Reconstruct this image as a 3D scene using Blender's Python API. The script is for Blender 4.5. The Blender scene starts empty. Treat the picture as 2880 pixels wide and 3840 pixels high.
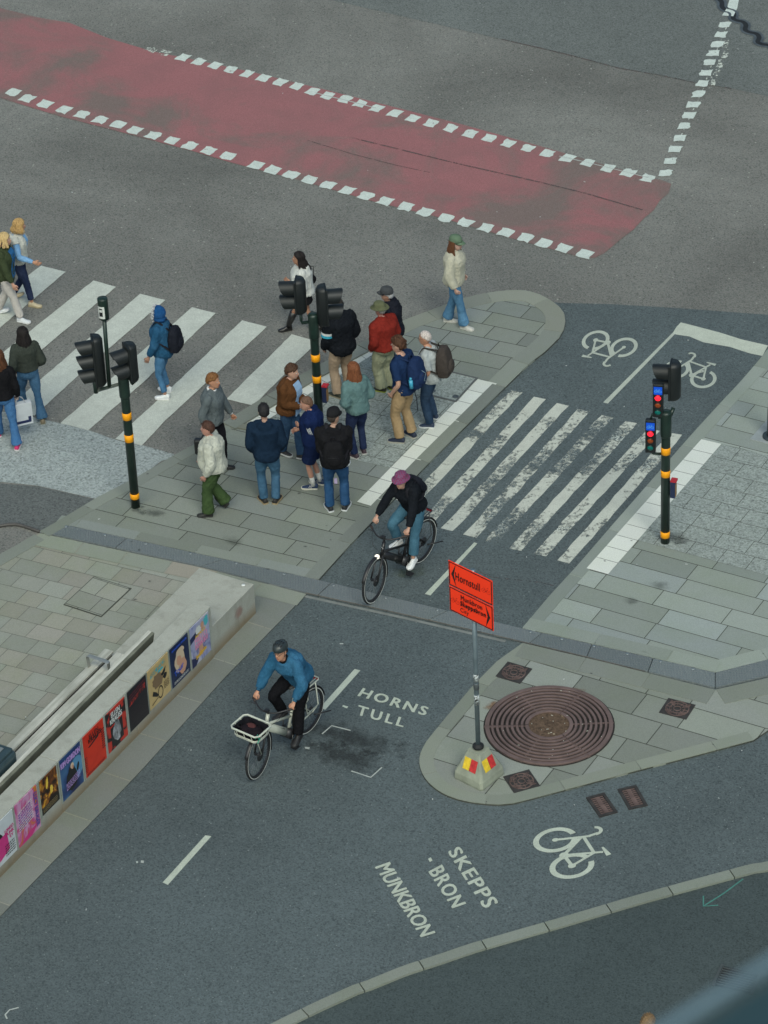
import bpy, bmesh, math, random
from mathutils import Vector, Matrix, noise, Euler
random.seed(7)
R = math.radians
PI = math.pi
scene = bpy.context.scene
col = scene.collection

# ------------------------------------------------------------------ camera, sky, sun, exposure
CAM_H = 29.0
cam_data = bpy.data.cameras.new('camera')
cam = bpy.data.objects.new('camera', cam_data)
col.objects.link(cam)
cam_data.sensor_fit = 'HORIZONTAL'
cam_data.sensor_width = 36.0
cam_data.lens = 36.0 * 13000 / 2880
cam_data.clip_start = 0.1
cam_data.clip_end = 3000
rot = Matrix([[0.9988231, 0.0485011, -0.0], [-0.0274713, 0.5657396, -0.8241262], [-0.039971, 0.8231563, 0.5664062]]).to_4x4()
cam.matrix_world = Matrix.Translation((0, 0, CAM_H)) @ rot
cam_data.dof.use_dof = True
cam_data.dof.focus_distance = 50.0
cam_data.dof.aperture_fstop = 8.5
scene.camera = cam

world = bpy.data.worlds.new('World')
scene.world = world
world.use_nodes = True
wn = world.node_tree
wn.nodes.clear()
out = wn.nodes.new('ShaderNodeOutputWorld')
bg = wn.nodes.new('ShaderNodeBackground')
sky = wn.nodes.new('ShaderNodeTexSky')
sky.sky_type = 'NISHITA'
sky.sun_disc = False
sky.sun_elevation = R(48)
sky.sun_rotation = R(200)
sky.air_density = 1.0
sky.dust_density = 4.0
sky.ozone_density = 1.0
bg.inputs['Strength'].default_value = 0.12
tint = wn.nodes.new('ShaderNodeMix'); tint.data_type = 'RGBA'; tint.blend_type = 'MULTIPLY'
tint.inputs[0].default_value = 1.0; tint.inputs[7].default_value = (0.89, 1.01, 0.97, 1)
wn.links.new(sky.outputs[0], tint.inputs[6])
wn.links.new(tint.outputs[2], bg.inputs[0])
wn.links.new(bg.outputs[0], out.inputs[0])

sun_data = bpy.data.lights.new('sun', 'SUN')
sun_data.energy = 1.25
sun_data.angle = R(20)
sun_data.color = (0.96, 0.97, 0.87)
sun = bpy.data.objects.new('sun', sun_data)
sun.rotation_euler = (R(42), 0, R(200 - 180 + 0))
col.objects.link(sun)
scene.view_settings.view_transform = 'Standard'
scene.view_settings.look = 'None'
scene.view_settings.exposure = 0.17
scene.view_settings.gamma = 1.0

# ------------------------------------------------------------------ helpers
def link(o, parent=None):
    col.objects.link(o)
    if parent is not None:
        o.parent = parent
    return o

def tag(o, label=None, cat=None, group=None, kind=None):
    if label: o['label'] = label
    if cat: o['category'] = cat
    if group: o['group'] = group
    if kind: o['kind'] = kind
    return o

def empty(name, loc=(0, 0, 0), rz=0, label=None, cat=None, group=None):
    o = bpy.data.objects.new(name, None)
    o.empty_display_size = 0.1
    o.location = loc
    o.rotation_euler = (0, 0, rz)
    link(o)
    return tag(o, label, cat, group)

def copy_tree(o, parent=None):
    c = o.copy()
    col.objects.link(c)
    c.parent = parent
    for ch in o.children:
        copy_tree(ch, c)
    return c

class MB:
    """collects shapes into one mesh"""
    def __init__(s):
        s.v = []; s.f = []; s.m = []; s.sm = []
    def add(s, vs, fs, mat=0, smooth=False):
        b = len(s.v)
        s.v.extend([tuple(v) for v in vs])
        for f in fs:
            s.f.append([i + b for i in f]); s.m.append(mat); s.sm.append(smooth)
    def box(s, c, size, rz=0, mat=0, M=None):
        hx, hy, hz = size[0] / 2, size[1] / 2, size[2] / 2
        Rm = M if M is not None else Matrix.Rotation(rz, 3, 'Z')
        vs = [Vector(c) + Rm @ Vector((x * hx, y * hy, z * hz)) for x in (-1, 1) for y in (-1, 1) for z in (-1, 1)]
        s.add(vs, [(0, 1, 3, 2), (4, 6, 7, 5), (0, 4, 5, 1), (2, 3, 7, 6), (0, 2, 6, 4), (1, 5, 7, 3)], mat)
    def prism(s, poly, z0, z1, mat=0, side=True):
        n = len(poly)
        top = [(p[0], p[1], z1) for p in poly]
        if not side:
            s.add(top, [list(range(n))], mat); return
        bot = [(p[0], p[1], z0) for p in poly]
        s.add(top + bot, [list(range(n)), list(range(2 * n - 1, n - 1, -1))] + [(i, i + n, (i + 1) % n + n, (i + 1) % n) for i in range(n)], mat)
    def tube(s, path, rad, n=12, ref=None, mat=0, caps=True, smooth=True, closed=False):
        path = [Vector(p) for p in path]
        k = len(path)
        if not isinstance(rad, (list, tuple)): rad = [rad] * k
        rad = [(r, r) if not isinstance(r, (tuple, list)) else r for r in rad]
        vs = []; prev = None
        for i, p in enumerate(path):
            if closed:
                t = path[(i + 1) % k] - path[i - 1]
            else:
                t = path[min(i + 1, k - 1)] - path[max(i - 1, 0)]
            if t.length < 1e-9: t = Vector((0, 0, 1))
            t.normalize()
            r = Vector(ref) if ref is not None else (prev if prev is not None else (Vector((1, 0, 0)) if abs(t.x) < .8 else Vector((0, 1, 0))))
            sd = r - t * r.dot(t)
            if sd.length < 1e-6: sd = t.orthogonal()
            sd.normalize(); prev = sd
            fw = t.cross(sd)
            for j in range(n):
                a = 2 * PI * j / n
                vs.append(p + sd * (math.cos(a) * rad[i][0]) + fw * (math.sin(a) * rad[i][1]))
        fs = []
        rng = k if closed else k - 1
        for i in range(rng):
            i2 = (i + 1) % k
            for j in range(n):
                j2 = (j + 1) % n
                fs.append((i * n + j, i * n + j2, i2 * n + j2, i2 * n + j))
        if caps and not closed:
            fs.append(list(range(n - 1, -1, -1))); fs.append([(k - 1) * n + j for j in range(n)])
        s.add(vs, fs, mat, smooth)
    def ell(s, c, r, M=None, nu=16, nv=10, mat=0):
        c = Vector(c); M = M if M is not None else Matrix.Identity(3)
        vs = [c + M @ Vector((0, 0, -r[2]))]
        for i in range(1, nv):
            ph = -PI / 2 + PI * i / nv
            for j in range(nu):
                th = 2 * PI * j / nu
                vs.append(c + M @ Vector((r[0] * math.cos(ph) * math.cos(th), r[1] * math.cos(ph) * math.sin(th), r[2] * math.sin(ph))))
        vs.append(c + M @ Vector((0, 0, r[2])))
        fs = [(0, 1 + (j + 1) % nu, 1 + j) for j in range(nu)]
        for i in range(nv - 2):
            for j in range(nu):
                a = 1 + i * nu + j; b = 1 + i * nu + (j + 1) % nu
                fs.append((a, b, b + nu, a + nu))
        L = len(vs) - 1; o = 1 + (nv - 2) * nu
        fs += [(o + j, o + (j + 1) % nu, L) for j in range(nu)]
        s.add(vs, fs, mat, True)
    def lathe(s, prof, c=(0, 0, 0), n=32, mat=0, smooth=True, M=None, close=False):
        M = M if M is not None else Matrix.Identity(3)
        c = Vector(c); vs = []
        for r, z in prof:
            for j in range(n):
                a = 2 * PI * j / n
                vs.append(c + M @ Vector((r * math.cos(a), r * math.sin(a), z)))
        k = len(prof); fs = []
        for i in range(k if close else k - 1):
            i2 = (i + 1) % k
            for j in range(n):
                j2 = (j + 1) % n
                fs.append((i * n + j, i * n + j2, i2 * n + j2, i2 * n + j))
        if not close:
            if prof[0][0] > 1e-5: fs.append(list(range(n - 1, -1, -1)))
            if prof[-1][0] > 1e-5: fs.append([(k - 1) * n + j for j in range(n)])
        s.add(vs, fs, mat, smooth)
    def mesh(s, name):
        me = bpy.data.meshes.new(name)
        me.from_pydata(s.v, [], s.f)
        for p, m, sm in zip(me.polygons, s.m, s.sm):
            p.material_index = m; p.use_smooth = sm
        bm = bmesh.new(); bm.from_mesh(me)
        big = [f for f in bm.faces if len(f.verts) > 4]
        if big: bmesh.ops.triangulate(bm, faces=big)
        bm.to_mesh(me); bm.free()
        return me
    def build(s, name, mats, parent=None, bevel=0, fix=True):
        me = s.mesh(name)
        if fix:
            bm = bmesh.new(); bm.from_mesh(me)
            bmesh.ops.recalc_face_normals(bm, faces=bm.faces[:])
            bm.to_mesh(me); bm.free()
        if not isinstance(mats, (list, tuple)): mats = [mats]
        for m in mats: me.materials.append(m)
        o = bpy.data.objects.new(name, me)
        link(o, parent)
        if bevel:
            md = o.modifiers.new('bevel', 'BEVEL'); md.width = bevel; md.segments = 2; md.limit_method = 'ANGLE'; md.angle_limit = R(40)
        return o

def skin_build(mb, name, mats, parent, voxel=0.014, smooth=3, wr=None, post=None, sfac=.6):
    """voxel-union a set of closed lofts into one continuous surface, smooth it, add folds"""
    me = mb.mesh(name)
    tmp = bpy.data.objects.new(name, me); col.objects.link(tmp)
    md = tmp.modifiers.new('r', 'REMESH'); md.mode = 'VOXEL'; md.voxel_size = voxel; md.use_smooth_shade = True
    if smooth:
        sm = tmp.modifiers.new('s', 'SMOOTH'); sm.iterations = smooth; sm.factor = sfac
    dg = bpy.context.evaluated_depsgraph_get()
    new = bpy.data.meshes.new_from_object(tmp.evaluated_get(dg))
    bpy.data.objects.remove(tmp); bpy.data.meshes.remove(me)
    if wr:
        amp, fr, seed = wr
        off = Vector((seed * 3.7, seed * 1.3, seed * 7.1))
        co = [(v.co.copy(), v.normal.copy()) for v in new.vertices]
        for v, (c, nn) in zip(new.vertices, co):
            p = Vector((c.x * fr * 1.5, c.y * fr * 1.5, (c.z + .35 * (c.x + c.y)) * fr * 1.1)) + off
            w = noise.noise(p + 1.2 * noise.noise_vector(p * .6))
            w2 = noise.noise(Vector((c.x * 34, c.y * 34, c.z * 20)) + off)
            v.co = c + nn * (amp * .85 * (.35 - min(1, abs(w) * 3.0)) + amp * .4 * w2)
    for p in new.polygons: p.use_smooth = True
    new.name = name
    if not isinstance(mats, (list, tuple)): mats = [mats]
    for m in mats: new.materials.append(m)
    if post:
        for p in new.polygons: p.material_index = post(p.center)
    o = bpy.data.objects.new(name, new)
    return link(o, parent)

# ------------------------------------------------------------------ materials
MATS = {}
def nt(name):
    m = bpy.data.materials.new(name); m.use_nodes = True
    t = m.node_tree
    return m, t, t.nodes['Principled BSDF']
def node(t, typ, **kw):
    n = t.nodes.new(typ)
    for k, v in kw.items():
        if k.startswith('i_'):
            n.inputs[int(k[2:]) if k[2:].isdigit() else k[2:]].default_value = v
        else: setattr(n, k, v)
    return n
def coords(t, obj=False):
    if obj:
        return node(t, 'ShaderNodeTexCoord').outputs['Object']
    return node(t, 'ShaderNodeNewGeometry').outputs['Position']
def noise_tex(t, vec, scale, detail=3, rough=.55, dist=0):
    n = node(t, 'ShaderNodeTexNoise'); n.inputs['Scale'].default_value = scale; n.inputs['Detail'].default_value = detail
    n.inputs['Roughness'].default_value = rough; n.inputs['Distortion'].default_value = dist
    t.links.new(vec, n.inputs['Vector']); return n.outputs['Fac']
def ramp(t, fac, stops, interp='LINEAR'):
    r = node(t, 'ShaderNodeValToRGB'); r.color_ramp.interpolation = interp
    el = r.color_ramp.elements
    while len(el) < len(stops): el.new(.5)
    for e, (p, c) in zip(el, stops):
        e.position = p; e.color = (c, c, c, 1) if isinstance(c, (int, float)) else (*c, 1)
    t.links.new(fac, r.inputs[0]); return r.outputs[0]
def mix(t, fac, a, b, typ='MIX'):
    n = node(t, 'ShaderNodeMix', data_type='RGBA', blend_type=typ)
    for k, v in ((0, fac), (6, a), (7, b)):
        if isinstance(v, bpy.types.NodeSocket): t.links.new(v, n.inputs[k])
        elif isinstance(v, (int, float)): n.inputs[k].default_value = v if k == 0 else (v, v, v, 1)
        else: n.inputs[k].default_value = (*v, 1)
    return n.outputs[2]
def math_(t, op, a, b=0.0, clamp=False):
    n = node(t, 'ShaderNodeMath', operation=op, use_clamp=clamp)
    for i, v in enumerate((a, b)):
        if isinstance(v, (int, float)): n.inputs[i].default_value = v
        else: t.links.new(v, n.inputs[i])
    return n.outputs[0]
def bump(t, bs, h, strength=.3, dist=.01):
    b = node(t, 'ShaderNodeBump'); b.inputs['Strength'].default_value = strength; b.inputs['Distance'].default_value = dist
    t.links.new(h, b.inputs['Height']); t.links.new(b.outputs[0], bs.inputs['Normal'])

def plain(name, c, rough=.6, var=.12, scale=14, metal=0, bmp=.15, obj=True, spec=.5):
    if name in MATS: return MATS[name]
    m, t, bs = nt(name)
    v = coords(t, obj)
    f = noise_tex(t, v, scale, 4)
    cc = mix(t, ramp(t, f, [(.3, 0.0), (.7, 1.0)]), tuple(x * (1 - var) for x in c), tuple(min(1, x * (1 + var)) for x in c))
    t.links.new(cc, bs.inputs['Base Color'])
    bs.inputs['Roughness'].default_value = rough; bs.inputs['Metallic'].default_value = metal
    bs.inputs['Specular IOR Level'].default_value = spec
    if bmp: bump(t, bs, noise_tex(t, v, scale * 6, 2), bmp, .004)
    MATS[name] = m; return m

def fabric(c, rough=.9, kind='plain', var=.14):
    key = 'cloth_%s_%02x%02x%02x' % (kind, *[int(min(1, max(0, x)) * 255) for x in c]) + str(int(c[0] * 1000) + int(c[2] * 100))
    if key in MATS: return MATS[key]
    m, t, bs = nt(kind + '_cloth')
    v = coords(t, True)
    f = noise_tex(t, v, 6, 4, .6, .6)
    f2 = noise_tex(t, v, 160 if kind != 'denim' else 90, 2)
    base = mix(t, ramp(t, f, [(.3, 0.0), (.72, 1.0)]), tuple(x * (1 - var) for x in c), tuple(min(1, x * (1 + var) + .001) for x in c))
    if kind == 'denim':
        wear = noise_tex(t, v, 3.2, 3, .6, .4)
        base = mix(t, ramp(t, wear, [(.42, 0.0), (.75, .55)]), base, tuple(min(1, x * 1.7 + .03) for x in c))
    base = mix(t, ramp(t, f2, [(.35, 0.0), (.65, .35 if kind in ('denim', 'knit') else .18)]), base, tuple(x * .55 for x in c))
    t.links.new(base, bs.inputs['Base Color'])
    bs.inputs['Roughness'].default_value = rough
    bs.inputs['Specular IOR Level'].default_value = .08
    mp = node(t, 'ShaderNodeMapping'); mp.inputs['Scale'].default_value = (1, 1, .6); mp.inputs['Rotation'].default_value = (.3, .4, 0); t.links.new(v, mp.inputs[0])
    fold = noise_tex(t, mp.outputs[0], 16, 3, .55, 1.2)
    ridge = math_(t, 'ABSOLUTE', math_(t, 'SUBTRACT', fold, .5))
    hgt = math_(t, 'ADD', math_(t, 'MULTIPLY', ridge, 1.6), math_(t, 'MULTIPLY', noise_tex(t, v, 60, 3), .25 if kind != 'knit' else .6))
    bump(t, bs, hgt, .7, .022)
    MATS[key] = m; return m

def asphalt(name, lo, hi, grain=70, fleck=.0, fleckc=(.4, .42, .4), patch=.25, tintc=None, bs_=.35):
    """aggregate surface: fine stones, pale flecks, broad worn patches"""
    m, t, bs = nt(name)
    v = coords(t)
    g0 = noise_tex(t, v, grain, 3, .7); g1 = noise_tex(t, v, grain * .42, 2, .7)
    g = math_(t, 'ADD', math_(t, 'MULTIPLY', g0, .5), math_(t, 'MULTIPLY', g1, .5))
    vor = node(t, 'ShaderNodeTexVoronoi'); vor.inputs['Scale'].default_value = grain * .55; t.links.new(v, vor.inputs['Vector'])
    vs = node(t, 'ShaderNodeSeparateColor'); t.links.new(vor.outputs['Color'], vs.inputs[0])
    c = mix(t, ramp(t, g, [(.36, 0.0), (.64, 1.0)]), lo, hi)
    c = mix(t, ramp(t, vs.outputs[0], [(.0, 0.0), (1.0, .5)]), c, tintc or tuple(x * 1.25 for x in hi))
    c = mix(t, ramp(t, vs.outputs[1], [(.75, 0.0), (1.0, .5)]), c, tuple(x * .45 for x in lo))
    big = noise_tex(t, v, .22, 5, .6, .5)
    c = mix(t, ramp(t, big, [(.3, 0.0), (.7, 1.0)]), mix(t, 1.0, c, tuple([1 - patch] * 3), 'MULTIPLY'), mix(t, 1.0, c, tuple([1 + patch * .5] * 3), 'MULTIPLY'))
    mid = noise_tex(t, v, 2.3, 4, .65)
    c = mix(t, ramp(t, mid, [(.4, 0.0), (.8, .35)]), c, mix(t, 1.0, c, (.72, .74, .72), 'MULTIPLY'))
    if fleck:
        v2 = node(t, 'ShaderNodeTexVoronoi'); v2.inputs['Scale'].default_value = 17; t.links.new(v, v2.inputs['Vector'])
        s2 = node(t, 'ShaderNodeSeparateColor'); t.links.new(v2.outputs['Color'], s2.inputs[0])
        near = ramp(t, v2.outputs['Distance'], [(.18, 1.0), (.3, 0.0)])
        pick = ramp(t, s2.outputs[2], [(1 - fleck, 0.0), (1 - fleck + .02, 1.0)])
        c = mix(t, math_(t, 'MULTIPLY', near, pick), c, fleckc)
    t.links.new(c, bs.inputs['Base Color'])
    bs.inputs['Roughness'].default_value = .85
    bs.inputs['Specular IOR Level'].default_value = .35
    bump(t, bs, g, bs_, .012)
    return m

def paint(name, c, wear=.35, soft=.06, scale=3.0, fine=22, keep=None):
    """road paint worn away in noisy patches down to what lies under it"""
    m, t, bs = nt(name)
    v = coords(t)
    f = noise_tex(t, v, scale, 5, .7, .3); g = noise_tex(t, v, fine, 3, .7)
    h = math_(t, 'ADD', math_(t, 'MULTIPLY', f, .7), math_(t, 'MULTIPLY', g, .3))
    a = ramp(t, h, [(max(0, wear - soft), 0.0), (wear + soft, 1.0)])
    dirt = noise_tex(t, v, 5, 4, .7)
    cc = mix(t, ramp(t, dirt, [(.35, 0.0), (.8, .6)]), c, tuple(x * .62 for x in c))
    cc = mix(t, ramp(t, noise_tex(t, v, 55, 3, .7), [(.38, 0.0), (.66, .55)]), cc, tuple(x * .5 for x in c))
    t.links.new(cc, bs.inputs['Base Color']); t.links.new(a, bs.inputs['Alpha'])
    bs.inputs['Roughness'].default_value = .7
    bump(t, bs, g, .2, .004)
    return m

def stone(name, c, joint=False, spot=.5, moss=(.16, .18, .12)):
    """slab stone, each slab tinted by its own colour attribute"""
    m, t, bs = nt(name)
    v = coords(t)
    at = node(t, 'ShaderNodeAttribute', attribute_name='tint')
    g = noise_tex(t, v, 90, 3, .7); b = noise_tex(t, v, 1.1, 5, .65, .4)
    cc = mix(t, 1.0, c, at.outputs['Color'], 'MULTIPLY')
    cc = mix(t, ramp(t, g, [(.3, 0.0), (.75, 1.0)]), mix(t, 1.0, cc, (.8, .8, .8), 'MULTIPLY'), mix(t, 1.0, cc, (1.16, 1.16, 1.16), 'MULTIPLY'))
    cc = mix(t, ramp(t, b, [(.42, 0.0), (.8, spot)]), cc, mix(t, 1.0, cc, tuple(x / max(moss) * .85 for x in moss), 'MULTIPLY'))
    st = noise_tex(t, v, 5.5, 4, .75, 1.0)
    cc = mix(t, ramp(t, st, [(.66, 0.0), (.78, .45)]), cc, mix(t, 1.0, cc, (.5, .52, .5), 'MULTIPLY'))
    t.links.new(cc, bs.inputs['Base Color'])
    bs.inputs['Roughness'].default_value = .8; bs.inputs['Specular IOR Level'].default_value = .35
    bump(t, bs, g, .25, .005)
    return m

# ------------------------------------------------------------------ ground
Z_PAVE = 0.04
Z_PATH = 0.012
WHITE = (.66, .7, .62)

ZJ = [0]
def sheet(name, poly, z, mat, parent=None, kind='structure', thick=0):
    mb = MB(); mb.prism(poly, z - thick, z, side=thick > 0)
    o = mb.build(name, mat, parent)
    if not thick:
        me = o.data
        if me.polygons and me.polygons[0].normal.z < 0: me.flip_normals()
    if parent is None and kind: o['kind'] = kind
    return o

def clip_poly(sub, quad):
    area = sum(quad[i][0] * quad[(i + 1) % len(quad)][1] - quad[(i + 1) % len(quad)][0] * quad[i][1] for i in range(len(quad)))
    if area < 0: quad = quad[::-1]
    outp = list(sub)
    for i in range(len(quad)):
        a, b = quad[i], quad[(i + 1) % len(quad)]
        inp, outp = outp, []
        def side(p): return (b[0] - a[0]) * (p[1] - a[1]) - (b[1] - a[1]) * (p[0] - a[0])
        for j in range(len(inp)):
            p, q = inp[j], inp[(j + 1) % len(inp)]
            sp, sq = side(p), side(q)
            if sp >= 0: outp.append(p)
            if (sp >= 0) != (sq >= 0):
                k = sp / (sp - sq)
                outp.append((p[0] + (q[0] - p[0]) * k, p[1] + (q[1] - p[1]) * k))
        if not outp: return []
    return outp

class Slabs:
    def __init__(s): s.p = []
    def add(s, poly, z, tint, skirt=0):
        s.p.append((poly, z, tint, skirt))
    def build(s, name, mat, parent=None, kind='structure'):
        bm = bmesh.new(); lay = bm.loops.layers.float_color.new('tint')
        for poly, z, tint, skirt in s.p:
            pts = []
            for p in poly:
                if not pts or (abs(p[0] - pts[-1][0]) + abs(p[1] - pts[-1][1])) > 1e-4: pts.append(p)
            if len(pts) > 2 and abs(pts[0][0] - pts[-1][0]) + abs(pts[0][1] - pts[-1][1]) < 1e-4: pts.pop()
            if len(pts) < 3: continue
            ar = sum(pts[i][0] * pts[(i + 1) % len(pts)][1] - pts[(i + 1) % len(pts)][0] * pts[i][1] for i in range(len(pts)))
            if abs(ar) < 1e-3: continue
            if ar < 0: pts = pts[::-1]
            vs = [bm.verts.new((p[0], p[1], z)) for p in pts]
            fs = [bm.faces.new(vs)]
            if skirt:
                lo = [bm.verts.new((p[0], p[1], z - skirt)) for p in pts]
                for i in range(len(pts)):
                    fs.append(bm.faces.new((vs[i], lo[i], lo[(i + 1) % len(pts)], vs[(i + 1) % len(pts)])))
            for f in fs:
                for l in f.loops: l[lay] = (*tint, 1)
        bmesh.ops.triangulate(bm, faces=[f for f in bm.faces if len(f.verts) > 4])
        me = bpy.data.meshes.new(name); bm.to_mesh(me); bm.free()
        me.materials.append(mat)
        o = bpy.data.objects.new(name, me); link(o, parent)
        if kind and parent is None: o['kind'] = kind
        return o

def unit(deg): return (math.cos(R(deg)), math.sin(R(deg)))
def slab_field(acc, region, org, udeg, vdeg, row, lens, gap, z, tints, seed=1, rowvar=0):
    rnd = random.Random(seed)
    u = unit(udeg); v = unit(vdeg); det = u[0] * v[1] - u[1] * v[0]
    def ab(p):
        dx, dy = p[0] - org[0], p[1] - org[1]
        return ((dx * v[1] - dy * v[0]) / det, (dy * u[0] - dx * u[1]) / det)
    A = [ab(p) for p in region]
    a0, a1 = min(p[0] for p in A), max(p[0] for p in A)
    b0, b1 = min(p[1] for p in A), max(p[1] for p in A)
    b = math.floor(b0 / row) * row
    def P(a, b_): return (org[0] + a * u[0] + b_ * v[0], org[1] + a * u[1] + b_ * v[1])
    while b < b1:
        r = row
        a = a0 - rnd.random() * lens[1]
        while a < a1:
            L = rnd.uniform(*lens)
            g = gap / 2
            q = [P(a + g, b + g), P(a + L - g, b + g), P(a + L - g, b + r - g), P(a + g, b + r - g)]
            c = clip_poly(region, q)
            if c:
                t = rnd.choice(tints); k = rnd.uniform(.9, 1.1)
                acc.add(c, z, tuple(x * k for x in t))
            a += L
        b += r

def resample(pl, step):
    out_ = [pl[0]]; seg = []
    for i in range(len(pl) - 1):
        a, b = Vector(pl[i]), Vector(pl[i + 1]); seg.append((a, b, (b - a).length))
    tot = sum(s_[2] for s_ in seg); n = max(1, round(tot / step)); pts = []
    for k in range(n + 1):
        d = tot * k / n
        for a, b, L in seg:
            if d <= L + 1e-9: pts.append(tuple(a + (b - a) * (d / L if L else 0))); break
            d -= L
        else: pts.append(pl[-1])
    return pts
def smooth_line(pl, it=2):
    for _ in range(it):
        q = [pl[0]]
        for a, b in zip(pl[:-1], pl[1:]):
            q.append((a[0] * .75 + b[0] * .25, a[1] * .75 + b[1] * .25)); q.append((a[0] * .25 + b[0] * .75, a[1] * .25 + b[1] * .75))
        q.append(pl[-1]); pl = q
    return pl
def offset_line(pl, d):
    o = []
    for i, p in enumerate(pl):
        a = Vector(pl[max(0, i - 1)]); b = Vector(pl[min(len(pl) - 1, i + 1)]); t = (b - a).normalized()
        o.append((p[0] - t.y * d, p[1] + t.x * d))
    return o
KN = [0]
def kerb(acc, outer, width, z, length, tints, seed=3, gap=.016, skirt=.06, sub=6):
    """row of kerb stones along a polyline, width measured to its left"""
    KN[0] += 1; z = z + .002 + .0013 * (KN[0] % 5)
    rnd = random.Random(seed)
    pl = resample(outer, length / sub); inn = offset_line(pl, width)
    n = len(pl) - 1; i = 0
    while i < n:
        j = min(n, i + sub)
        a = pl[i:j + 1]; b = inn[i:j + 1]
        def sh(l):
            l = list(l); v0 = Vector(l[0]); v1 = Vector(l[1]); l[0] = tuple(v0 + (v1 - v0).normalized() * gap)
            return l
        t = rnd.choice(tints); k = rnd.uniform(.92, 1.08)
        acc.add(sh(a) + sh(b)[::-1], z, tuple(x * k for x in t), skirt)
        i = j

m_road = asphalt('road_asphalt', (.086, .09, .082), (.238, .246, .226), 85, .02, (.36, .36, .32), .32, tintc=(.285, .265, .24), bs_=.5)
m_road_dark = asphalt('road_asphalt_dark', (.068, .078, .074), (.185, .2, .19), 85, .01, (.3, .31, .3), .2, bs_=.45)
m_path = asphalt('cycle_path_asphalt', (.05, .066, .069), (.117, .143, .148), 95, .17, (.27, .3, .29), .22, bs_=.3)
m_low = asphalt('lower_road_asphalt', (.034, .048, .05), (.07, .09, .09), 95, .01, (.14, .16, .15), .22, bs_=.25)
m_patch = asphalt('patch_asphalt', (.06, .07, .07), (.14, .15, .145), 75, .0, (.2, .2, .2), .15, bs_=.4)
m_conc = asphalt('pale_concrete', (.16, .185, .18), (.38, .42, .41), 60, .0, (.3, .3, .3), .2, bs_=.7)
def residue(name, c):
    m, t, bs = nt(name); v = coords(t)
    f = noise_tex(t, v, .9, 3, .6); g = noise_tex(t, v, 34, 3, .75)
    a = math_(t, 'MULTIPLY', ramp(t, g, [(.5, 0.0), (.56, 1.0)]), ramp(t, f, [(.42, .0), (.62, 1.0)]))
    bs.inputs['Base Color'].default_value = (*c, 1); bs.inputs['Roughness'].default_value = .8
    t.links.new(a, bs.inputs['Alpha']); return m
m_white = paint('road_paint_white', WHITE, .24, .03, 3.2, 25)
m_white_new = paint('road_paint_crossing', (.6, .63, .56), .2, .05, 2.0, 40)
m_white_sq = paint('road_paint_square', (.66, .73, .67), .355, .03, 7, 22)
m_white_worn = paint('road_paint_worn', (.6, .62, .54), .475, .035, .75, 15)
m_resid = residue('road_paint_residue', (.6, .65, .6))
m_text = paint('road_paint_lettering', (.55, .6, .5), .3, .05, 8, 60)
m_sym = paint('road_paint_symbol', (.5, .54, .46), .34, .05, 4, 50)
m_slab = stone('slab_stone', (.232, .243, .222), spot=.3)
m_slab_r = stone('slab_stone_pale', (.285, .305, .285), spot=.3)
m_kerb = stone('kerb_stone', (.235, .242, .222), spot=.3)
m_plaza = stone('plaza_paver', (.285, .292, .265), spot=.45)
m_joint = plain('joint_sand', (.06, .065, .054), .95, .3, 9, obj=False)
m_tactile = stone('white_kerb_slab', (.7, .72, .66), spot=.18)

# red coating with worn grey areas
m, t, bs = nt('red_lane_coating')
v = coords(t)
big = noise_tex(t, v, .55, 5, .62, .8)
sx = node(t, 'ShaderNodeSeparateXYZ'); t.links.new(v, sx.inputs[0])
g = noise_tex(t, v, 85, 3, .7)
red = mix(t, ramp(t, g, [(.3, 0.0), (.72, 1.0)]), (.215, .084, .087), (.42, .17, .178))
dk = mix(t, ramp(t, noise_tex(t, v, 1.1, 5, .65, .6), [(.4, 0.0), (.7, .4)]), red, (.2, .105, .105))
gry = mix(t, ramp(t, g, [(.3, 0.0), (.72, 1.0)]), (.088, .08, .07), (.22, .2, .175))
edge = node(t, 'ShaderNodeMapRange'); edge.inputs[1].default_value = 1.2; edge.inputs[2].default_value = 5.0; edge.inputs[3].default_value = -.02; edge.inputs[4].default_value = .12
t.links.new(sx.outputs[0], edge.inputs[0])
edge2 = node(t, 'ShaderNodeMapRange'); edge2.inputs[1].default_value = -2.5; edge2.inputs[2].default_value = -6.5; edge2.inputs[3].default_value = 0; edge2.inputs[4].default_value = .05
t.links.new(sx.outputs[0], edge2.inputs[0])
w = math_(t, 'ADD', math_(t, 'ADD', big, edge.outputs[0]), edge2.outputs[0])
w = math_(t, 'ADD', w, math_(t, 'MULTIPLY', math_(t, 'SUBTRACT', noise_tex(t, v, 40, 3), .5), .12))
fin = mix(t, ramp(t, w, [(.47, 0.08), (.64, .8)]), dk, gry)
t.links.new(fin, bs.inputs['Base Color']); bs.inputs['Roughness'].default_value = .85; bs.inputs['Specular IOR Level'].default_value = .35
bump(t, bs, g, .4, .012)
m_red = m

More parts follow.
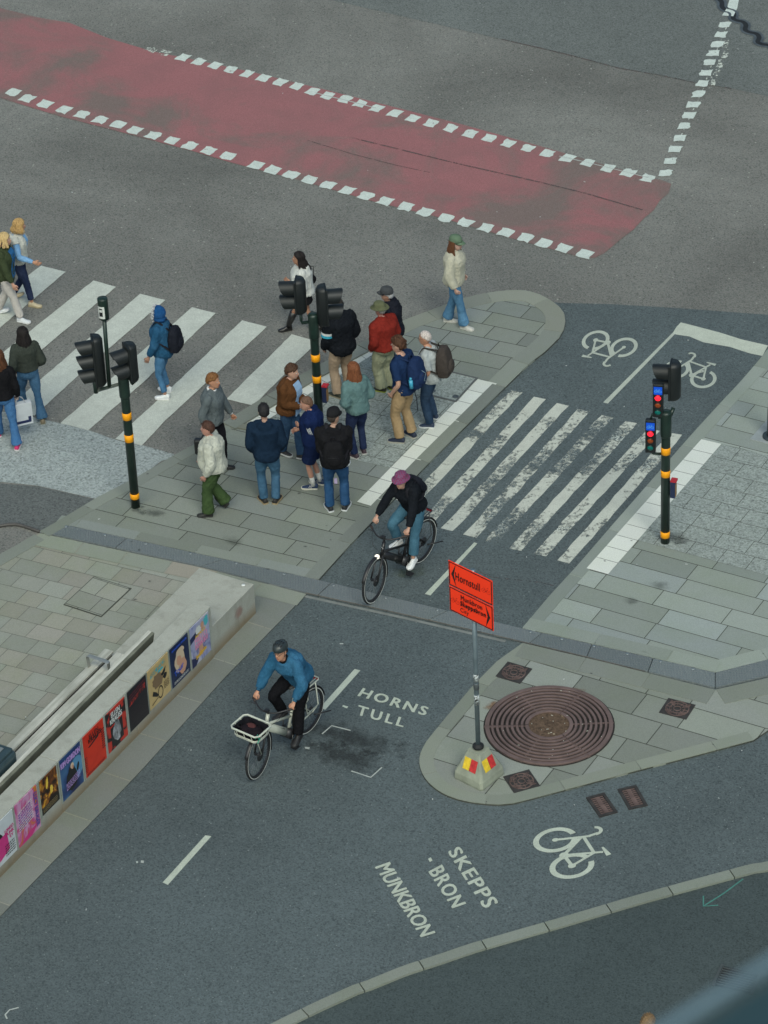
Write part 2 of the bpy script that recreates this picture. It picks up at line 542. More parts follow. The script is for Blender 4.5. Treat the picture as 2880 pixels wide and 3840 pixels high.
# the road: one wide sheet under everything
road = sheet('road', [(-700, -400), (700, -400), (700, 900), (-700, 900)], 0, m_road)
north = sheet('road_north_lane', [(2.573,57.316),(3.198,56.925),(3.788,56.541),(4.314,56.167),(4.616,55.946),(5.310,55.603),(5.910,55.248),(6.594,54.930),(7.261,54.524),(8.312,53.872),(9.783,64.713),(-10.201,67.079),(-10.043,65.467),(-1.865,60.118)], .004, m_road_dark)
lane = sheet('red_cycle_lane', [(-22.647,71.437),(-6.791,59.612),(-6.064,59.143),(-5.440,58.844),(-4.719,58.154),(-3.840,57.496),(-3.065,57.079),(-1.876,56.403),(-0.708,55.668),(0.437,54.929),(1.718,54.085),(3.120,53.093),(4.779,51.870),(5.006,51.750),(5.150,51.606),(5.073,51.293),(4.901,51.054),(4.770,50.735),(4.576,50.472),(4.374,50.119),(4.115,49.790),(3.830,49.392),(3.652,49.258),(3.493,49.273),(2.302,50.058),(1.254,50.797),(0.025,51.535),(-1.229,52.404),(-2.352,53.110),(-3.004,53.578),(-4.414,54.488),(-5.429,55.130),(-6.557,55.954),(-21.357,65.809)], .008, m_red)

def quadmark(mb, c, du, dv, z, jit=.02):
    """one painted block with slightly uneven edges"""
    pts = []
    for (a, b), (a2, b2) in zip([(-1, -1), (1, -1), (1, 1), (-1, 1)], [(1, -1), (1, 1), (-1, 1), (-1, -1)]):
        for k in range(3):
            f = k / 3; x = a + (a2 - a) * f; y = b + (b2 - b) * f
            pts.append((c[0] + du[0] * x + dv[0] * y + random.uniform(-jit, jit), c[1] + du[1] * x + dv[1] * y + random.uniform(-jit, jit), z))
    mb.add(pts, [list(range(len(pts)))])

def dash_row(anchors, du, dv, z, name, mat, parent):
    for c in anchors:
        mb = MB(); quadmark(mb, c, du, dv, z)
        o = mb.build(name, mat, parent, fix=False)

lane_u = Vector((4.762,51.837)) - Vector((2.478,53.325)); lane_u.normalize()
path_u = Vector(unit(58.8))
sq = .118
top_pts = [(-2.094,56.420),(-1.796,56.218),(-1.496,56.018),(-1.193,55.836),(-0.914,55.608),(-0.639,55.425),(-0.334,55.252),(-0.071,55.041),(0.217,54.840),(0.533,54.620),(0.851,54.400),(1.155,54.189),(1.500,53.963),(1.831,53.733),(2.156,53.529),(2.478,53.325),(2.804,53.105),(3.135,52.886),(3.461,52.680),(3.795,52.474),(4.124,52.264),(4.457,52.054),(4.776,51.836),(-2.397,56.615),(-2.689,56.812),(-2.980,56.989),(-3.273,57.194)]
bot_pts = [(-6.330,56.140),(-6.059,55.881),(-5.727,55.625),(-5.373,55.373),(-5.036,55.161),(-4.701,54.921),(-4.370,54.712),(-4.077,54.466),(-3.746,54.241),(-3.406,54.017),(-3.077,53.788),(-2.747,53.573),(-2.418,53.353),(-1.915,52.974),(-1.631,52.773),(-1.320,52.564),(-1.001,52.356),(-0.686,52.138),(-0.359,51.920),(-0.037,51.698),(0.280,51.483),(0.615,51.257),(0.947,51.037),(1.285,50.813),(1.600,50.619),(1.933,50.419),(2.261,50.224),(2.570,50.023),(2.872,49.813),(3.178,49.608),(3.518,49.386)]
col_pts = [(5.092,51.985),(5.206,52.395),(5.329,52.809),(5.451,53.205),(5.572,53.634),(5.695,54.021),(5.819,54.412),(5.938,54.796),(6.056,55.183),(6.155,55.583),(6.261,55.987),(6.370,56.337),(6.474,56.679),(6.585,57.055),(6.695,57.449)]
fd = [(-3.617,57.411),(-3.873,57.568)]
du_top = lane_u * sq * .88; dv_ = path_u * .125
dash_row(top_pts, du_top, dv_, .013, 'lane_marking', m_white_sq, lane)
dash_row(bot_pts, lane_u * sq, dv_, .013, 'lane_marking', m_white_sq, lane)
m_ghost = paint('road_paint_ghost', WHITE, .52, .03, 9, 30)
dash_row(fd, du_top, dv_ * .8, .013, 'lane_marking', m_ghost, lane)
cu = Vector((5.203,52.076)) - Vector((4.998,52.097)); cv = Vector((6.695,57.449)) - Vector((5.092,51.985)); cv.normalize()
dash_row(col_pts, cu * .5, cv * .115, .013, 'lane_marking', m_white_sq, north)
gst = [(6.624,56.657),(6.584,56.289),(6.441,55.911),(6.330,55.546),(6.232,55.165)]
dash_row(gst, cu * .25, cv * .17, .0125, 'lane_marking', m_ghost, north)
tp = [(6.935,58.280)]
dash_row(tp, cu * .45, cv * .5, .013, 'lane_marking', m_white_sq, north)
def stroke(pts, w, z, name, mat, parent):
    mb = MB(); l = offset_line(pts, w / 2); r = offset_line(pts, -w / 2)
    poly = l + r[::-1]
    mb.add([(p[0], p[1], z) for p in poly], [(i, i + 1, len(poly) - 2 - i, len(poly) - 1 - i) for i in range(len(pts) - 1)])
    o = mb.build(name, mat, parent, fix=False)
    if o.data.polygons[0].normal.z < 0: o.data.flip_normals()
    return o
m_fine = plain('chalk_white', (.42, .45, .42), .9, obj=False)
m_crack = plain('tar_crack', (.03, .03, .03), .8, .3, obj=False)
stroke([(-0.863,55.541),(-0.207,55.128),(0.217,54.846)], .025, .0135, 'marking_line', m_fine, lane)
stroke([(3.322,52.763),(3.796,52.485),(4.432,52.080),(4.783,51.847)], .02, .0135, 'marking_line', m_fine, lane)
stroke([(6.806,57.648),(6.453,56.482),(6.032,54.958),(5.609,53.672),(5.349,52.877)], .02, .0115, 'marking_line', m_ghost, north)
m_seam = paint('worn_seam', (.12, .09, .085), .49, .05, 6, 30)
stroke([(-0.234,53.784),(0.321,53.445),(1.007,53.015),(1.685,52.601),(2.381,52.200),(2.852,51.926),(3.666,51.425),(4.589,50.755)], .035, .0125, 'seam', m_seam, lane)
stroke([(-1.023,53.776),(-0.245,53.199),(0.441,52.755),(1.067,52.406)], .02, .0125, 'seam', m_seam, lane)
stroke([(2.573,57.316),(3.198,56.925),(3.788,56.541),(4.314,56.167),(4.616,55.946),(5.310,55.603),(5.910,55.248),(6.594,54.930)], .03, .006, 'seam', m_seam, north)

# wavy steel expansion joint, far corner
m_steel_d = plain('joint_steel', (.1, .115, .12), .5, .3, 5, .4, obj=False)
m_black = plain('black_rubber', (.012, .013, .014), .7, .2)
jp = [(6.553,58.917),(6.678,58.530),(6.752,58.387),(6.716,58.189),(6.766,58.044),(6.874,57.992),(6.918,57.854),(6.864,57.688),(6.924,57.589),(7.046,57.536),(7.088,57.387),(7.028,57.197),(7.099,57.091),(7.239,57.031),(7.272,56.858),(7.199,56.692),(7.275,56.587),(7.403,56.554),(7.483,56.373),(7.432,56.187)]
jp = smooth_line(jp, 3)
jo = MB()
for off, w_, zz in ((-.07, .05, .014), (.07, .05, .014)):
    l = offset_line(jp, off - w_ / 2); r = offset_line(jp, off + w_ / 2)
    jo.add([(p[0], p[1], zz) for p in l + r[::-1]], [(i, i + 1, 2 * len(jp) - 2 - i, 2 * len(jp) - 1 - i) for i in range(len(jp) - 1)])
joint = jo.build('expansion_joint', m_steel_d)
tag(joint, 'wavy steel expansion joint crossing the dark asphalt', 'expansion joint')
stroke(jp, .1, .011, 'rubber_seal', m_black, joint)

# pale concrete patch and dark patch beside it
sheet('concrete_patch', [(-6.693,45.800),(-5.886,45.450),(-5.612,45.381),(-5.333,45.224),(-4.904,45.021),(-4.447,44.773),(-4.065,44.496),(-3.809,44.350),(-3.630,44.297),(-3.391,44.153),(-3.137,44.003),(-3.208,43.887),(-3.324,43.844),(-3.465,43.662),(-3.663,43.428),(-3.889,43.240),(-4.112,43.012),(-4.251,42.885),(-4.457,42.980),(-4.813,43.154),(-5.169,43.325),(-5.583,43.439),(-6.532,43.678)], .008, m_conc)
sheet('asphalt_patch', [(-6.531,43.667),(-5.758,43.443),(-5.169,43.309),(-4.812,43.144),(-4.457,42.969),(-4.266,42.886),(-4.911,42.258),(-5.087,42.073),(-5.427,42.292),(-5.683,42.274),(-6.434,42.388)], .0045, m_patch)

# left zebra crossing
zebra = [[(-5.486,49.875),(-5.061,49.638),(-6.046,47.952),(-6.592,46.980),(-6.911,47.534),(-6.108,48.919)], [(-4.588,49.312),(-4.211,49.065),(-5.316,47.240),(-6.037,46.107),(-6.433,46.551),(-5.942,47.199)],
         [(-3.806,48.805),(-3.391,48.572),(-4.500,46.754),(-5.336,45.281),(-5.726,45.492),(-5.569,45.879)], [(-2.948,48.304),(-2.558,48.083),(-3.655,46.128),(-4.480,44.788),(-4.925,45.024)],
         [(-2.135,47.817),(-1.732,47.582),(-3.293,44.970),(-3.645,44.287),(-4.060,44.507),(-3.196,45.951)], [(-1.336,47.314),(-0.916,47.054),(-1.262,46.483),(-1.937,45.259),(-2.363,45.484)]]
for z_ in zebra:
    p = []
    for i in range(len(z_)):
        a, b = Vector(z_[i]), Vector(z_[(i + 1) % len(z_)]); n = max(1, int((b - a).length / .12))
        for k in range(n):
            q = a + (b - a) * (k / n); j = .005
            p.append((q.x + random.uniform(-j, j), q.y + random.uniform(-j, j)))
    sheet('zebra_stripe', p, .012, m_white_new, road)

# cycle path asphalt
path = sheet('cycle_path', [(2.120,47.628),(2.848,47.929),(3.017,47.876),(3.814,47.764),(4.941,47.526),(6.273,47.203),(8.997,46.622),(21.509,43.732),(27.443,32.937),(22.345,23.692),(5.902,23.726),(-4.754,25.375),(-5.734,29.695),(-8.295,34.491),(-2.817,37.989),(-1.686,40.953),(-1.396,42.921),(0.621,44.268)], Z_PATH, m_path)
sheet('lower_road', [(31.894,41.009),(7.768,34.429),(4.668,33.702),(4.558,33.676),(3.466,33.324),(2.481,32.980),(1.421,32.605),(0.848,32.402),(0.029,32.064),(-0.523,31.775),(-0.502,31.799),(-1.055,31.483),(-1.469,31.212),(-2.039,30.872),(-2.891,29.902),(-3.832,25.549),(21.830,22.758)], Z_PATH + .005, m_low)

lk = Slabs()
kerb(lk, [(13.291,35.911),(6.120,34.106),(4.664,33.663),(4.556,33.662),(4.343,33.595),(3.464,33.310),(2.947,33.135),(2.480,32.966),(1.953,32.775),(1.420,32.591),(0.847,32.388),(0.439,32.212),(0.028,32.051),(-0.524,31.762),(-0.502,31.799),(-1.055,31.474),(-1.469,31.212),(-2.039,30.830)], -.16, Z_PATH + .035, .85, [(1.0, 1.05, .98), (.94, 1.0, .94)], 15, skirt=.05)
o = lk.build('kerb', m_kerb)
# worn crossing stripes on the cycle path
tops = [(2.140,45.300),(2.491,45.077),(2.822,44.863),(3.148,44.665),(3.491,44.466),(3.837,44.262),(4.162,44.033),(4.491,43.885)]
bots = [(0.373,42.296),(0.640,41.901),(0.909,41.633),(1.231,41.447),(1.520,41.265),(1.868,41.055),(2.213,40.877),(2.550,40.682)]
su = Vector((3.236,44.623)) - Vector((3.060,44.707))
for a, b in zip(tops, bots):
    a = Vector(a); b = Vector(b); n = 16; L = []; Rr = []
    for k in range(n + 1):
        q = a + (b - a) * (k / n); j = .012
        L.append((q.x - su.x * .5 + random.uniform(-j, j), q.y - su.y * .5 + random.uniform(-j, j))); Rr.append((q.x + su.x * .5 + random.uniform(-j, j), q.y + su.y * .5 + random.uniform(-j, j)))
    sheet('zebra_stripe', L + Rr[::-1], Z_PATH + .004, m_white_worn, path)
    sheet('zebra_stripe_residue', L + Rr[::-1], Z_PATH + .003, m_resid, path)
m_stop = paint('stop_line_paint', (.58, .62, .52), .33, .04, 2.4, 22)
sheet('stop_line', [(4.869,47.096),(5.034,46.995),(5.448,46.735),(5.770,46.496),(6.163,46.276),(6.039,45.977),(5.850,46.073),(5.565,46.289),(5.163,46.465),(4.963,46.658),(4.734,46.749),(4.717,46.803),(4.792,46.972)], Z_PATH + .004, m_stop, path)
sheet('lane_line', [(4.717,46.803),(4.737,46.742),(3.522,44.820),(3.453,44.859)], Z_PATH + .0045, m_sym, path)
for q in ([(1.289,41.280),(1.334,41.251),(0.603,40.019),(0.525,40.064)], [(-0.513,38.372),(-0.433,38.332),(-0.932,37.482),(-1.001,37.536)], [(-2.532,34.938),(-2.452,34.913),(-2.998,33.983),(-3.067,34.036)]):
    sheet('lane_line', q, Z_PATH + .004, m_text, path)

# painted bicycle symbols
def arc(c, r0, r1, a0, a1, n=28):
    return [(c[0] + r1 * math.cos(a0 + (a1 - a0) * k / n), c[1] + r1 * math.sin(a0 + (a1 - a0) * k / n)) for k in range(n + 1)], \
           [(c[0] + r0 * math.cos(a0 + (a1 - a0) * k / n), c[1] + r0 * math.sin(a0 + (a1 - a0) * k / n)) for k in range(n + 1)]
def bike_symbol(rear, front, seat, z, mat, parent, name='bicycle_symbol', M3=None, wmul=1.0):
    rr = Vector(rear); X = Vector(front) - rr; U = (Vector(seat) - rr - X * .1) / .72
    mb = MB()
    def T(p):
        if M3: return M3(p)
        q = rr + X * p[0] + U * p[1]; return (q.x, q.y, z + .0003 * len(mb.f) ** .5)
    def ring(c, r0, r1, a0=0, a1=2 * PI):
        o_, i_ = arc(c, r0, r1, a0, a1); n = len(o_)
        mb.add([T(p) for p in o_ + i_], [(k, k + 1, n + k + 1, n + k) for k in range(n - 1)])
    def bar(a, b, w, w2=None):
        w *= wmul; w2 = w if w2 is None else w2 * wmul
        a = Vector(a); b = Vector(b); d = (b - a).normalized(); nn = Vector((-d.y, d.x))
        mb.add([T(a + nn * w / 2), T(a - nn * w / 2), T(b - nn * w2 / 2), T(b + nn * w2 / 2)], [(0, 1, 2, 3)])
    wd = .11 * wmul
    ring((0, 0), .42 - wd, .42, R(95), R(430)); ring((1, 0), .42 - wd, .42, R(110), R(445))
    bar((0, 0), (.42, -.02), .07); bar((0, 0), (.2, .5), .06); bar((.42, -.02), (.14, .66), .065); bar((.42, -.02), (.82, .44), .075)
    bar((.2, .5), (.8, .5), .065); bar((1, 0), (.78, .62), .065)
    ring((0, 0), 0, .075); ring((1, 0), 0, .06); ring((.42, -.02), .0, .09)
    bar((-.02, .72), (.3, .7), .1, .04)
    bar((.79, .6), (.8, .78), .07); ring((.9, .74), .09, .16, R(20), R(185))
    o = mb.build(name, mat, parent, fix=False)
    if M3 is None:
        me = o.data
        for p in me.polygons:
            if p.normal.z < 0: p.flip()
    return o
bike_symbol((2.185,33.970), (2.008,34.500), (2.652,34.209), Z_PATH + .004, m_text, path)
bike_symbol((3.479,46.683), (3.904,46.425), (3.284,46.202), Z_PATH + .005, m_sym, path)
bike_symbol((5.052,45.388), (4.662,45.704), (5.237,45.811), Z_PATH + .005, m_sym, path)

# lettering on the asphalt
def text_mesh(s, offset=.012, spacing=1.0, ext=0):
    c = bpy.data.curves.new('lettering', 'FONT'); c.body = s; c.size = 1; c.offset = offset; c.space_character = spacing; c.extrude = ext; c.resolution_u = 3
    o = bpy.data.objects.new('lettering', c); col.objects.link(o)
    dg = bpy.context.evaluated_depsgraph_get(); dg.update()
    me = bpy.data.meshes.new_from_object(o.evaluated_get(dg))
    bpy.data.objects.remove(o); bpy.data.curves.remove(c)
    return me
def map_text(s, f, name, mat, parent, offset=.012, spacing=1.0):
    """lay a line of text in a frame: f(u,v) with u,v in 0..1 over the text box"""
    me = text_mesh(s, 0, spacing)
    o_ = offset * 1.1
    src = [v.co.copy() for v in me.vertices]; pol = [list(p.vertices) for p in me.polygons]; bpy.data.meshes.remove(me)
    me = bpy.data.meshes.new(name); nv_ = len(src)
    me.from_pydata([(c.x + a, c.y + b, 0) for a, b in ((-o_, -o_ * .5), (o_, o_ * .5), (-o_, o_ * .5), (o_, -o_ * .5)) for c in src], [], [[i + k * nv_ for i in q] for k in range(4) for q in pol])
    xs = [v.co.x for v in me.vertices]; ys = [v.co.y for v in me.vertices]
    x0, x1 = min(xs), max(xs); y0, y1 = min(ys), max(ys)
    for v in me.vertices: v.co = f((v.co.x - x0) / (x1 - x0), (v.co.y - y0) / (y1 - y0))
    vs, fs = [], []
    me.update()
    n0 = me.polygons[0].normal.copy()
    if n0.z < -.5: n0 = -n0
    for k, p in enumerate(me.polygons):     # glyph strokes that cross each other must not share a plane
        b = len(vs); vs += [tuple(me.vertices[i].co + n0 * (k * 1.2e-5)) for i in p.vertices]; fs.append(list(range(b, len(vs))))
    me2 = bpy.data.meshes.new(name); me2.from_pydata(vs, [], fs); bpy.data.meshes.remove(me); me = me2
    me.materials.append(mat)
    o = bpy.data.objects.new(name, me); return link(o, parent)
def ground_text(s, bl, br, tl, tr, z=Z_PATH + .004, spacing=1.0, mat=None):
    bl, br, tl, tr = map(Vector, (bl, br, tl, tr))
    def f(u, v):
        q = bl * (1 - u) * (1 - v) + br * u * (1 - v) + tl * (1 - u) * v + tr * u * v
        return (q.x, q.y, z)
    o = map_text(s, f, 'lettering', mat or m_text, path, .024, spacing)
    if o.data.polygons[0].normal.z < 0: o.data.flip_normals()
ground_text('HORNS', (-0.488,37.755), (0.427,37.237), (-0.404,37.928), (0.489,37.418), spacing=1.25)
ground_text('TULL', (-0.516,37.343), (0.116,37.010), (-0.472,37.552), (0.169,37.193), spacing=1.35)
sheet('lettering', [(-0.688,37.570),(-0.615,37.525),(-0.636,37.491),(-0.698,37.538)], Z_PATH + .004, m_text, path)
ground_text('SKEPPS', (0.604,34.363), (1.019,33.219), (0.763,34.475), (1.216,33.319), spacing=1.15)
ground_text('BRON', (0.341,33.990), (0.617,33.258), (0.527,34.123), (0.802,33.340), spacing=1.15)
sheet('lettering', [(0.350,34.249),(0.387,34.275),(0.406,34.210),(0.370,34.183)], Z_PATH + .004, m_text, path)
ground_text('MUNKBRON', (-0.342,34.129), (0.200,32.740), (-0.142,34.222), (0.392,32.814), spacing=.98)
# chalk angles round a repaired spot, small bits of tape
for pl in ([(-0.982,36.953),(-0.849,37.124),(-0.596,36.999)], [(-0.603,36.126),(-0.346,35.971),(-0.193,36.171)], [(-4.914,31.618),(-4.942,31.693),(-4.894,31.776),(-4.783,31.812)]):
    stroke(pl, .02, Z_PATH + .004, 'chalk_mark', m_fine, path)
for q in ([(-1.220,36.689),(-1.150,36.677),(-1.158,36.634),(-1.212,36.651)], [(-0.709,38.985),(-0.658,38.985),(-0.659,38.958),(-0.709,38.962)], [(-3.421,34.484),(-3.396,34.482),(-3.395,34.444),(-3.420,34.446)], [(-3.359,34.494),(-3.321,34.486),(-3.323,34.438),(-3.361,34.451)]):
    sheet('chalk_mark', q, Z_PATH + .004, m_fine, path)
m_green = plain('green_spray', (.06, .2, .17), .9, obj=False)
stroke([(4.332,33.548),(4.058,33.290),(3.777,33.064)], .02, Z_PATH + .01, 'spray_arrow', m_green, path)
stroke([(3.798,33.262),(3.777,33.064),(3.965,33.069)], .02, Z_PATH + .0105, 'spray_arrow', m_green, path)
stroke([(1.336,40.540),(1.479,40.399),(2.177,40.213),(2.374,40.109)], .015, Z_PATH + .003, 'seam', m_seam, path)

# dark stains
def stain(name, c, rx, ry, deg, z, colr=(.03, .034, .032), strength=.6, parent=None):
    key = 'stain_%d_%d' % (int(colr[0] * 1000), int(strength * 100))
    if key not in MATS:
        m, t, bs = nt('stain'); v = coords(t, True)
        ln = node(t, 'ShaderNodeVectorMath', operation='LENGTH'); t.links.new(v, ln.inputs[0])
        d = math_(t, 'SUBTRACT', 1.0, ln.outputs['Value'])
        nn = noise_tex(t, coords(t), 5, 4, .7)
        a = math_(t, 'MULTIPLY', ramp(t, math_(t, 'ADD', d, math_(t, 'MULTIPLY', math_(t, 'SUBTRACT', nn, .5), 2.2)), [(.15, 0.0), (.8, 1.0)]), strength)
        bs.inputs['Base Color'].default_value = (*colr, 1); bs.inputs['Roughness'].default_value = .8
        t.links.new(a, bs.inputs['Alpha']); MATS[key] = m
    mb = MB(); mb.lathe([(0, 0), (1, 0)], n=24, smooth=False)
    me = MB(); me.add([(math.cos(2 * PI * k / 24), math.sin(2 * PI * k / 24), 0) for k in range(24)], [list(range(24))])
    o = me.build(name, MATS[key], parent, fix=False)
    o.location = (c[0], c[1], z); o.scale = (rx, ry, 1); o.rotation_euler = (0, 0, R(deg))
    return o
stain('stain', (-0.550,36.831), .95, .3, -28, Z_PATH + .002, (.022, .026, .026), .5, path)
stain('stain', (-0.675,36.434), .8, .3, -28, Z_PATH + .0025, (.022, .026, .026), .5, path)
stain('stain', (0.300,40.648), .3, .2, 0, Z_PATH + .002, (.09, .11, .05), .35, path)

# ---- pavements
GREYB = (1.02, 1.07, 1.09); GREEN = (.93, .97, .92); PALE = (1.14, 1.18, 1.15); DARK = (.85, .89, .87); MID = (1, 1.04, 1.0); ROSE = (1.08, .98, .9); BROWN = (1.0, .95, .8)
P1 = [(-2.397,44.772),(-1.736,45.435),(-1.150,46.042),(-0.184,46.915),(0.394,47.488),(0.665,47.651),(0.950,47.823),(1.455,48.135),(1.808,48.251),(2.159,48.308),(2.466,48.279),(2.688,48.131),(2.848,47.929),(2.969,47.733),(3.041,47.505),(3.042,47.248),(2.994,46.999),(2.901,46.755),(2.649,46.364),(2.406,46.075),(1.975,45.397),(0.772,43.481),(-0.478,41.405),(-0.986,40.505),(-2.355,41.138),(-3.692,41.751),(-4.855,42.277),(-4.280,42.877),(-3.662,43.402),(-3.136,43.934),(-2.644,44.371)]
pavement = sheet('pavement', P1, Z_PAVE - .006, m_joint, thick=.05)
sl = Slabs()
k_out = [(-4.911,42.258),(-4.266,42.886),(-3.662,43.402),(-3.136,43.934),(-2.688,44.348),(-2.381,44.671)]
# inner field, clipped by shrinking away from the kerb bands
slab_field(sl, P1, (-0.986,40.505), -26.5, 58.8, .385, (.55, 1.15), .014, Z_PAVE, [GREYB, GREEN, MID, MID, DARK, GREEN, GREYB], 5)
k1 = [(-5.087,42.062),(-4.855,42.277),(-4.266,42.886),(-3.662,43.402),(-3.136,43.934),(-2.644,44.371),(-2.397,44.772)]
kerb(sl, k1, -.2, Z_PAVE, .9, [GREEN, MID], 2)
k2 = smooth_line([(-2.397,44.772),(-1.736,45.435),(-1.150,46.042),(-0.184,46.915),(0.394,47.488),(0.950,47.823),(1.455,48.135),(1.808,48.251),(2.159,48.308),(2.466,48.279),(2.688,48.131),(2.848,47.929),(2.969,47.733),(3.041,47.505),(3.042,47.248),(2.994,46.999),(2.901,46.755),(2.649,46.364),(2.406,46.075),(1.975,45.397)], 1)
kerb(sl, k2, -.31, Z_PAVE, 1.1, [GREEN, MID, (1.08, 1.08, 1.0)], 9)
k3 = [(1.975,45.397),(0.772,43.481),(-0.478,41.405),(-0.986,40.505)]
kerb(sl, k3, -.22, Z_PAVE, 1.2, [DARK, DARK, MID], 4)
kerb(sl, [(-0.986,40.505),(-2.355,41.138),(-3.692,41.751),(-4.855,42.277)], -.2, Z_PAVE, 1.0, [GREEN, MID, GREYB], 6)
sl.build('pavement_slabs', m_slab)
# raised kerb lip where the island meets the crossing
lip = Slabs()
kerb(lip, [(-2.416,44.721),(-1.736,45.435),(-1.150,46.042),(-0.184,46.915)], -.27, Z_PAVE + .03, 1.0, [MID, GREEN], 12, skirt=.08)
kerb(lip, [(-2.416,44.721),(-2.162,44.563),(-1.904,44.467)], .12, Z_PAVE + .025, .6, [MID, (.9, .9, .8)], 13, skirt=.08)
lip.build('kerb', m_kerb)

def tile_strip(poly, n, z, name):
    """poly: start-left, start-right, end-right, end-left"""
    a, b, c, d = map(Vector, poly); s_ = Slabs(); rnd = random.Random(n)
    for k in range(n):
        f0, f1 = k / n, (k + 1) / n; g_ = .009
        l0 = a + (d - a) * f0; l1 = a + (d - a) * f1; r0 = b + (c - b) * f0; r1 = b + (c - b) * f1
        e = (l1 - l0).normalized() * g_ / 2
        kk = rnd.uniform(.9, 1.06)
        s_.add([tuple(l0 + e), tuple(r0 + e), tuple(r1 - e), tuple(l1 - e)], z, (kk, kk, kk))
    base = sheet(name + '_bed', [tuple(p) for p in (a, b, c, d)], z - .003, m_joint)
    o = s_.build(name, m_tactile); base.parent = o; del base['kind']; base.name = 'joint_bed'
    return o
tile_strip([(-0.394,42.426),(-0.142,42.272),(1.852,45.505),(1.563,45.663)], 11, Z_PAVE + .006, 'white_slab_strip')
tile_strip([(-2.039,44.716),(-1.879,44.618),(-0.012,46.576),(-0.114,46.736)], 12, Z_PAVE + .006, 'white_slab_strip')
tile_strip([(2.861,40.455),(3.157,40.281),(5.132,43.509),(4.845,43.662)], 12, Z_PAVE + .006, 'white_slab_strip')

# exposed aggregate paving
m_agg = asphalt('aggregate_paving', (.13, .15, .14), (.36, .4, .37), 75, 0, (.3, .3, .3), .12, bs_=.8)
def agg(poly, seed, z=Z_PAVE + .004):
    s_ = Slabs(); base = sheet('aggregate_paving', poly, z - .003, m_joint)
    slab_field(s_, poly, poly[0], -29, 58.8, .36, (.42, .6), .009, z, [(1, 1, 1)], seed)
    s_.build('aggregate_slabs', m_agg, base)
agg([(-1.875,44.583),(-0.100,46.523),(1.557,45.663),(0.115,43.298),(-0.450,43.586),(-1.885,44.582)], 4)
agg([(5.133,43.504),(5.396,43.371),(5.790,43.133),(6.973,42.436),(6.547,39.374),(5.425,40.069),(3.646,41.103)], 8)

# right pavement
P2 = [(6.553,46.711),(6.148,46.148),(5.964,45.811),(5.602,45.206),(5.267,44.690),(4.679,43.755),(3.299,41.477),(2.763,40.580),(2.288,39.831),(1.861,39.102),(2.697,38.704),(4.437,37.863),(5.191,38.100),(6.293,38.424),(7.252,39.062),(8.389,46.541)]
sheet('pavement', P2, Z_PAVE - .006, m_joint, thick=.05)
sl = Slabs()
slab_field(sl, P2, (2.858,40.447), -30, 58.8, .385, (.75, 1.5), .012, Z_PAVE, [GREYB, GREEN, MID, GREEN, PALE, GREYB, DARK], 21)
kerb(sl, [(6.553,46.711),(6.148,46.148),(5.964,45.811),(5.602,45.206),(5.267,44.690),(4.679,43.755),(3.299,41.477),(2.763,40.580),(2.288,39.831),(1.861,39.102)], .2, Z_PAVE, 1.25, [DARK, MID, GREEN], 5)
kerb(sl, [(1.861,39.102),(2.697,38.704),(4.437,37.863)], .25, Z_PAVE, 1.05, [GREEN, MID, GREEN, (.85, .93, .85)], 6)
kerb(sl, [(4.437,37.863),(5.191,38.100),(6.293,38.424)], .25, Z_PAVE, .8, [GREEN, MID], 7)
sl.build('pavement_slabs', m_slab_r)

# triangular island
T_out = smooth_line([(1.845,38.749),(1.347,38.238),(0.455,36.730),(0.336,36.444),(0.303,36.240),(0.321,36.034),(0.378,35.843),(0.478,35.666),(0.620,35.504),(0.826,35.372),(1.013,35.308),(1.243,35.250),(1.454,35.248),(1.614,35.288),(2.361,35.538),(3.281,35.849),(3.807,36.013),(4.788,36.339)], 1)
T_back = [(7.002,38.326),(5.141,37.681),(4.396,37.475),(3.007,38.188),(1.840,38.757)]
island = sheet('traffic_island', T_out + T_back, Z_PAVE - .006, m_joint, thick=.05)
sl = Slabs()
slab_field(sl, T_out + T_back, (1.691,38.475), -30, 58.8, .5, (.6, 1.35), .014, Z_PAVE, [PALE, GREEN, PALE, (1.1, 1.16, 1.08), GREEN, MID], 31)
kerb(sl, T_out, .19, Z_PAVE + .002, 1.1, [(1.05, 1.1, 1.0), (.98, 1.04, .95)], 6)
kerb(sl, [(1.840,38.745),(3.006,38.177),(4.395,37.467)], -.33, Z_PAVE + .002, .95, [GREEN, MID, (.95, 1, .95)], 8)
kerb(sl, [(4.395,37.467),(5.140,37.673),(6.492,38.127)], -.33, Z_PAVE + .002, .95, [GREEN, MID], 8)
sl.build('traffic_island_slabs', m_kerb)

# plaza
P3 = [(-5.086,42.048),(-3.681,41.411),(-2.678,40.965),(-1.166,40.187),(-2.325,38.297),(-3.432,36.313),(-5.124,33.519),(-6.309,31.593),(-9.947,31.850),(-10.747,36.878),(-5.637,41.552),(-5.315,41.844)]
sheet('plaza', P3, Z_PAVE - .02, plain('plaza_joint', (.115, .118, .102), .95, .3, 9, obj=False), thick=.02)
sl = Slabs()
slab_field(sl, P3, (-4.184,40.863), -26, 60, .335, (.34, .48), .008, Z_PAVE - .012, [(1, .97, .88), (.98, .99, .94), (1, .99, .92), (1.02, .97, .92), (.96, .98, .93), (.98, 1, .95)], 41)
band = [(-5.086,42.034),(-3.681,41.398),(-2.677,40.951),(-1.166,40.174)]
kerb(sl, band, -.3, Z_PAVE - .012, .72, [ROSE, (.95, 1.0, .92), (1.1, .95, .88), (.9, .95, .88)], 3, skirt=0)
kerb(sl, [(-1.166,40.174),(-2.324,38.285),(-3.431,36.302),(-5.123,33.508),(-6.308,31.584)], -.62, Z_PAVE - .012, .95, [(.72, .75, .76), (.66, .69, .7), (.76, .79, .78)], 4, skirt=0, sub=3)
sl.build('plaza_pavers', m_plaza)
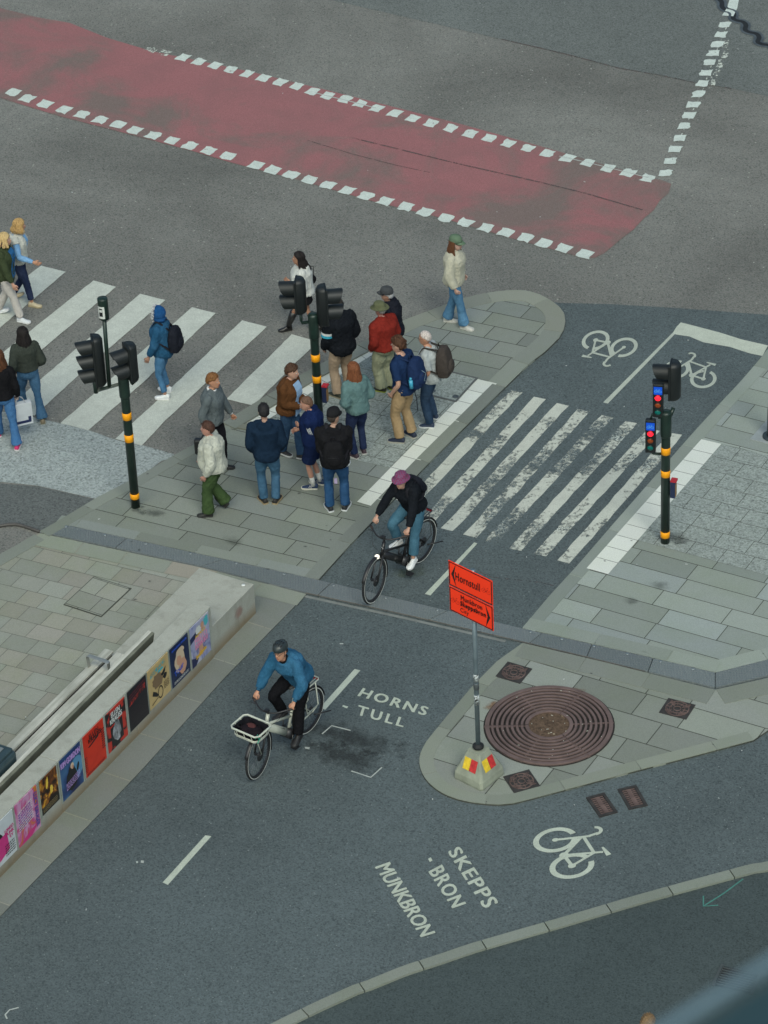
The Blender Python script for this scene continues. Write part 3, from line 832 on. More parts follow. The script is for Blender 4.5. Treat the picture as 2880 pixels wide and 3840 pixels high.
k = Slabs(); kerb(k, [(-5.141,42.018),(-5.635,41.527),(-6.423,40.772)], -.22 + .44, Z_PAVE - .008, .9, [MID, GREEN], 2); k.build('kerb', m_kerb)

# steel channel cover across path and pavements
m_plate = stone('channel_steel', (.165, .188, .195), spot=.2)
tt = m_plate.node_tree; bsn = tt.nodes['Principled BSDF']; bsn.inputs['Metallic'].default_value = .0; bsn.inputs['Roughness'].default_value = .55
wv = node(tt, 'ShaderNodeTexVoronoi'); wv.inputs['Scale'].default_value = 26; wv.inputs['Randomness'].default_value = .15; tt.links.new(coords(tt), wv.inputs['Vector'])
bump(tt, bsn, wv.outputs['Distance'], .9, .02)
up = [(-4.854,42.266),(-3.692,41.738),(-2.355,41.125),(-0.986,40.492),(0.501,39.758),(1.860,39.086),(2.694,38.693),(3.586,38.268),(4.436,37.855)]
dn = [(-5.087,42.063),(-3.840,41.506),(-2.678,40.978),(-1.165,40.200),(0.230,39.562),(1.627,38.892),(2.606,38.415),(3.485,37.971),(4.401,37.525)]
ch = Slabs(); rnd = random.Random(3)
def at(pl, f):
    x = f * (len(pl) - 1); i = min(int(x), len(pl) - 2); a, b = Vector(pl[i]), Vector(pl[i + 1]); return tuple(a + (b - a) * (x - i))
cuts = [0, .12, .42, .70, 1.0]; cuts = [0, .115, .25, .39, .53, .665, .765, .88, 1.0]
for a, b in zip(cuts[:-1], cuts[1:]):
    kk = rnd.uniform(.9, 1.12); n = 5; g_ = .0008
    A_ = [at(dn, a + g_ + (b - a - 2 * g_) * i / n) for i in range(n + 1)]; B_ = [at(up, a + g_ + (b - a - 2 * g_) * i / n) for i in range(n + 1)]
    ch.add(A_ + B_[::-1], Z_PAVE + .004, (kk, kk, kk), .05)
ch.add([(4.441,37.855),(5.190,38.092),(6.294,38.432),(6.248,38.098),(5.148,37.739),(4.406,37.525)], Z_PAVE + .004, (1, 1, 1), .05)
channel = ch.build('drain_channel', m_plate)
del channel['kind']
tag(channel, 'long grey steel chequer drain channel cover running across path and pavements', 'drain channel')
m_bolt = plain('bolt_steel', (.35, .38, .38), .35, metal=.8)
for f in [x / 16 + .02 for x in range(16)]:
    a, b = Vector(at(up, f)), Vector(at(dn, f)); p = a + (b - a) * .12
    mb = MB(); mb.lathe([(.022, 0), (.022, .004), (.016, .008)], n=12); o = mb.build('bolt', m_bolt, channel); o.location = (p.x, p.y, Z_PAVE + .004)
rust = plain('rusty_edge', (.12, .105, .085), .8, .35, 8, obj=False)
stroke(dn[3:8], .035, Z_PAVE + .002, 'edge_bar', rust, channel)
m_sill = plain('pale_sill', (.2, .215, .205), .8, .2, 6, obj=False)
stroke([(p[0] - .02, p[1] - .055) for p in dn[3:6]], .05, Z_PATH + .006, 'concrete_sill', m_sill, channel)

m_paper = plain('litter_paper', (.5, .52, .5), .9, obj=False)
rr_ = random.Random(77); mb = MB()
for k in range(46):
    x_, y_ = rr_.uniform(-6, 6), rr_.uniform(33, 56)
    mb.box((x_, y_, Z_PAVE + .006 if 36 < y_ < 46 else .02), (rr_.uniform(.008, .035), rr_.uniform(.006, .014), .004), rr_.random() * 3)
tag(mb.build('litter', m_paper), 'tiny scraps of paper and cigarette ends scattered over road and paving', 'litter', kind='stuff')


# ------------------------------------------------------------------ covers and grates
m_iron = plain('rusty_iron', (.15, .1, .088), .75, .3, 9, .3, bmp=.4)
m_iron2 = plain('dark_iron', (.05, .045, .042), .7, .3, 9, .3, bmp=.4)
m_grate = plain('tree_grate_iron', (.16, .11, .1), .7, .2, 5, .25)
m_soil = asphalt('planting_soil', (.04, .024, .015), (.13, .085, .055), 60, .08, (.35, .3, .2), .2, bs_=1)

def quad_frame(q):
    a, b, c, d = map(Vector, q); cen = (a + b + c + d) / 4
    x = ((b - a) + (c - d)) / 2; y = ((a - d) + (b - c)) / 2
    return cen, x.length, y.length, math.atan2(x.y, x.x)
def manhole(q, label, z):
    cen, w_, h_, a = quad_frame(q)
    r = empty('manhole_cover', (cen.x, cen.y, z), a, label, 'manhole cover', 'small square manhole covers around the tree grate')
    mb = MB(); mb.box((0, 0, -.01), (w_, h_, .024))
    mb.build('frame', m_iron2, r)
    mb = MB()
    for k in range(-7, 8):   # diagonal raised bars in the corners
        for sx_ in (-1, 1):
            c0 = Vector((sx_ * w_ / 4, k * h_ / 15, .005))
            if c0.length > .11 and abs(k) < 6: mb.box(c0, (w_ * .26, .012, .006), sx_ * .6)
    mb.lathe([(.165, 0), (.165, .008), (.15, .008), (.15, 0)], n=28, close=True)
    mb.lathe([(.11, 0), (.11, .009), (.098, .009), (.098, 0)], n=24, close=True)
    mb.lathe([(.055, 0), (.055, .009), (.043, .009), (.043, 0)], n=20, close=True)
    for k in range(10):
        an = k * PI / 5; mb.box((.12 * math.cos(an), .12 * math.sin(an), .004), (.09, .01, .009), an)
    mb.build('lid', m_iron, r)
manhole([(1.608,38.328),(1.946,38.142),(1.744,37.815),(1.424,38.012)], 'rusty square manhole cover at the upper left of the tree grate', Z_PAVE + .006)
manhole([(3.742,37.333),(4.087,37.163),(3.946,36.837),(3.584,37.030)], 'rusty square manhole cover right of the tree grate', Z_PAVE + .006)
manhole([(1.760,35.933),(1.886,35.575),(1.529,35.462),(1.401,35.821)], 'rusty square manhole cover beside the concrete sign foot', Z_PAVE + .006)

def road_grate(q, label, z, group):
    cen, w_, h_, a = quad_frame(q)
    r = empty('drain_grate', (cen.x, cen.y, z), a, label, 'drain grate', group)
    mb = MB()
    for sx_ in (-1, 1):
        mb.box((sx_ * (w_ / 2 - .02), 0, .002), (.04, h_, .02)); mb.box((0, sx_ * (h_ / 2 - .02), .002), (w_ - .08, .04, .0195))
    mb.build('frame', m_iron2, r)
    mb = MB()
    for k in range(9): mb.box((0, -h_ / 2 + .06 + k * (h_ - .12) / 8, .001), (w_ - .09, (h_ - .12) / 17, .014))
    mb.box((0, 0, .003), (.06, h_ - .1, .016))
    mb.build('bars', m_iron, r)
    mb = MB(); mb.box((0, 0, -.004), (w_ - .06, h_ - .06, .006)); mb.build('pit', m_black, r)
road_grate([(2.472,35.323),(2.701,35.405),(2.872,34.994),(2.609,34.906)], 'left of the two rusty gully grates in the asphalt', Z_PATH + .004, 'gully grates in the cycle path')
road_grate([(2.882,35.465),(3.135,35.523),(3.271,35.109),(3.018,35.032)], 'right of the two rusty gully grates in the asphalt', Z_PATH + .004, 'gully grates in the cycle path')
cen, w_, h_, a = quad_frame([(3.872,31.932),(4.325,31.771),(4.212,31.392),(3.769,31.609)])
r = empty('drain_grate', (cen.x, cen.y, Z_PATH + .008), a, 'black slotted street drain grate at the lower right edge', 'drain grate')
mb = MB(); mb.box((0, 0, 0), (w_, h_, .004)); mb.build('pit', m_black, r)
mb = MB()
for k in range(8): mb.box((0, -h_ / 2 + .03 + k * (h_ - .06) / 7, .008), (w_ - .02, .015, .012))
for sx_ in (-1, 1): mb.box((sx_ * w_ / 2, 0, .0075), (.04, h_ + .04, .013))
mb.build('bars', plain('grey_iron', (.06, .07, .07), .6), r)

# utility hatch in the aggregate paving and hatch in the plaza
cen, w_, h_, a = quad_frame([(1.104,45.923),(1.569,45.667),(1.169,45.052),(0.707,45.311)])
r = empty('inspection_hatch', (cen.x, cen.y, Z_PAVE + .006), a, 'square inspection hatch filled with grey aggregate near the white slabs', 'hatch')
mb = MB()
for sx_ in (-1, 1):
    mb.box((sx_ * w_ / 2, 0, .002), (.03, h_ + .03, .016)); mb.box((0, sx_ * h_ / 2, .002), (w_ - .03, .03, .0155))
mb.build('frame', plain('hatch_frame', (.1, .105, .1), .6), r)
mb = MB(); mb.box((0, 0, 0), (w_ - .03, h_ - .03, .008)); mb.build('lid', m_agg, r)
for x_ in (-.2, .2): mb = MB(); mb.lathe([(.05, .004), (.05, .01), (.035, .01), (.03, .006)], (x_, -h_ / 2 + .12, 0), 16); mb.build('lifting_eye', m_steel_d, r)
cen, w_, h_, a = quad_frame([(-4.184,40.863),(-3.683,40.497),(-4.075,39.883),(-4.689,40.204)])
r = empty('inspection_hatch', (cen.x, cen.y, Z_PAVE - .01), a, 'large stone filled inspection hatch flush in the plaza paving', 'hatch')
mb = MB(); mb.box((0, 0, 0), (w_, h_, .012)); mb.build('frame', m_joint, r)
sl = Slabs(); q = [(-w_ / 2 + .015, -h_ / 2 + .015), (w_ / 2 - .015, -h_ / 2 + .015), (w_ / 2 - .015, h_ / 2 - .015), (-w_ / 2 + .015, h_ / 2 - .015)]
slab_field(sl, q, (0, 0), 0, 90, .35, (.36, .5), .01, .009, [(.98, .99, .94), (.94, .96, .92), (1, .99, .92)], 7)
sl.build('lid', m_plaza, r)
# metal plate and lamp post at the right edge
pl = [(5.881,44.109),(6.211,43.954),(6.240,43.217),(5.827,43.450),(5.571,43.604)]
plate = MB(); plate.prism([(5.907,44.125),(6.235,44.610),(6.384,43.308),(5.827,43.448),(5.569,43.591)], Z_PAVE + .001, Z_PAVE + .012)
o = plate.build('cover_plate', plain('galvanised_plate', (.36, .39, .38), .55, .15, 8, .3)); tag(o, 'pale metal cover plate around the lamp post at the right edge', 'metal plate')

# tree grate: concentric rings
gc = Vector((2.085,36.858)); 
r = empty('tree_grate', (gc.x, gc.y, Z_PAVE + .004), 0, 'large round rusty brown cast iron tree grate with an empty centre', 'tree grate')
GR = .885
mb = MB(); mb.lathe([(0, -.002), (GR, -.002), (GR, .002), (0, .002)], n=64); mb.build('pit', plain('grate_pit', (.022, .018, .016), .9, .4, 30), r)
mb = MB(); mb.lathe([(.01, .002), (.28, .006), (.0, .008)], n=40, smooth=False)
mb.build('soil', m_soil, r)
n_r = 9; r0 = .30; rings = []
for k in range(n_r):
    ri = r0 + (GR - .05 - r0) * k / (n_r - 1)
    rings.append((ri, .03 if k < n_r - 1 else .05))
for q4 in range(3):
    a0 = [R(54), R(178), R(304)][q4] ; a1 = [R(178), R(304), R(414)][q4]
    mb = MB()
    for k, (ri, wd) in enumerate(rings):
        w0 = ri - wd * .58; w1 = ri + wd * .58
        if k == 0: w0, w1 = .275, .325
        n = max(10, int((a1 - a0) * ri / .06)); prof = [(w0, 0), (w0, .022), (w0 + .005, .026), (w1 - .005, .026), (w1, .022), (w1, 0)]
        vs = []; e = .005 / ri
        for j in range(n + 1):
            an = a0 + e + (a1 - a0 - 2 * e) * j / n
            vs += [(p * math.cos(an), p * math.sin(an), z) for p, z in prof]
        fs = [(j * 6 + i, (j + 1) * 6 + i, (j + 1) * 6 + (i + 1) % 6, j * 6 + (i + 1) % 6) for j in range(n) for i in range(6)]
        mb.add(vs, fs)
    for an in (a0 + .012, (a0 + a1) / 2, a1 - .012):
        e = .011
        mb.box(((r0 + GR) / 2 * math.cos(an), (r0 + GR) / 2 * math.sin(an), .008), (GR - r0 - .02, .02, .012), an)
    mb.build('grate_segment', m_grate, r)
mb = MB(); rr_ = random.Random(5)
for k in range(26):
    an = rr_.random() * 6.28; ra = rr_.uniform(.05, .8)
    mb.box((ra * math.cos(an), ra * math.sin(an), .012 + (ra > .27) * .014), (rr_.uniform(.008, .03), .009, .006), rr_.random() * 3)
lit = mb.build('litter', plain('cigarette_ends', (.42, .4, .34), .8)); lit.location = r.location; tag(lit, 'cigarette ends scattered on the tree grate and soil', 'litter', kind='stuff')
stain('rust_stain', (1.356,37.366), .16, .1, 30, Z_PAVE + .003, (.25, .12, .05), .6, island)
stain('rust_stain', (2.406,37.642), .3, .06, -8, Z_PAVE + .003, (.25, .12, .05), .5, island)

# scattered stains on the slabs
for c_, rx, ry, st in (((-3.431,42.408), .25, .14, .4), ((-2.222,41.558), .2, .15, .25), ((3.878,39.970), .2, .12, .28), ((3.445,39.597), .14, .1, .28), ((2.739,37.969), .04, .03, .8), ((3.139,40.615), .03, .025, .8), ((3.562,41.087), .03, .025, .8), ((4.220,41.090), .3, .2, .5), ((-3.634,42.501), .2, .12, .5)):
    stain('stain', c_, rx, ry, -30, Z_PAVE + .008, (.03, .035, .03), st, pavement)
rr_ = random.Random(11)
for k in range(26):
    p = (rr_.uniform(-4.2, 2.5), rr_.uniform(38.6, 43.5))
    stain('stain', p, rr_.uniform(.02, .05), rr_.uniform(.02, .04), 0, Z_PAVE + .0075, (.03, .035, .03), .5, pavement)

# thin black rubber hose across the left asphalt
hp = smooth_line([(-6.026,42.278),(-5.683,42.274),(-5.571,42.304),(-5.428,42.302),(-5.250,42.197),(-5.078,42.072)], 2)
mb = MB(); mb.tube([(p[0], p[1], .03) for p in hp], .025, 8)
tag(mb.build('hose', plain('dark_hose', (.07, .065, .06), .6)), 'dark hose lying across the asphalt at the left edge', 'hose')

# ------------------------------------------------------------------ seat wall with poster wall
A0 = Vector((-1.882, 39.783)); WD = Vector((-.5133, -.8582)); WN = Vector((-.8582, .5133))
WALL_M = Matrix(((WD.x, WN.x, 0), (WD.y, WN.y, 0), (0, 0, 1)))
def wall_root(name, s, t_, z, label, cat, group=None):
    o = empty(name, (A0.x + WD.x * s + WN.x * t_, A0.y + WD.y * s + WN.y * t_, z), 0, label, cat, group)
    o.rotation_euler = (0, 0, math.atan2(WD.y, WD.x)); return o
# local frame of these roots: x along the wall towards the camera, y to the road side is negative of WN
def concrete(name, c, moss=.5):
    m, t, bs = nt(name); v = coords(t)
    g = noise_tex(t, v, 60, 4, .7); b = noise_tex(t, v, 1.6, 5, .65, .6)
    cc = mix(t, ramp(t, g, [(.3, 0.0), (.75, 1.0)]), tuple(x * .85 for x in c), tuple(x * 1.12 for x in c))
    cc = mix(t, ramp(t, b, [(.4, 0.0), (.72, moss)]), cc, (.13, .14, .105))
    z = node(t, 'ShaderNodeSeparateXYZ'); t.links.new(v, z.inputs[0])
    low = ramp(t, math_(t, 'ADD', z.outputs[2], math_(t, 'MULTIPLY', b, .2)), [(.16, 1.0), (.36, 0.0)])
    cc = mix(t, math_(t, 'MULTIPLY', low, .85), cc, (.2, .145, .082))
    st = node(t, 'ShaderNodeTexNoise'); mp = node(t, 'ShaderNodeMapping'); mp.inputs['Scale'].default_value = (7, 7, .8); t.links.new(v, mp.inputs[0]); t.links.new(mp.outputs[0], st.inputs[0]); st.inputs['Scale'].default_value = 1
    cc = mix(t, ramp(t, st.outputs[0], [(.52, 0.0), (.75, .2)]), cc, (.1, .1, .075))
    t.links.new(cc, bs.inputs['Base Color']); bs.inputs['Roughness'].default_value = .8; bs.inputs['Specular IOR Level'].default_value = .35
    bump(t, bs, g, .3, .006); return m
m_wallc = concrete('wall_concrete', (.39, .395, .345), .22)
wroot = wall_root('seat_wall', 0, 0, 0, 'long low concrete seat wall carrying the raised poster wall', 'concrete wall')
LOW, HIGH = .535, .895
def wbox(mb, s0, s1, t0, t1, z0, z1):   # wall-local: x=s, y=-t (t counts away from the path)
    mb.box(((s0 + s1) / 2, -(t0 + t1) / 2, (z0 + z1) / 2), (abs(s1 - s0), abs(t1 - t0), z1 - z0))
mb = MB(); wbox(mb, 0, 3.3, .0, .905, .015, LOW); wbox(mb, 3.305, 9.5, 0, .905, .015, LOW)
mb.build('seat_block', m_wallc, wroot, bevel=.008)
mb = MB()
for a, b in ((1.14, 3.1), (3.106, 4.95), (4.956, 6.9), (6.906, 9.5)): wbox(mb, a, b, -.012, .265, .02, HIGH)
mb.build('poster_wall', m_wallc, wroot, bevel=.008)
mb = MB(); mb.lathe([(.028, 0), (.028, .004), (0, .006)], n=16); o = mb.build('sticker', plain('sticker_white', (.75, .77, .74), .5), wroot); o.location = (.09, -.12, LOW + .001)
o = stain('graffiti', (0, 0), .16, .12, 0, 0, (.35, .07, .05), .32, wroot); o.location = (.42, .003, .32); o.rotation_euler = (R(90), 0, 0)

# ---- bench on the wall
m_wood = None
m, t, bs = nt('weathered_wood'); v = coords(t, True); mp = node(t, 'ShaderNodeMapping'); mp.inputs['Scale'].default_value = (1.2, 26, 26); t.links.new(v, mp.inputs[0])
g = noise_tex(t, mp.outputs[0], 1.0, 5, .7); b = noise_tex(t, v, 1.4, 4, .6)
cc = mix(t, ramp(t, g, [(.25, 0.0), (.75, 1.0)]), (.33, .33, .28), (.64, .64, .58)); cc = mix(t, ramp(t, b, [(.45, 0.0), (.75, .5)]), cc, (.16, .17, .13))
t.links.new(cc, bs.inputs['Base Color']); bs.inputs['Roughness'].default_value = .8; bump(t, bs, g, .3, .004); m_wood = m
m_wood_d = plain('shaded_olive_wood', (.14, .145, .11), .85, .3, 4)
m_brushed = plain('brushed_steel', (.4, .41, .38), .4, .1, 10, .7)
bench = wall_root('bench', 2.35, .62, LOW, 'long weathered wooden slat bench with a steel armrest on the seat wall', 'bench')
BL = 5.2
for k, (t0, w_) in enumerate(((-.275, .145), (-.095, .135), (.08, .135))):
    mb = MB(); mb.box((BL / 2, t0, .105), (BL, w_ - .012, .045)); mb.build('seat_slat', m_wood, bench, bevel=.006)
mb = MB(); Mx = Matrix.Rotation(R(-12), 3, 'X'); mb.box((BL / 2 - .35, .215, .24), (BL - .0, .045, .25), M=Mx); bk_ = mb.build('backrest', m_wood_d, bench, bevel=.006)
mb = MB(); mb.box((BL / 2 - .35, .215 - .0265, .24 + .122), (BL - .01, .052, .012), M=Mx); mb.build('lit_top_edge', m_wood, bk_)  # paler strip puts the light on the backrest's top into colour
mb = MB(); mb.box((BL / 2, -.125, .052), (BL - .06, .42, .03)); mb.build('slat_gap_shade', m_iron2, bench)  # dark board added under the slats so their gaps read as shade
for x_ in (.2, 1.8, 3.4, BL - .25):
    mb = MB(); mb.box((x_, -.12, .035), (.05, .36, .075)); mb.box((x_ - .1, .185, .12), (.05, .035, .24)); mb.build('bracket', m_iron2, bench)
mb = MB(); x_ = .45
mb.tube([(x_, -.3, .1), (x_, -.325, .3), (x_, -.30, .325), (x_, .0, .315), (x_, .02, .3), (x_, .03, .1)], [(.035, .008)] * 6, 4, ref=(1, 0, 0), smooth=False)
mb.build('armrest', m_brushed, bench)
mb = MB(); mb.box((BL + .02, .17, .2), (.04, .06, .3)); mb.build('end_cap', m_iron2, bench)

# ---- litter bin behind the wall
m_bin = plain('bin_teal_steel', (.045, .075, .085), .35, .2, 5, .3)
bp = (-5.332,35.512)
br = empty('litter_bin', (bp[0], bp[1], Z_PAVE), math.atan2(WD.y, WD.x), 'dark teal metal litter bin with rounded top beside the bench', 'litter bin')
mb = MB(); mb.box((0, 0, .5), (.62, .56, .98)); mb.build('body', m_bin, br, bevel=.05)
mb = MB(); mb.box((0, 0, 1.012), (.56, .50, .05)); mb.build('lid', m_bin, br, bevel=.03)
mb = MB(); mb.box((-.02, 0, 1.042), (.38, .3, .012)); mb.build('ash_tray', m_brushed, br, bevel=.004)
mb = MB(); mb.box((.18, -.285, .75), (.07, .006, .07)); mb.build('sticker', plain('sticker_pale', (.55, .6, .6)), br)

# ---- posters on the wall face
m_frame = plain('poster_rail', (.33, .36, .32), .5, .15, 12, .2)
def art_mat(name, stops, scale=6, dist=1.5, stretch=(1, 1, 1), detail=5, seed=0, rough=.35):
    m, t, bs = nt(name); v = coords(t, True)
    mp = node(t, 'ShaderNodeMapping'); mp.inputs['Scale'].default_value = stretch; mp.inputs['Location'].default_value = (seed, seed * .7, seed * 1.3); t.links.new(v, mp.inputs[0])
    f = noise_tex(t, mp.outputs[0], scale, detail, .6, dist)
    t.links.new(ramp(t, f, stops), bs.inputs['Base Color']); bs.inputs['Roughness'].default_value = rough
    return m
def flat(name, c, rough=.4):
    if name in MATS: return MATS[name]
    m, t, bs = nt(name); bs.inputs['Base Color'].default_value = (*c, 1); bs.inputs['Roughness'].default_value = rough; MATS[name] = m; return m
class Poster:
    """board on the wall; art coordinates u 0..1 left to right, w 0..1 bottom to top"""
    def __init__(s, tl, tr, bl, br_, label, mat):
        # (s,z) corners; left of the picture = larger s
        s1 = (tl[0] + bl[0]) / 2; s0 = (tr[0] + br_[0]) / 2
        z1 = min((tl[1] + tr[1]) / 2, HIGH - .01); z0 = max((bl[1] + br_[1]) / 2, .1)
        s.w = s1 - s0; s.h = z1 - z0
        s.r = wall_root('poster', s1, -.012, z0, label, 'poster', 'posters along the concrete wall')
        s.k = 0
        mb = MB(); mb.box((-s.w / 2, .005, s.h / 2), (s.w, .01, s.h)); mb.build('board', mat, s.r)
        for x_ in (.012, -s.w - .012): mb = MB(); mb.box((x_, .006, s.h / 2), (.022, .014, s.h + .03)); mb.build('frame_rail', m_frame, s.r)
    def P(s, u, w_, lay): return (-u * s.w, .011 + .0006 * lay, w_ * s.h)
    def poly(s, pts, mat, name='artwork'):
        s.k += 1; mb = MB(); mb.add([s.P(u, w_, s.k) for u, w_ in pts], [list(range(len(pts)))]); mb.build(name, mat, s.r, fix=False)
    def blob(s, c, rx, ry, mat, n=18, jit=0, rotd=0):
        q = []
        for k in range(n):
            an = 2 * PI * k / n; rr = 1 + random.uniform(-jit, jit); x_ = rx * math.cos(an) * rr; y_ = ry * math.sin(an) * rr
            ca, sa = math.cos(R(rotd)), math.sin(R(rotd)); q.append((c[0] + x_ * ca - y_ * sa, c[1] + x_ * sa + y_ * ca))
        s.poly(q, mat)
    def text(s, st, u0, u1, w0, w1, mat, off=.02, slant=0):
        s.k += 1; lay = s.k
        o = map_text(st, lambda u, v_: s.P(u0 + (u1 - u0) * u, w0 + (w1 - w0) * v_ + slant * u, lay), 'lettering', mat, s.r, off)
    def lines(s, u0, u1, w0, w1, n, mat, seed=1, slant=0):
        s.k += 1; mb = MB(); rr = random.Random(seed)
        for i in range(n):
            w_ = w1 + (w0 - w1) * (i + .5) / n; hh = (w1 - w0) / n * .22; x_ = u0
            while x_ < u1:
                L = rr.uniform(.03, .09); e = min(u1, x_ + L)
                mb.add([s.P(x_, w_ - hh + slant * (x_ - u0), s.k), s.P(e, w_ - hh + slant * (e - u0), s.k), s.P(e, w_ + hh + slant * (e - u0), s.k), s.P(x_, w_ + hh + slant * (x_ - u0), s.k)], [(0, 1, 2, 3)]); x_ = e + .02
        mb.build('small_print', mat, s.r, fix=False)
white = flat('print_white', (.62, .64, .62)); black = flat('print_black', (.01, .011, .013)); pinkt = flat('print_pink', (.75, .3, .5)); yel = flat('print_yellow', (.75, .5, .06))
lil = flat('print_lilac', (.5, .33, .7)); redp = flat('print_red', (.62, .03, .015)); cyan = flat('print_cyan', (.07, .42, .47)); tan = flat('print_skin', (.55, .3, .2)); blond = flat('print_blond', (.6, .47, .33)); mag = flat('print_magenta', (.55, .03, .2)); navy = flat('print_navy', (.012, .02, .08)); brown = flat('print_brown', (.2, .13, .07)); bluev = flat('print_blue', (.03, .1, .55))
p = Poster((1.720,0.881), (1.223,0.861), (1.725,0.220), (1.234,0.195), 'collage poster with pink HELLO lettering, last before the step in the wall', art_mat('collage_print', [(.3, (.05, .06, .2)), (.42, (.3, .32, .5)), (.55, (.45, .45, .55)), (.7, (.5, .5, .52))], 2.5, 1.2, (1, 1, 1), 2, 3))
p.poly([(.0, .6), (.0, .75), (.6, .85), (.45, .7)], navy); p.blob((.45, .8), .14, .1, white, jit=.2); p.blob((.85, .85), .12, .12, cyan, jit=.2); p.blob((.65, .82), .08, .1, tan, jit=.1)
p.text('ALMOST', .25, .8, .66, .73, yel); p.text('HELLO', .22, .85, .52, .66, pinkt); p.text('DOWN BOY', .22, .88, .38, .5, pinkt); p.blob((.5, .28), .12, .16, tan, jit=.2); p.text('Stockholm', .2, .75, .14, .24, yel, slant=.04); p.poly([(0, 0), (.0, .25), (.35, .12), (.2, 0)], navy)
p = Poster((2.232,0.873), (1.752,0.853), (2.250,0.217), (1.774,0.209), 'dark blue poster of a blonde figure with bright blue lettering', art_mat('night_print', [(.3, (.006, .012, .05)), (.7, (.015, .03, .09))], 2))
p.blob((.5, .52), .27, .3, blond, jit=.1); p.blob((.45, .55), .12, .13, tan); p.blob((.62, .33), .2, .2, tan, jit=.1); p.blob((.55, .75), .2, .1, blond, jit=.15)
p.text('AMASON TOUR', .1, .9, .9, .95, bluev); p.text('Tour', .15, .65, .22, .36, bluev, slant=.08); p.lines(.12, .9, .05, .12, 2, white, 2)
p = Poster((2.779,0.887), (2.261,0.862), (2.828,0.237), (2.288,0.217), 'yellow ochre poster with a drawn bicycle carrying a bundle', art_mat('ochre_print', [(.3, (.47, .34, .15)), (.7, (.56, .42, .2))], 3))
p.poly([(.12, .76), (.85, .84), (.82, .93), (.16, .87)], cyan); p.text('REAL ESTATE', .16, .86, .79, .9, flat('print_ochre', (.5, .37, .17)), .0, .02); p.poly([(.45, .72), (.75, .74), (.7, .8), (.5, .79)], cyan)
p.blob((.45, .6), .26, .14, brown, jit=.22); p.poly([(.25, .55), (.7, .55), (.62, .4), (.3, .4)], brown); p.poly([(.6, .62), (.85, .74), (.8, .62), (.68, .56)], black); p.blob((.78, .52), .09, .07, black, jit=.2)
p.poly([(.2, .4), (.35, .3), (.42, .2), (.36, .18), (.15, .3)], black)
mbw = MB()
for k in range(24):
    a0_, a1_ = 2 * PI * k / 24, 2 * PI * (k + 1) / 24
    mbw.add([p.P(.52 + rr * .12 * math.cos(an), .23 + rr * .16 * math.sin(an), 12) for an, rr in ((a0_, 1), (a1_, 1), (a1_, .8), (a0_, .8))], [(0, 1, 2, 3)])
mbw.build('artwork', black, p.r, fix=False)
p.lines(.7, .95, .2, .4, 6, black, 3); p.poly([(.1, .1), (.4, .16), (.4, .14), (.1, .08)], black)
p = Poster((3.285,0.874), (2.810,0.859), (3.323,0.206), (2.847,0.213), 'black poster with blurred dark red lettering across its upper half', art_mat('black_print', [(.3, (.008, .008, .012)), (.7, (.018, .014, .02))], 3))
m_rs = art_mat('red_smear', [(.42, (.02, .008, .01)), (.52, (.35, .02, .015)), (.7, (.5, .03, .02))], 9, 2, (1, 1, .5))
p.poly([(.08, .62), (.9, .72), (.92, .86), (.1, .7)], m_rs); p.lines(.1, .9, .7, .9, 3, flat('print_dark_red', (.12, .02, .03)), 8, .08); p.lines(.1, .9, .15, .55, 9, flat('print_dim', (.04, .03, .035)), 9)
p = Poster((3.821,0.871), (3.348,0.843), (3.859,0.220), (3.367,0.217), 'black and red poster reading ELLEN KRAUSS in white', art_mat('blotch_print', [(.5, (.012, .01, .012)), (.56, (.45, .03, .02)), (.8, (.55, .04, .02))], 5, .4, (1, 1, .8), 2, 5))
p.poly([(.2, .05), (.2, .9), (.8, .92), (.8, .1)], flat('print_black2', (.014, .013, .016))); p.text('ELLEN', .28, .72, .8, .94, white, .035); p.text('KRAUSS', .2, .8, .66, .79, white, .035)
p.poly([(.2, .6), (.85, .66), (.8, .63), (.2, .57)], redp)
m_gs = art_mat('grey_print', [(.35, (.04, .045, .05)), (.6, (.4, .42, .45)), (.8, (.6, .62, .65))], 10, 1, (1, 1, .5)); p.blob((.5, .38), .2, .24, m_gs, jit=.15); p.blob((.5, .58), .1, .07, m_gs)
p = Poster((4.373,0.878), (3.868,0.856), (4.395,0.204), (3.906,0.190), 'bright red poster with black blurred heading', art_mat('red_print', [(.3, (.5, .018, .006)), (.62, (.6, .03, .008)), (.78, (.3, .012, .008))], 4, .5))
p.text('ELLEN', .3, .75, .84, .93, black, .02); p.text('KRAUSS', .25, .85, .74, .84, black, .02); p.poly([(.2, .66), (.75, .76), (.7, .7), (.3, .64)], black); p.lines(.0, .12, .1, .5, 9, black, 5); p.lines(.85, 1, .3, .8, 9, black, 6); p.lines(.05, .9, .02, .08, 2, black, 7)
p = Poster((4.922,0.870), (4.436,0.862), (4.948,0.208), (4.450,0.188), 'blue poster reading KIM GORDON in lilac above a singer in black', art_mat('blue_print', [(.3, (.01, .015, .07)), (.5, (.02, .06, .18)), (.68, (.1, .28, .45))], 1.9, .3, (1, 1, 1), 2, 2))
p.blob((.75, .5), .3, .26, art_mat('sky_print', [(.3, (.05, .17, .34)), (.7, (.13, .32, .5))], 3)); p.blob((.48, .32), .26, .26, black, jit=.08); p.blob((.5, .52), .16, .14, black, jit=.1); p.blob((.55, .64), .08, .07, blond); p.blob((.56, .6), .05, .05, tan); p.blob((.8, .5), .1, .05, black, rotd=60)
p.text('KIM GORDON', .03, .95, .79, .93, lil, .03); p.lines(.2, .85, .16, .34, 5, lil, 12, .1)
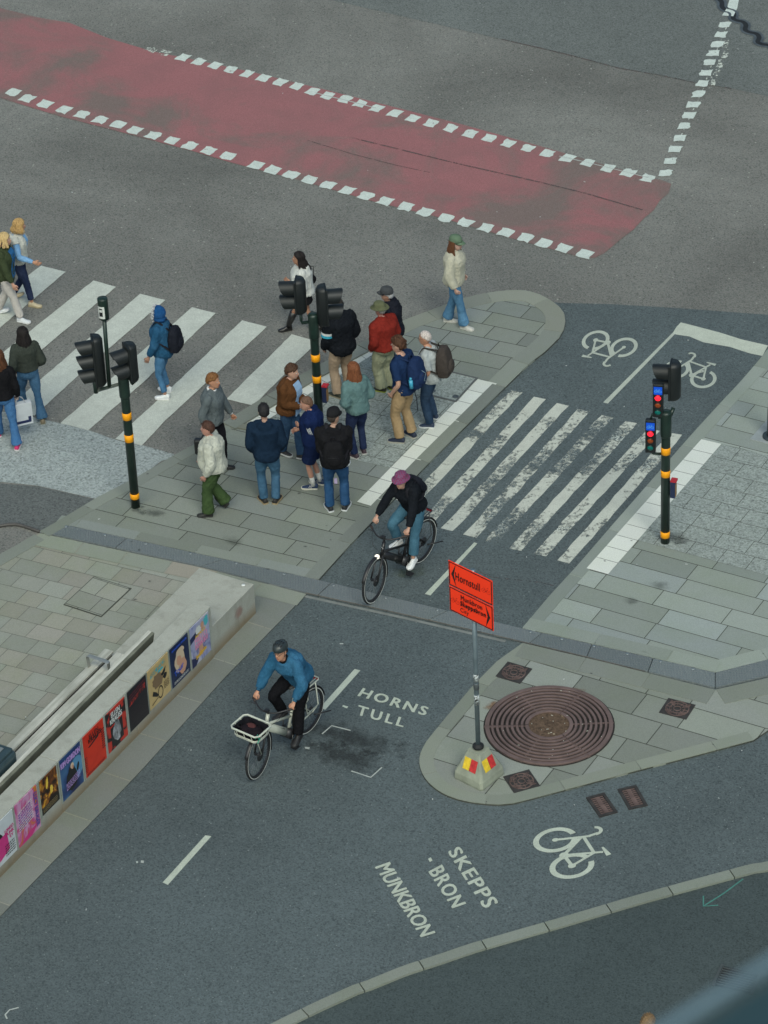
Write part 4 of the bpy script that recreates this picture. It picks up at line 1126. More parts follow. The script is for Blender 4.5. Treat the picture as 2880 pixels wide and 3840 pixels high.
p = Poster((5.396,0.863), (4.992,0.860), (5.417,0.303), (5.016,0.313), 'black poster with a golden glowing picture', art_mat('gold_print', [(.45, (.012, .006, .003)), (.56, (.2, .06, .01)), (.66, (.65, .33, .02)), (.8, (.8, .55, .1))], 5, 1.5, (1, 1, .8), 4, 8))
p.poly([(0, 0), (1, 0), (1, .22), (0, .2)], flat('print_black3', (.01, .009, .008))); p.lines(.08, .9, .04, .2, 4, flat('print_gold', (.25, .18, .08)), 4); p.blob((.42, .78), .07, .16, yel, jit=.15, rotd=-15); p.blob((.62, .5), .08, .12, yel, jit=.2)
p = Poster((5.949,0.877), (5.452,0.874), (5.994,0.204), (5.473,0.173), 'pink and orange swirled poster with purple lettering down its right side', art_mat('pink_print', [(.35, (.55, .17, .03)), (.45, (.5, .06, .22)), (.55, (.55, .27, .45)), (.7, (.58, .34, .5))], 3.5, 1.5, (1, 1, .7), 3, 4))
p.lines(.1, .75, .3, .78, 9, white, 14, .1); p.lines(.12, .7, .32, .74, 7, flat('print_purple', (.15, .08, .35)), 15, .1)
p.k += 1; lay = p.k
map_text('LUCY KRUGER', lambda u, v_: p.P(.82 + .14 * v_, .88 - .8 * u, lay), 'lettering', flat('print_purple', (0, 0, 0)), p.r, .02)
p.poly([(0, 0), (.6, .0), (.9, .16), (.5, .14)], mag)
p = Poster((6.462,0.880), (5.991,0.872), (6.512,0.207), (6.038,0.188), 'white poster with magenta lettering at the left edge of the photo', art_mat('white_print', [(.3, (.5, .54, .56)), (.7, (.6, .64, .66))], 3))
p.blob((.3, .45), .2, .3, black, jit=.1); p.poly([(.2, .1), (.2, .6), (.65, .62), (.7, .2)], mag); p.text('LONGO', .55, .97, .62, .7, mag, .03); p.text('PUNK', .6, .97, .52, .6, mag, .03); p.text('EY', .75, .93, .43, .5, mag, .03); p.lines(.5, .95, .08, .36, 5, black, 3)

# ------------------------------------------------------------------ orange detour sign on its concrete foot
m_galv = plain('galvanised_steel', (.22, .28, .31), .45, .15, 9, .6)
m_or = flat('sign_orange', (1.0, .04, .003), .8); m_bk = flat('sign_black', (.015, .008, .008), .5)
sg = Vector((1.090,35.866))
s_r = empty('direction_sign', (sg.x, sg.y, Z_PAVE), 0, 'orange cycle detour sign reading Hornstull on a steel pole in a concrete foot', 'road sign')
ZT = 3.406; ZM = 3.015; ZB = 2.623
FH = 0.495
mb = MB(); mb.tube([(0, 0, FH - .1), (0, 0, ZT - .05)], .032, 20); mb.build('pole', m_galv, s_r)
mb = MB(); mb.lathe([(.034, FH + .95), (.038, FH + .96), (.038, FH + 1.04), (.034, FH + 1.05)], n=20); mb.build('collar', m_steel_d, s_r)
mb = MB(); mb.lathe([(.0345, FH + 1.08), (.0345, FH + 1.2)], n=20); mb.lathe([(.0345, FH + .7), (.0345, FH + .86)], n=20); mb.build('sticker', art_mat('sticker_print', [(.42, (.02, .02, .02)), (.55, (.5, .55, .55))], 30), s_r)
mb = MB(); mb.lathe([(.075, FH - .01), (.075, FH + .02), (.045, FH + .04), (.033, FH + .05)], n=20); mb.build('pole_collar', m_black, s_r)
fb = [(0.742,35.865),(1.089,35.552),(1.424,35.847)]
e1 = Vector(fb[1]) - Vector(fb[0]); fa = math.atan2(e1.y, e1.x); fw = .47
mb = MB(); hw, ht = fw / 2 * 1.06, fw / 2 * .5
zs = [(hw * .97, 0), (hw, .03), (hw * .97, .12), (ht, FH - Z_PAVE - .03), (ht * .92, FH - Z_PAVE)]
vs = []
for w2, z in zs:
    c_ = w2 * .86
    for (x_, y_) in ((w2, c_), (c_, w2), (-c_, w2), (-w2, c_), (-w2, -c_), (-c_, -w2), (c_, -w2), (w2, -c_)): vs.append((x_, y_, z))
fs = [(i * 8 + j, i * 8 + (j + 1) % 8, (i + 1) * 8 + (j + 1) % 8, (i + 1) * 8 + j) for i in range(len(zs) - 1) for j in range(8)] + [tuple(range(8)), tuple(range(32, 40))]
mb.add(vs, fs)
foot = mb.build('concrete_foot', plain('foot_concrete', (.26, .28, .22), .85, .25, 5, bmp=.5), s_r); foot.rotation_euler = (0, 0, fa)
m_yel2 = plain('sticker_yellow', (.72, .5, .03), .5, .2, 20); m_red2 = plain('sticker_red', (.5, .03, .03), .5, .3, 20)
slope = math.atan2(hw - ht, FH - Z_PAVE - .15)
for face, lbl in ((0, 'y'), (1, 'r')):
    for k, mt in enumerate((m_yel2, m_red2)):
        mb = MB(); Mx = Matrix.Rotation(R(90) * face, 3, 'Z') @ Matrix.Rotation(-slope, 3, 'X')
        c_ = Matrix.Rotation(R(90) * face, 3, 'Z') @ Vector(((-.055 + .11 * k), -(hw + ht) / 2 - .012 + .028, .30))
        c_.z = .29
        mb.box(c_ + Matrix.Rotation(R(90) * face, 3, 'Z') @ Vector((0, -.006, 0)), (.105, .006, .17), M=Mx); mb.build('reflector', mt, foot)
# panels
tl = Vector((*(0.812,35.986), 0)); 
def panel_dir():
    a = Vector(SIGN_TL); b = Vector(SIGN_TR); return (b - a)
SIGN_TL = (0.811,35.958); SIGN_TR = (1.343,35.450)
sd_ = panel_dir(); sang = math.atan2(sd_.y, sd_.x); PW = sd_.length
def sign_panel(z0, z1, lines_, arrow, bike_u, tw):
    H_ = z1 - z0; pr = empty('sign_panel', (0, 0, 0)); pr.parent = s_r; pr.rotation_euler = (0, 0, sang)
    bpy.data.objects.remove(pr)
    y = -.045
    mb = MB(); mb.box((0, y, (z0 + z1) / 2 - Z_PAVE), (PW, .012, H_)); pn = mb.build('sign_panel', m_or, s_r); pn.rotation_euler = (0, 0, sang)
    mb = MB(); yy = y - .0075; zz0, zz1 = z0 - Z_PAVE, z1 - Z_PAVE; b_ = .012
    for c_, s_ in (((0, yy, zz0 + b_), (PW - .02, .002, .014)), ((0, yy, zz1 - b_), (PW - .02, .002, .014)), ((-PW / 2 + b_, yy, (zz0 + zz1) / 2), (.014, .002, H_ - 2 * b_)), ((PW / 2 - b_, yy, (zz0 + zz1) / 2), (.014, .002, H_ - 2 * b_))): mb.box(c_, s_)
    x0 = arrow * (PW / 2 - .045); x1 = arrow * (PW / 2 - .125); m_ = (zz0 + zz1) / 2
    mb.add([(x1, yy, zz1 - b_), (x0, yy, m_ + .0), (x1, yy, zz0 + b_), (x0 - arrow * .045, yy, m_)], [(0, 1, 3), (1, 2, 3)])
    mb.build('border', m_bk, pn)
    for (txt, u0, u1, w0, w1) in lines_:
        map_text(txt, lambda u, v_: (-PW / 2 + PW * (u0 + (u1 - u0) * u), yy, zz0 + H_ * (w0 + (w1 - w0) * v_)), 'lettering', m_bk, pn, .006, 1.08)
    bw = .08; bx = -PW / 2 + PW * bike_u
    f = lambda p: (bx + (p[0] - .5) * bw, yy, zz0 + H_ * .5 + (p[1] - .2) * bw * .9)
    bike_symbol((0, 0), (1, 0), (.1, .72), 0, flat('sign_dark_red', (.28, .01, .005)), pn, 'bicycle_symbol', M3=f, wmul=.5)
ZMID = ZM
sign_panel(ZM + .01, ZT + .0, [('Hornstull', .16, .72, .34, .66)], -1, .855, 0)
sign_panel(ZB, ZM - .01, [('Munkbron', .27, .76, .66, .86), ('Skeppsbron', .26, .84, .37, .62), ('City', .25, .44, .1, .33)], 1, .125, 0)
mb = MB(); mb.box((0, -.018, ZM - Z_PAVE), (.1, .04, .06)); mb.box((0, -.018, ZT - .15 - Z_PAVE), (.09, .04, .04)); mb.box((0, -.018, ZB + .12 - Z_PAVE), (.09, .04, .04)); o = mb.build('clamp', m_galv, s_r); o.rotation_euler = (0, 0, sang)

# ------------------------------------------------------------------ traffic lights
m_pole = plain('pole_green_black', (.012, .028, .022), .35, .2, 6, .1)
m_head = plain('signal_black', (.009, .012, .013), .5, .15, 7, .05)
m_band = plain('band_orange', (.95, .36, .0), .5, .08, 12)
def signal_pole(base, topz, bands, label, box_side=1, box_z=1.15):
    r = empty('traffic_light', (base[0], base[1], Z_PAVE), 0, label, 'traffic light', 'green-black traffic light poles with orange bands')
    pr = .066
    mb = MB(); mb.lathe([(pr, 0), (pr, topz - .12), (pr * .95, topz - .1)], n=28); mb.build('pole', m_pole, r)
    mb = MB(); mb.lathe([(pr + .008, topz - .42), (pr + .014, topz - .4), (pr + .014, topz - .03), (pr, topz), (0, topz + .008)], n=28); mb.build('pole_cap', m_pole, r)
    for z0, z1 in bands:
        mb = MB(); mb.lathe([(pr + .0005, z0), (pr + .0025, z0 + .001), (pr + .0025, z1 - .001), (pr + .0005, z1)], n=28); mb.build('orange_band', m_band, r)
    return r
m_amber = None
def glow(name, c, e):
    m, t, bs = nt(name); bs.inputs['Base Color'].default_value = (*[x * .4 for x in c], 1); bs.inputs['Emission Color'].default_value = (*c, 1); bs.inputs['Emission Strength'].default_value = e; bs.inputs['Roughness'].default_value = .3; return m
m_lred = glow('lamp_red_lit', (1, .012, .03), 1.6); m_loff_a = flat('lamp_amber_off', (.25, .05, .01), .2); m_loff_g = flat('lamp_green_off', (.0, .13, .11), .2); m_blue = glow('sign_blue_lit', (.004, .1, .75), .4); m_bike = glow('sign_pale_blue_lit', (.12, .45, .85), .5)
m_lens = flat('lens_dark', (.03, .03, .032), .15)
def big_head(parent, c, az, n, spacing=.3, dia=.2, w_=.235, dep=.12):
    """vehicle or pedestrian signal head; c = centre of housing back, az = direction lamps face (deg)"""
    h_ = spacing * n + .10
    r = empty('signal_head'); r.parent = parent; r.location = c; r.rotation_euler = (0, 0, R(az - 90))   # lamps face +Y locally
    bpy.data.objects.remove(r)
    Mz = Matrix.Rotation(R(az - 90), 3, 'Z'); C_ = Vector(c)
    mb = MB(); prof = []
    N = 9
    sec = [(-w_ / 2, .02)] + [(-w_ / 2 * math.cos(PI * k / N), -dep * math.sin(PI * k / N) - .0) for k in range(N + 1)] + [(w_ / 2, .02)]
    vs = []; zs = [(-h_ / 2, .82), (-h_ / 2 + .03, 1), (h_ / 2 - .05, 1), (h_ / 2, .8)]
    for z, k_ in zs: vs += [C_ + Mz @ Vector((x * k_, y * k_, z)) for x, y in sec]
    L = len(sec); fs = [(i * L + j, i * L + (j + 1) % L, (i + 1) * L + (j + 1) % L, (i + 1) * L + j) for i in range(3) for j in range(L)] + [tuple(range(L)), tuple(range(3 * L, 4 * L))]
    mb.add(vs, fs, 0, True); hd = mb.build('signal_head', m_head, parent)
    hd.data.materials.append(m_head)
    mb = MB(); mb.box(C_ + Mz @ Vector((0, .03, 0)), (w_ + .02, .03, h_ - .02), M=Mz); mb.build('front_plate', m_head, hd, bevel=.01)
    for k in range(n):
        zc = (n - 1) / 2 * spacing - k * spacing
        q = C_ + Mz @ Vector((0, .046, zc))
        My = Mz @ Matrix.Rotation(R(-90), 3, 'X')
        mb = MB(); mb.lathe([(dia / 2, 0), (dia / 2 * .9, .012), (dia / 2 * .5, .022), (0, .026)], q, 20, M=My); mb.build('lens', m_lens, hd)
        # cowl: open tube cut away underneath, sloping
        mb = MB(); n_ = 16; vs = []
        a0, a1 = R(-40), R(220)
        for rr, dd in ((dia / 2 + .012, 0), (dia / 2 + .012, 1), (dia / 2 + .004, 1), (dia / 2 + .004, 0)):
            for j in range(n_ + 1):
                an = a0 + (a1 - a0) * j / n_
                ln = (.19 + .05 * math.sin(an)) * dd
                vs.append(q + Mz @ Vector((rr * math.cos(an), ln, rr * math.sin(an) - .012 * dd)))
        K = n_ + 1; fs = [(i * K + j, i * K + j + 1, ((i + 1) % 4) * K + j + 1, ((i + 1) % 4) * K + j) for i in range(4) for j in range(n_)] + [(0, K, 2 * K, 3 * K), (n_, K + n_, 2 * K + n_, 3 * K + n_)]
        mb.add(vs, fs, 0, False); vo = mb.build('visor', m_head, hd)
        for pp in vo.data.polygons: pp.use_smooth = len(pp.vertices) == 4
        vo.modifiers.new('e', 'EDGE_SPLIT').split_angle = R(50)
    return hd
def arm(parent, pts_, rad=.025):
    mb = MB(); mb.tube(pts_, rad, 10); mb.build('arm', m_pole, parent)
def button_box(parent, c, az):
    Mz = Matrix.Rotation(R(az), 3, 'Z')
    mb = MB(); mb.box(c, (.075, .09, .3), M=Mz); b_ = mb.build('button_box', plain('box_navy', (.015, .025, .07), .4), parent, bevel=.008)
    mb = MB(); mb.box(Vector(c) + Mz @ Vector((.04, 0, -.02)), (.006, .07, .2), M=Mz); mb.build('button_panel', plain('box_ochre', (.3, .17, .06), .5), b_)
    mb = MB(); mb.box(Vector(c) + Mz @ Vector((.01, 0, .14)), (.09, .095, .025), M=Mz); mb.build('button_rim', plain('box_red', (.4, .02, .03), .5), b_)
def loc(p, base): return Vector((p[0] - base[0], p[1] - base[1], p[2] - Z_PAVE))

# left pole
B1 = (-3.680,42.595); tz = 2.358
tl1 = signal_pole(B1, tz, [(1.558, 1.675), (1.173, 1.295), (.16, .25)], 'traffic light pole on the left pavement with a bus sign on its side mast')
q1 = loc((-4.045,42.595,2.587), B1); q2 = loc((-3.567,42.595,2.539), B1); q3 = loc((-3.867,42.595,3.494), B1); q4 = loc((-3.892,42.595,2.162), B1); q5 = loc((-4.094,42.595,2.104), B1); q6 = loc((-3.727,42.595,2.232), B1)
big_head(tl1, q1 + Vector((0, 0, .03)), 188, 3, .238, .19)
big_head(tl1, q2 + Vector((0, 0, .03)), 205, 2, .25, .20)
mb = MB(); mb.tube([q6 - Vector((-.1, 0, 0)), q5], .03, 4, smooth=False); mb.tube([q6 + Vector((.14, 0, -.01)), q6 + Vector((.24, .02, .02)), q2 + Vector((0, .03, -.36))], .03, 8); mb.tube([q5 + Vector((0, 0, -.03)), q5 + Vector((0, 0, .2))], .035, 8); mb.build('arm', m_pole, tl1)
mb = MB(); mb.tube([q4, (q3.x, q3.y, q3.z - .12)], .03, 14); mast = mb.build('mast', m_pole, tl1)
mb = MB(); mb.lathe([(.03, -.2), (.075, -.17), (.075, .15), (.072, .165), (0, .17)], q3, 24); mb.build('sensor_drum', m_pole, mast)
mb = MB(); A_, B_ = arc((0, 0), .0755, .077, R(200), R(285), 8)
mb.add([(q3.x + p[0], q3.y + p[1], q3.z - .14) for p in A_] + [(q3.x + p[0], q3.y + p[1], q3.z + .06) for p in A_], [(k, k + 1, 9 + k + 1, 9 + k) for k in range(8)]); mb.build('bus_sticker', flat('sticker_white2', (.6, .63, .6)), mast)
A_, B_ = arc((0, 0), .0765, .079, R(222), R(262), 6)
mb = MB(); mb.add([(q3.x + p[0], q3.y + p[1], q3.z - .10) for p in A_] + [(q3.x + p[0], q3.y + p[1], q3.z + .03) for p in A_], [(k, k + 1, 7 + k + 1, 7 + k) for k in range(6)]); mb.build('bus_symbol', black, mast)
A_, B_ = arc((0, 0), .078, .0795, R(226), R(258), 6)
mb = MB(); mb.add([(q3.x + p[0], q3.y + p[1], q3.z - .03) for p in A_] + [(q3.x + p[0], q3.y + p[1], q3.z + .01) for p in A_], [(k, k + 1, 7 + k + 1, 7 + k) for k in range(6)]); mb.build('bus_window', flat('sticker_white2', (.6, .63, .6)), mast)

# middle pole
B2 = (-0.911,44.066); tz = 2.300
tl2 = signal_pole(B2, tz, [(1.485, 1.606), (1.111, 1.226), (.16, .25)], 'traffic light pole standing among the waiting crowd')
q1 = loc((-1.110,44.066,2.672), B2); q2 = loc((-0.735,44.066,2.482), B2); q3 = loc((-0.907,44.066,2.210), B2)
big_head(tl2, q1, 172, 2, .235, .2)
big_head(tl2, q2, 8, 2, .27, .21)
arm(tl2, [q3, (q1.x + .03, q3.y, q3.z - .02), (q1.x + .02, q1.y, q3.z + .03), (q1.x + .02, q1.y, q3.z + .15)]); arm(tl2, [q3, (q2.x + .02, q3.y - .02, q3.z - .06), (q2.x + .04, q3.y, q3.z + .06)])
button_box(tl2, (.11, -.02, 0.948 - Z_PAVE), -20)

# right pole with two lit bicycle signals
B3 = (4.045,41.017); tz = 2.258
tl3 = signal_pole(B3, tz, [(1.545, 1.660), (1.159, 1.267), (0.102, 0.205)], 'traffic light pole at the right with two lit red bicycle signals')
q1 = loc((4.139,41.017,2.785), B3); q2 = loc((3.933,41.017,2.497), B3); q3 = loc((3.829,41.017,1.903), B3); q4 = loc((4.065,41.017,2.179), B3)
big_head(tl3, q1 + Vector((0, .05, 0)), 165, 2, .245, .2)
arm(tl3, [q4 + Vector((0, 0, -.05)), q4 + Vector((.05, .02, .05)), q4 + Vector((.09, .05, .14))], .03)
def bike_signal(parent, c):
    Mz = Matrix.Rotation(R(-12), 3, 'Z'); w_, h_ = .15, .56
    mb = MB(); mb.box(c, (w_, .08, h_), M=Mz); hd = mb.build('bicycle_signal', m_head, parent, bevel=.02)
    f = lambda x, z, y=-.042: Vector(c) + Mz @ Vector((x, y, z))
    mb = MB(); mb.box(f(0, h_ / 2 - .105), (w_ * .8, .006, .125), M=Mz); bl = mb.build('blue_symbol_panel', m_blue, hd)
    g = lambda p: f((p[0] - .5) * .055, h_ / 2 - .115 + p[1] * .05, -.0465)
    bike_symbol((0, 0), (1, 0), (.1, .72), 0, m_bike, bl, 'bicycle_symbol', M3=g, wmul=.8)
    My = Mz @ Matrix.Rotation(R(90), 3, 'X')
    for k, mt in enumerate((m_lred, m_loff_a, m_loff_g)):
        mb = MB(); mb.lathe([(.046, 0), (.042, .01), (.02, .018), (0, .02)], f(0, h_ / 2 - .225 - k * .118), 20, M=My); mb.build('lamp', mt, hd)
        mb = MB(); mb.tube([f(.05 * math.cos(an), h_ / 2 - .225 - k * .118 + .05 * math.sin(an), -.045 - .02 * max(0, math.sin(an))) for an in [2 * PI * i / 16 for i in range(16)]], .005, 5, closed=True); mb.build('lamp_ring', m_head, hd)
bike_signal(tl3, q2); bike_signal(tl3, q3)
mb = MB(); mb.tube([(0, 0, q2.z - .28), (q2.x, q2.y, q2.z - .3)], .022, 8); mb.tube([(q3.x, q3.y, q3.z + .26), (q3.x + .02, 0, q3.z + .36), (0, 0, q3.z + .36)], .02, 8); mb.tube([(q3.x, q3.y, q3.z - .27), (q3.x + .04, 0, q3.z - .31), (0, 0, q3.z - .33)], .02, 8); mb.build('arm', m_pole, tl3)
button_box(tl3, (.11, -.02, 0.993 - Z_PAVE), -20)

# lamp post just inside the right edge
lp = (5.913,43.626)
lr = empty('lamp_post', (lp[0], lp[1], Z_PAVE), 0, 'dark lamp post cut by the right edge of the photo', 'lamp post')
mb = MB(); mb.lathe([(.085, .012), (.085, .5), (.078, .55), (.06, 5.5)], n=24); mb.build('pole', plain('post_grey', (.05, .065, .07), .4, .2, 5, .3), lr)
mb = MB(); mb.lathe([(.15, .012), (.15, .03), (.09, .04)], n=24); mb.build('base_plate', plain('post_grey', (.05, .065, .07)), lr)
mb = MB(); mb.tube([(0, 0, 5.45), (.1, .05, 5.75), (.9, .4, 5.9)], .045, 12); mb.build('arm', plain('post_grey', (.05, .065, .07)), lr)
mb = MB(); mb.ell((1.15, .5, 5.88), (.34, .14, .06), M=Matrix.Rotation(R(24), 3, 'Z')); mb.build('lamp_head', plain('post_grey', (.05, .065, .07)), lr)

# balcony rail and ledge just below the camera, far out of focus
la = Vector((0.263,1.883)); lb = Vector((0.178,1.818))
d_ = (lb - la).normalized(); n_ = Vector((-d_.y, d_.x)); 
if n_.dot(Vector((0, -1))) < 0: n_ = -n_
ca = la - d_ * .35; cb = lb + d_ * .4; Lr = (cb - ca).length; mid = (ca + cb) / 2
rr_root = empty('window_ledge', (mid.x, mid.y, 27.3), math.atan2(d_.y, d_.x), 'out of focus blue grey ledge cutting across the lower right corner', 'ledge')
sgn = 1 if (Matrix.Rotation(math.atan2(d_.y, d_.x), 2) @ Vector((0, 1))).dot(n_) > 0 else -1
mb = MB(); mb.box((0, sgn * .003, -.006), (Lr, .006, .012)); mb.build('edge_trim', plain('trim_pale_blue', (.15, .23, .28), .4, .08, 4), rr_root, bevel=.003)
mb = MB(); mb.box((0, sgn * .31, -.03), (Lr, .6, .03)); mb.build('sill', plain('sill_teal', (.025, .055, .065), .5, .1, 3), rr_root)

# ------------------------------------------------------------------ people
def rz(a): return Matrix.Rotation(a, 3, 'Z')
def cat(path, rad, sub=3):
    """catmull-rom through joints, radii interpolated"""
    P_ = [Vector(p) for p in path]; Q = [P_[0] * 2 - P_[1]] + P_ + [P_[-1] * 2 - P_[-2]]
    op, orr = [], []
    for i in range(len(P_) - 1):
        for k in range(sub):
            t_ = k / sub; a, b, c, d = Q[i:i + 4]
            op.append(.5 * ((2 * b) + (c - a) * t_ + (2 * a - 5 * b + 4 * c - d) * t_ ** 2 + (3 * b - a - 3 * c + d) * t_ ** 3))
            r0, r1 = rad[i], rad[i + 1]; s_ = t_ * t_ * (3 - 2 * t_)
            orr.append((r0[0] + (r1[0] - r0[0]) * s_, r0[1] + (r1[1] - r0[1]) * s_))
    op.append(P_[-1]); orr.append(rad[-1]); return op, orr
def ik(a, c, l1, l2, pole):
    a = Vector(a); c = Vector(c); d = c - a; L = d.length
    if L > (l1 + l2) * .998: c = a + d * ((l1 + l2) * .998 / L); d = c - a; L = d.length
    L = max(L, abs(l1 - l2) + .01)
    x = (l1 * l1 - l2 * l2 + L * L) / (2 * L); h = math.sqrt(max(0, l1 * l1 - x * x)); u = d.normalized()
    p = Vector(pole); p = (p - u * p.dot(u))
    if p.length < 1e-4: p = u.orthogonal()
    return a + u * x + p.normalized() * h, c

TORSO = [(.465, .066, .062, -.002), (.50, .090, .076, -.008), (.54, .094, .078, -.007), (.60, .082, .068, .0), (.66, .084, .069, .003), (.72, .095, .077, .005), (.765, .102, .076, .0), (.80, .100, .062, -.004), (.825, .070, .045, -.006), (.842, .040, .035, -.004), (.862, .034, .036, -.001)]
HEAD = [(-.22, .25, .27, -.08), (-.06, .235, .25, -.04), (.0, .17, .22, .13), (.07, .235, .29, .10), (.2, .285, .36, .05), (.35, .315, .40, .02), (.5, .33, .42, .0), (.65, .335, .43, -.02), (.8, .30, .39, -.03), (.92, .21, .28, -.03), (1.0, .06, .08, -.03)]

def skin_mat(c):
    c = (c[0] * .97, c[1] * 1.12, c[2] * 1.2); key = 'skin_%d_%d' % (int(c[0] * 100), int(c[1] * 100))
    if key in MATS: return MATS[key]
    m, t, bs = nt('skin'); v = coords(t, True)
    f = noise_tex(t, v, 12, 3); t.links.new(mix(t, ramp(t, f, [(.3, 0.0), (.7, 1.0)]), tuple(x * .88 for x in c), tuple(x * 1.08 for x in c)), bs.inputs['Base Color'])
    bs.inputs['Roughness'].default_value = .55; bs.inputs['Subsurface Weight'].default_value = .12; bs.inputs['Subsurface Radius'].default_value = (.02, .008, .005)
    MATS[key] = m; return m
def hair_mat(c):
    key = 'hair_%d_%d' % (int(c[0] * 500), int(c[1] * 500))
    if key in MATS: return MATS[key]
    m, t, bs = nt('hair'); v = coords(t, True); mp = node(t, 'ShaderNodeMapping'); mp.inputs['Scale'].default_value = (90, 90, 12); t.links.new(v, mp.inputs[0])
    f = noise_tex(t, mp.outputs[0], 1, 3); t.links.new(mix(t, ramp(t, f, [(.3, 0.0), (.7, 1.0)]), tuple(x * .55 for x in c), tuple(min(1, x * 1.45) for x in c)), bs.inputs['Base Color'])
    bs.inputs['Roughness'].default_value = .7; bs.inputs['Specular IOR Level'].default_value = .3; bump(t, bs, f, .8, .006); MATS[key] = m; return m

PCOUNT = [0]
class Person:
    def __init__(s, label, feet, yaw, H, hands=('down', 'down'), wb=1.0, fem=False, lean=(4, 0), twist=0, head=(0, 0), skin=(.46, .25, .18), lift=(0, 0), footyaw=(0, 0), footpitch=(0, 0), zg=Z_PAVE, base=None, pelvis=None, frame=None, curl=.45, shift=(0, 0), foot3=None, elbow=None, knee=None, handR=None, belly=0, sh=1.0):
        PCOUNT[0] += 1; s.seed = PCOUNT[0]; s.H = H; s.wb = wb; s.yaw = R(yaw - 90); s.skin = skin
        if feet:
            f = [Vector((*p, 0)) for p in feet]; c = (f[0] + f[1]) / 2
        if base: c = Vector((*base, 0))
        s.root = empty('person', (c.x, c.y, zg), s.yaw, label, 'person')
        inv = rz(-s.yaw)
        wsh = .095 if fem else .103
        s.wsh = wsh * wb * sh; s.grip = pelvis is not None
        # feet in the local frame
        s.ank = []
        for i in range(2):
            if foot3: a = Vector(foot3[i])
            else:
                a = inv @ (f[i] - c); a.z = .045 * H + lift[i]
            s.ank.append(a)
        hipz = .52 * H; L1, L2 = .245 * H, .235 * H
        px = Vector((shift[0], shift[1], 0))
        if pelvis: P = Vector(pelvis)
        else:
            P = px + Vector((0, 0, hipz))
            for i in range(2):
                hx = (1 if i == 0 else -1) * .05 * H
                dxy = Vector((s.ank[i].x - P.x - hx, s.ank[i].y - P.y)).length
                mz = math.sqrt(max(.01, ((L1 + L2) * .993) ** 2 - dxy ** 2)) + s.ank[i].z
                P.z = min(P.z, mz + .015 * H)
        s.P = P
        # spine
        lf, ls = R(lean[0]), R(lean[1])
        def frame_at(zh):
            k = min(1, max(0, (zh - .48) / .30)); k = k * k * (3 - 2 * k) if not pelvis else (.45 + .55 * k)
            return Matrix.Rotation(-lf * k, 3, 'X') @ Matrix.Rotation(ls * k, 3, 'Y') @ rz(R(twist) * k)
        zs = [.40 + .01 * i for i in range(60)]
        pos = {}; p = P + Vector((0, 0, 0)); i50 = 12
        cur = p.copy(); s.sp = {}
        for i in range(i50, len(zs)):
            s.sp[i] = cur.copy(); cur = cur + frame_at(zs[i]) @ Vector((0, 0, .01 * H))
        cur = p.copy()
        for i in range(i50, -1, -1):
            s.sp[i] = cur.copy(); cur = cur - frame_at(zs[i]) @ Vector((0, 0, .01 * H))
        s.fr = frame_at
        def spine(zh):
            x = (zh - .40) / .01; i = max(0, min(len(zs) - 2, int(x))); return s.sp[i].lerp(s.sp[i + 1], x - i)
        s.spine = spine
        F = frame_at(.8)
        s.sho = [spine(.80) + F @ Vector((sg * s.wsh * H, 0, 0)) for sg in (1, -1)]
        s.hip = [spine(.515) + frame_at(.5) @ Vector((sg * .050 * H, 0, 0)) for sg in (1, -1)]
        s.neck = spine(.845); s.headM = F @ rz(R(head[0])) @ Matrix.Rotation(R(head[1]) + lf * .75, 3, 'X')
        s.hh = .132 * H
        s.hc = s.neck + F @ Vector((0, .006 * H, .010 * H)) + s.headM @ Vector((0, .012 * H, .012 * H))   # chin height centre
        # arms
        s.elb, s.wri = [], []
        pres = {'down': (.150, .03, .475), 'downf': (.142, .10, .485), 'back': (.145, -.10, .50), 'swingf': (.14, .12, .495), 'swingb': (.145, -.10, .50), 'pocket': (.115, .055, .515), 'front': (.03, .13, .60), 'belly': (.05, .12, .57), 'chest': (.02, .13, .68), 'crossed': (-.02, .12, .64)}
        for i, sg in enumerate((1, -1)):
            h_ = hands[i]
            if isinstance(h_, str):
                q = pres[h_]; c_ = s.P + Vector((0, 0, -.52 * H)) + Vector((sg * q[0] * H, q[1] * H, q[2] * H)) if not isinstance(h_, tuple) else None
                shx = s.sho[i] - Vector((sg * s.wsh * H, 0, .81 * H)); c_ = Vector((sg * q[0] * H * (.6 + .4 * wb), q[1] * H, q[2] * H)) + Vector((shx.x * .7, shx.y * .7, s.P.z - .52 * H))
            elif len(h_) == 4: c_ = Vector(h_[:3])            # metres, absolute local
            else: c_ = Vector((sg * h_[0] * H, h_[1] * H, h_[2] * H))
            pole = Vector((sg * .45, -1, -.25)) if not elbow else Vector(elbow[i])
            e, w_ = ik(s.sho[i], c_, .172 * H, .148 * H, pole); s.elb.append(e); s.wri.append(w_)
        # legs
        s.kne = []; s.fy = [R(a) for a in footyaw]; s.fp = [R(a) for a in footpitch]
        for i, sg in enumerate((1, -1)):
            d = rz(s.fy[i]) @ Vector((0, 1, .0)); 
            if knee: d = Vector(knee[i])
            k_, a_ = ik(s.hip[i], s.ank[i], L1, L2, d); s.kne.append(k_)
            if not foot3 or True: s.ank[i] = a_
        s.curl = curl; s.belly = belly
        s.body()
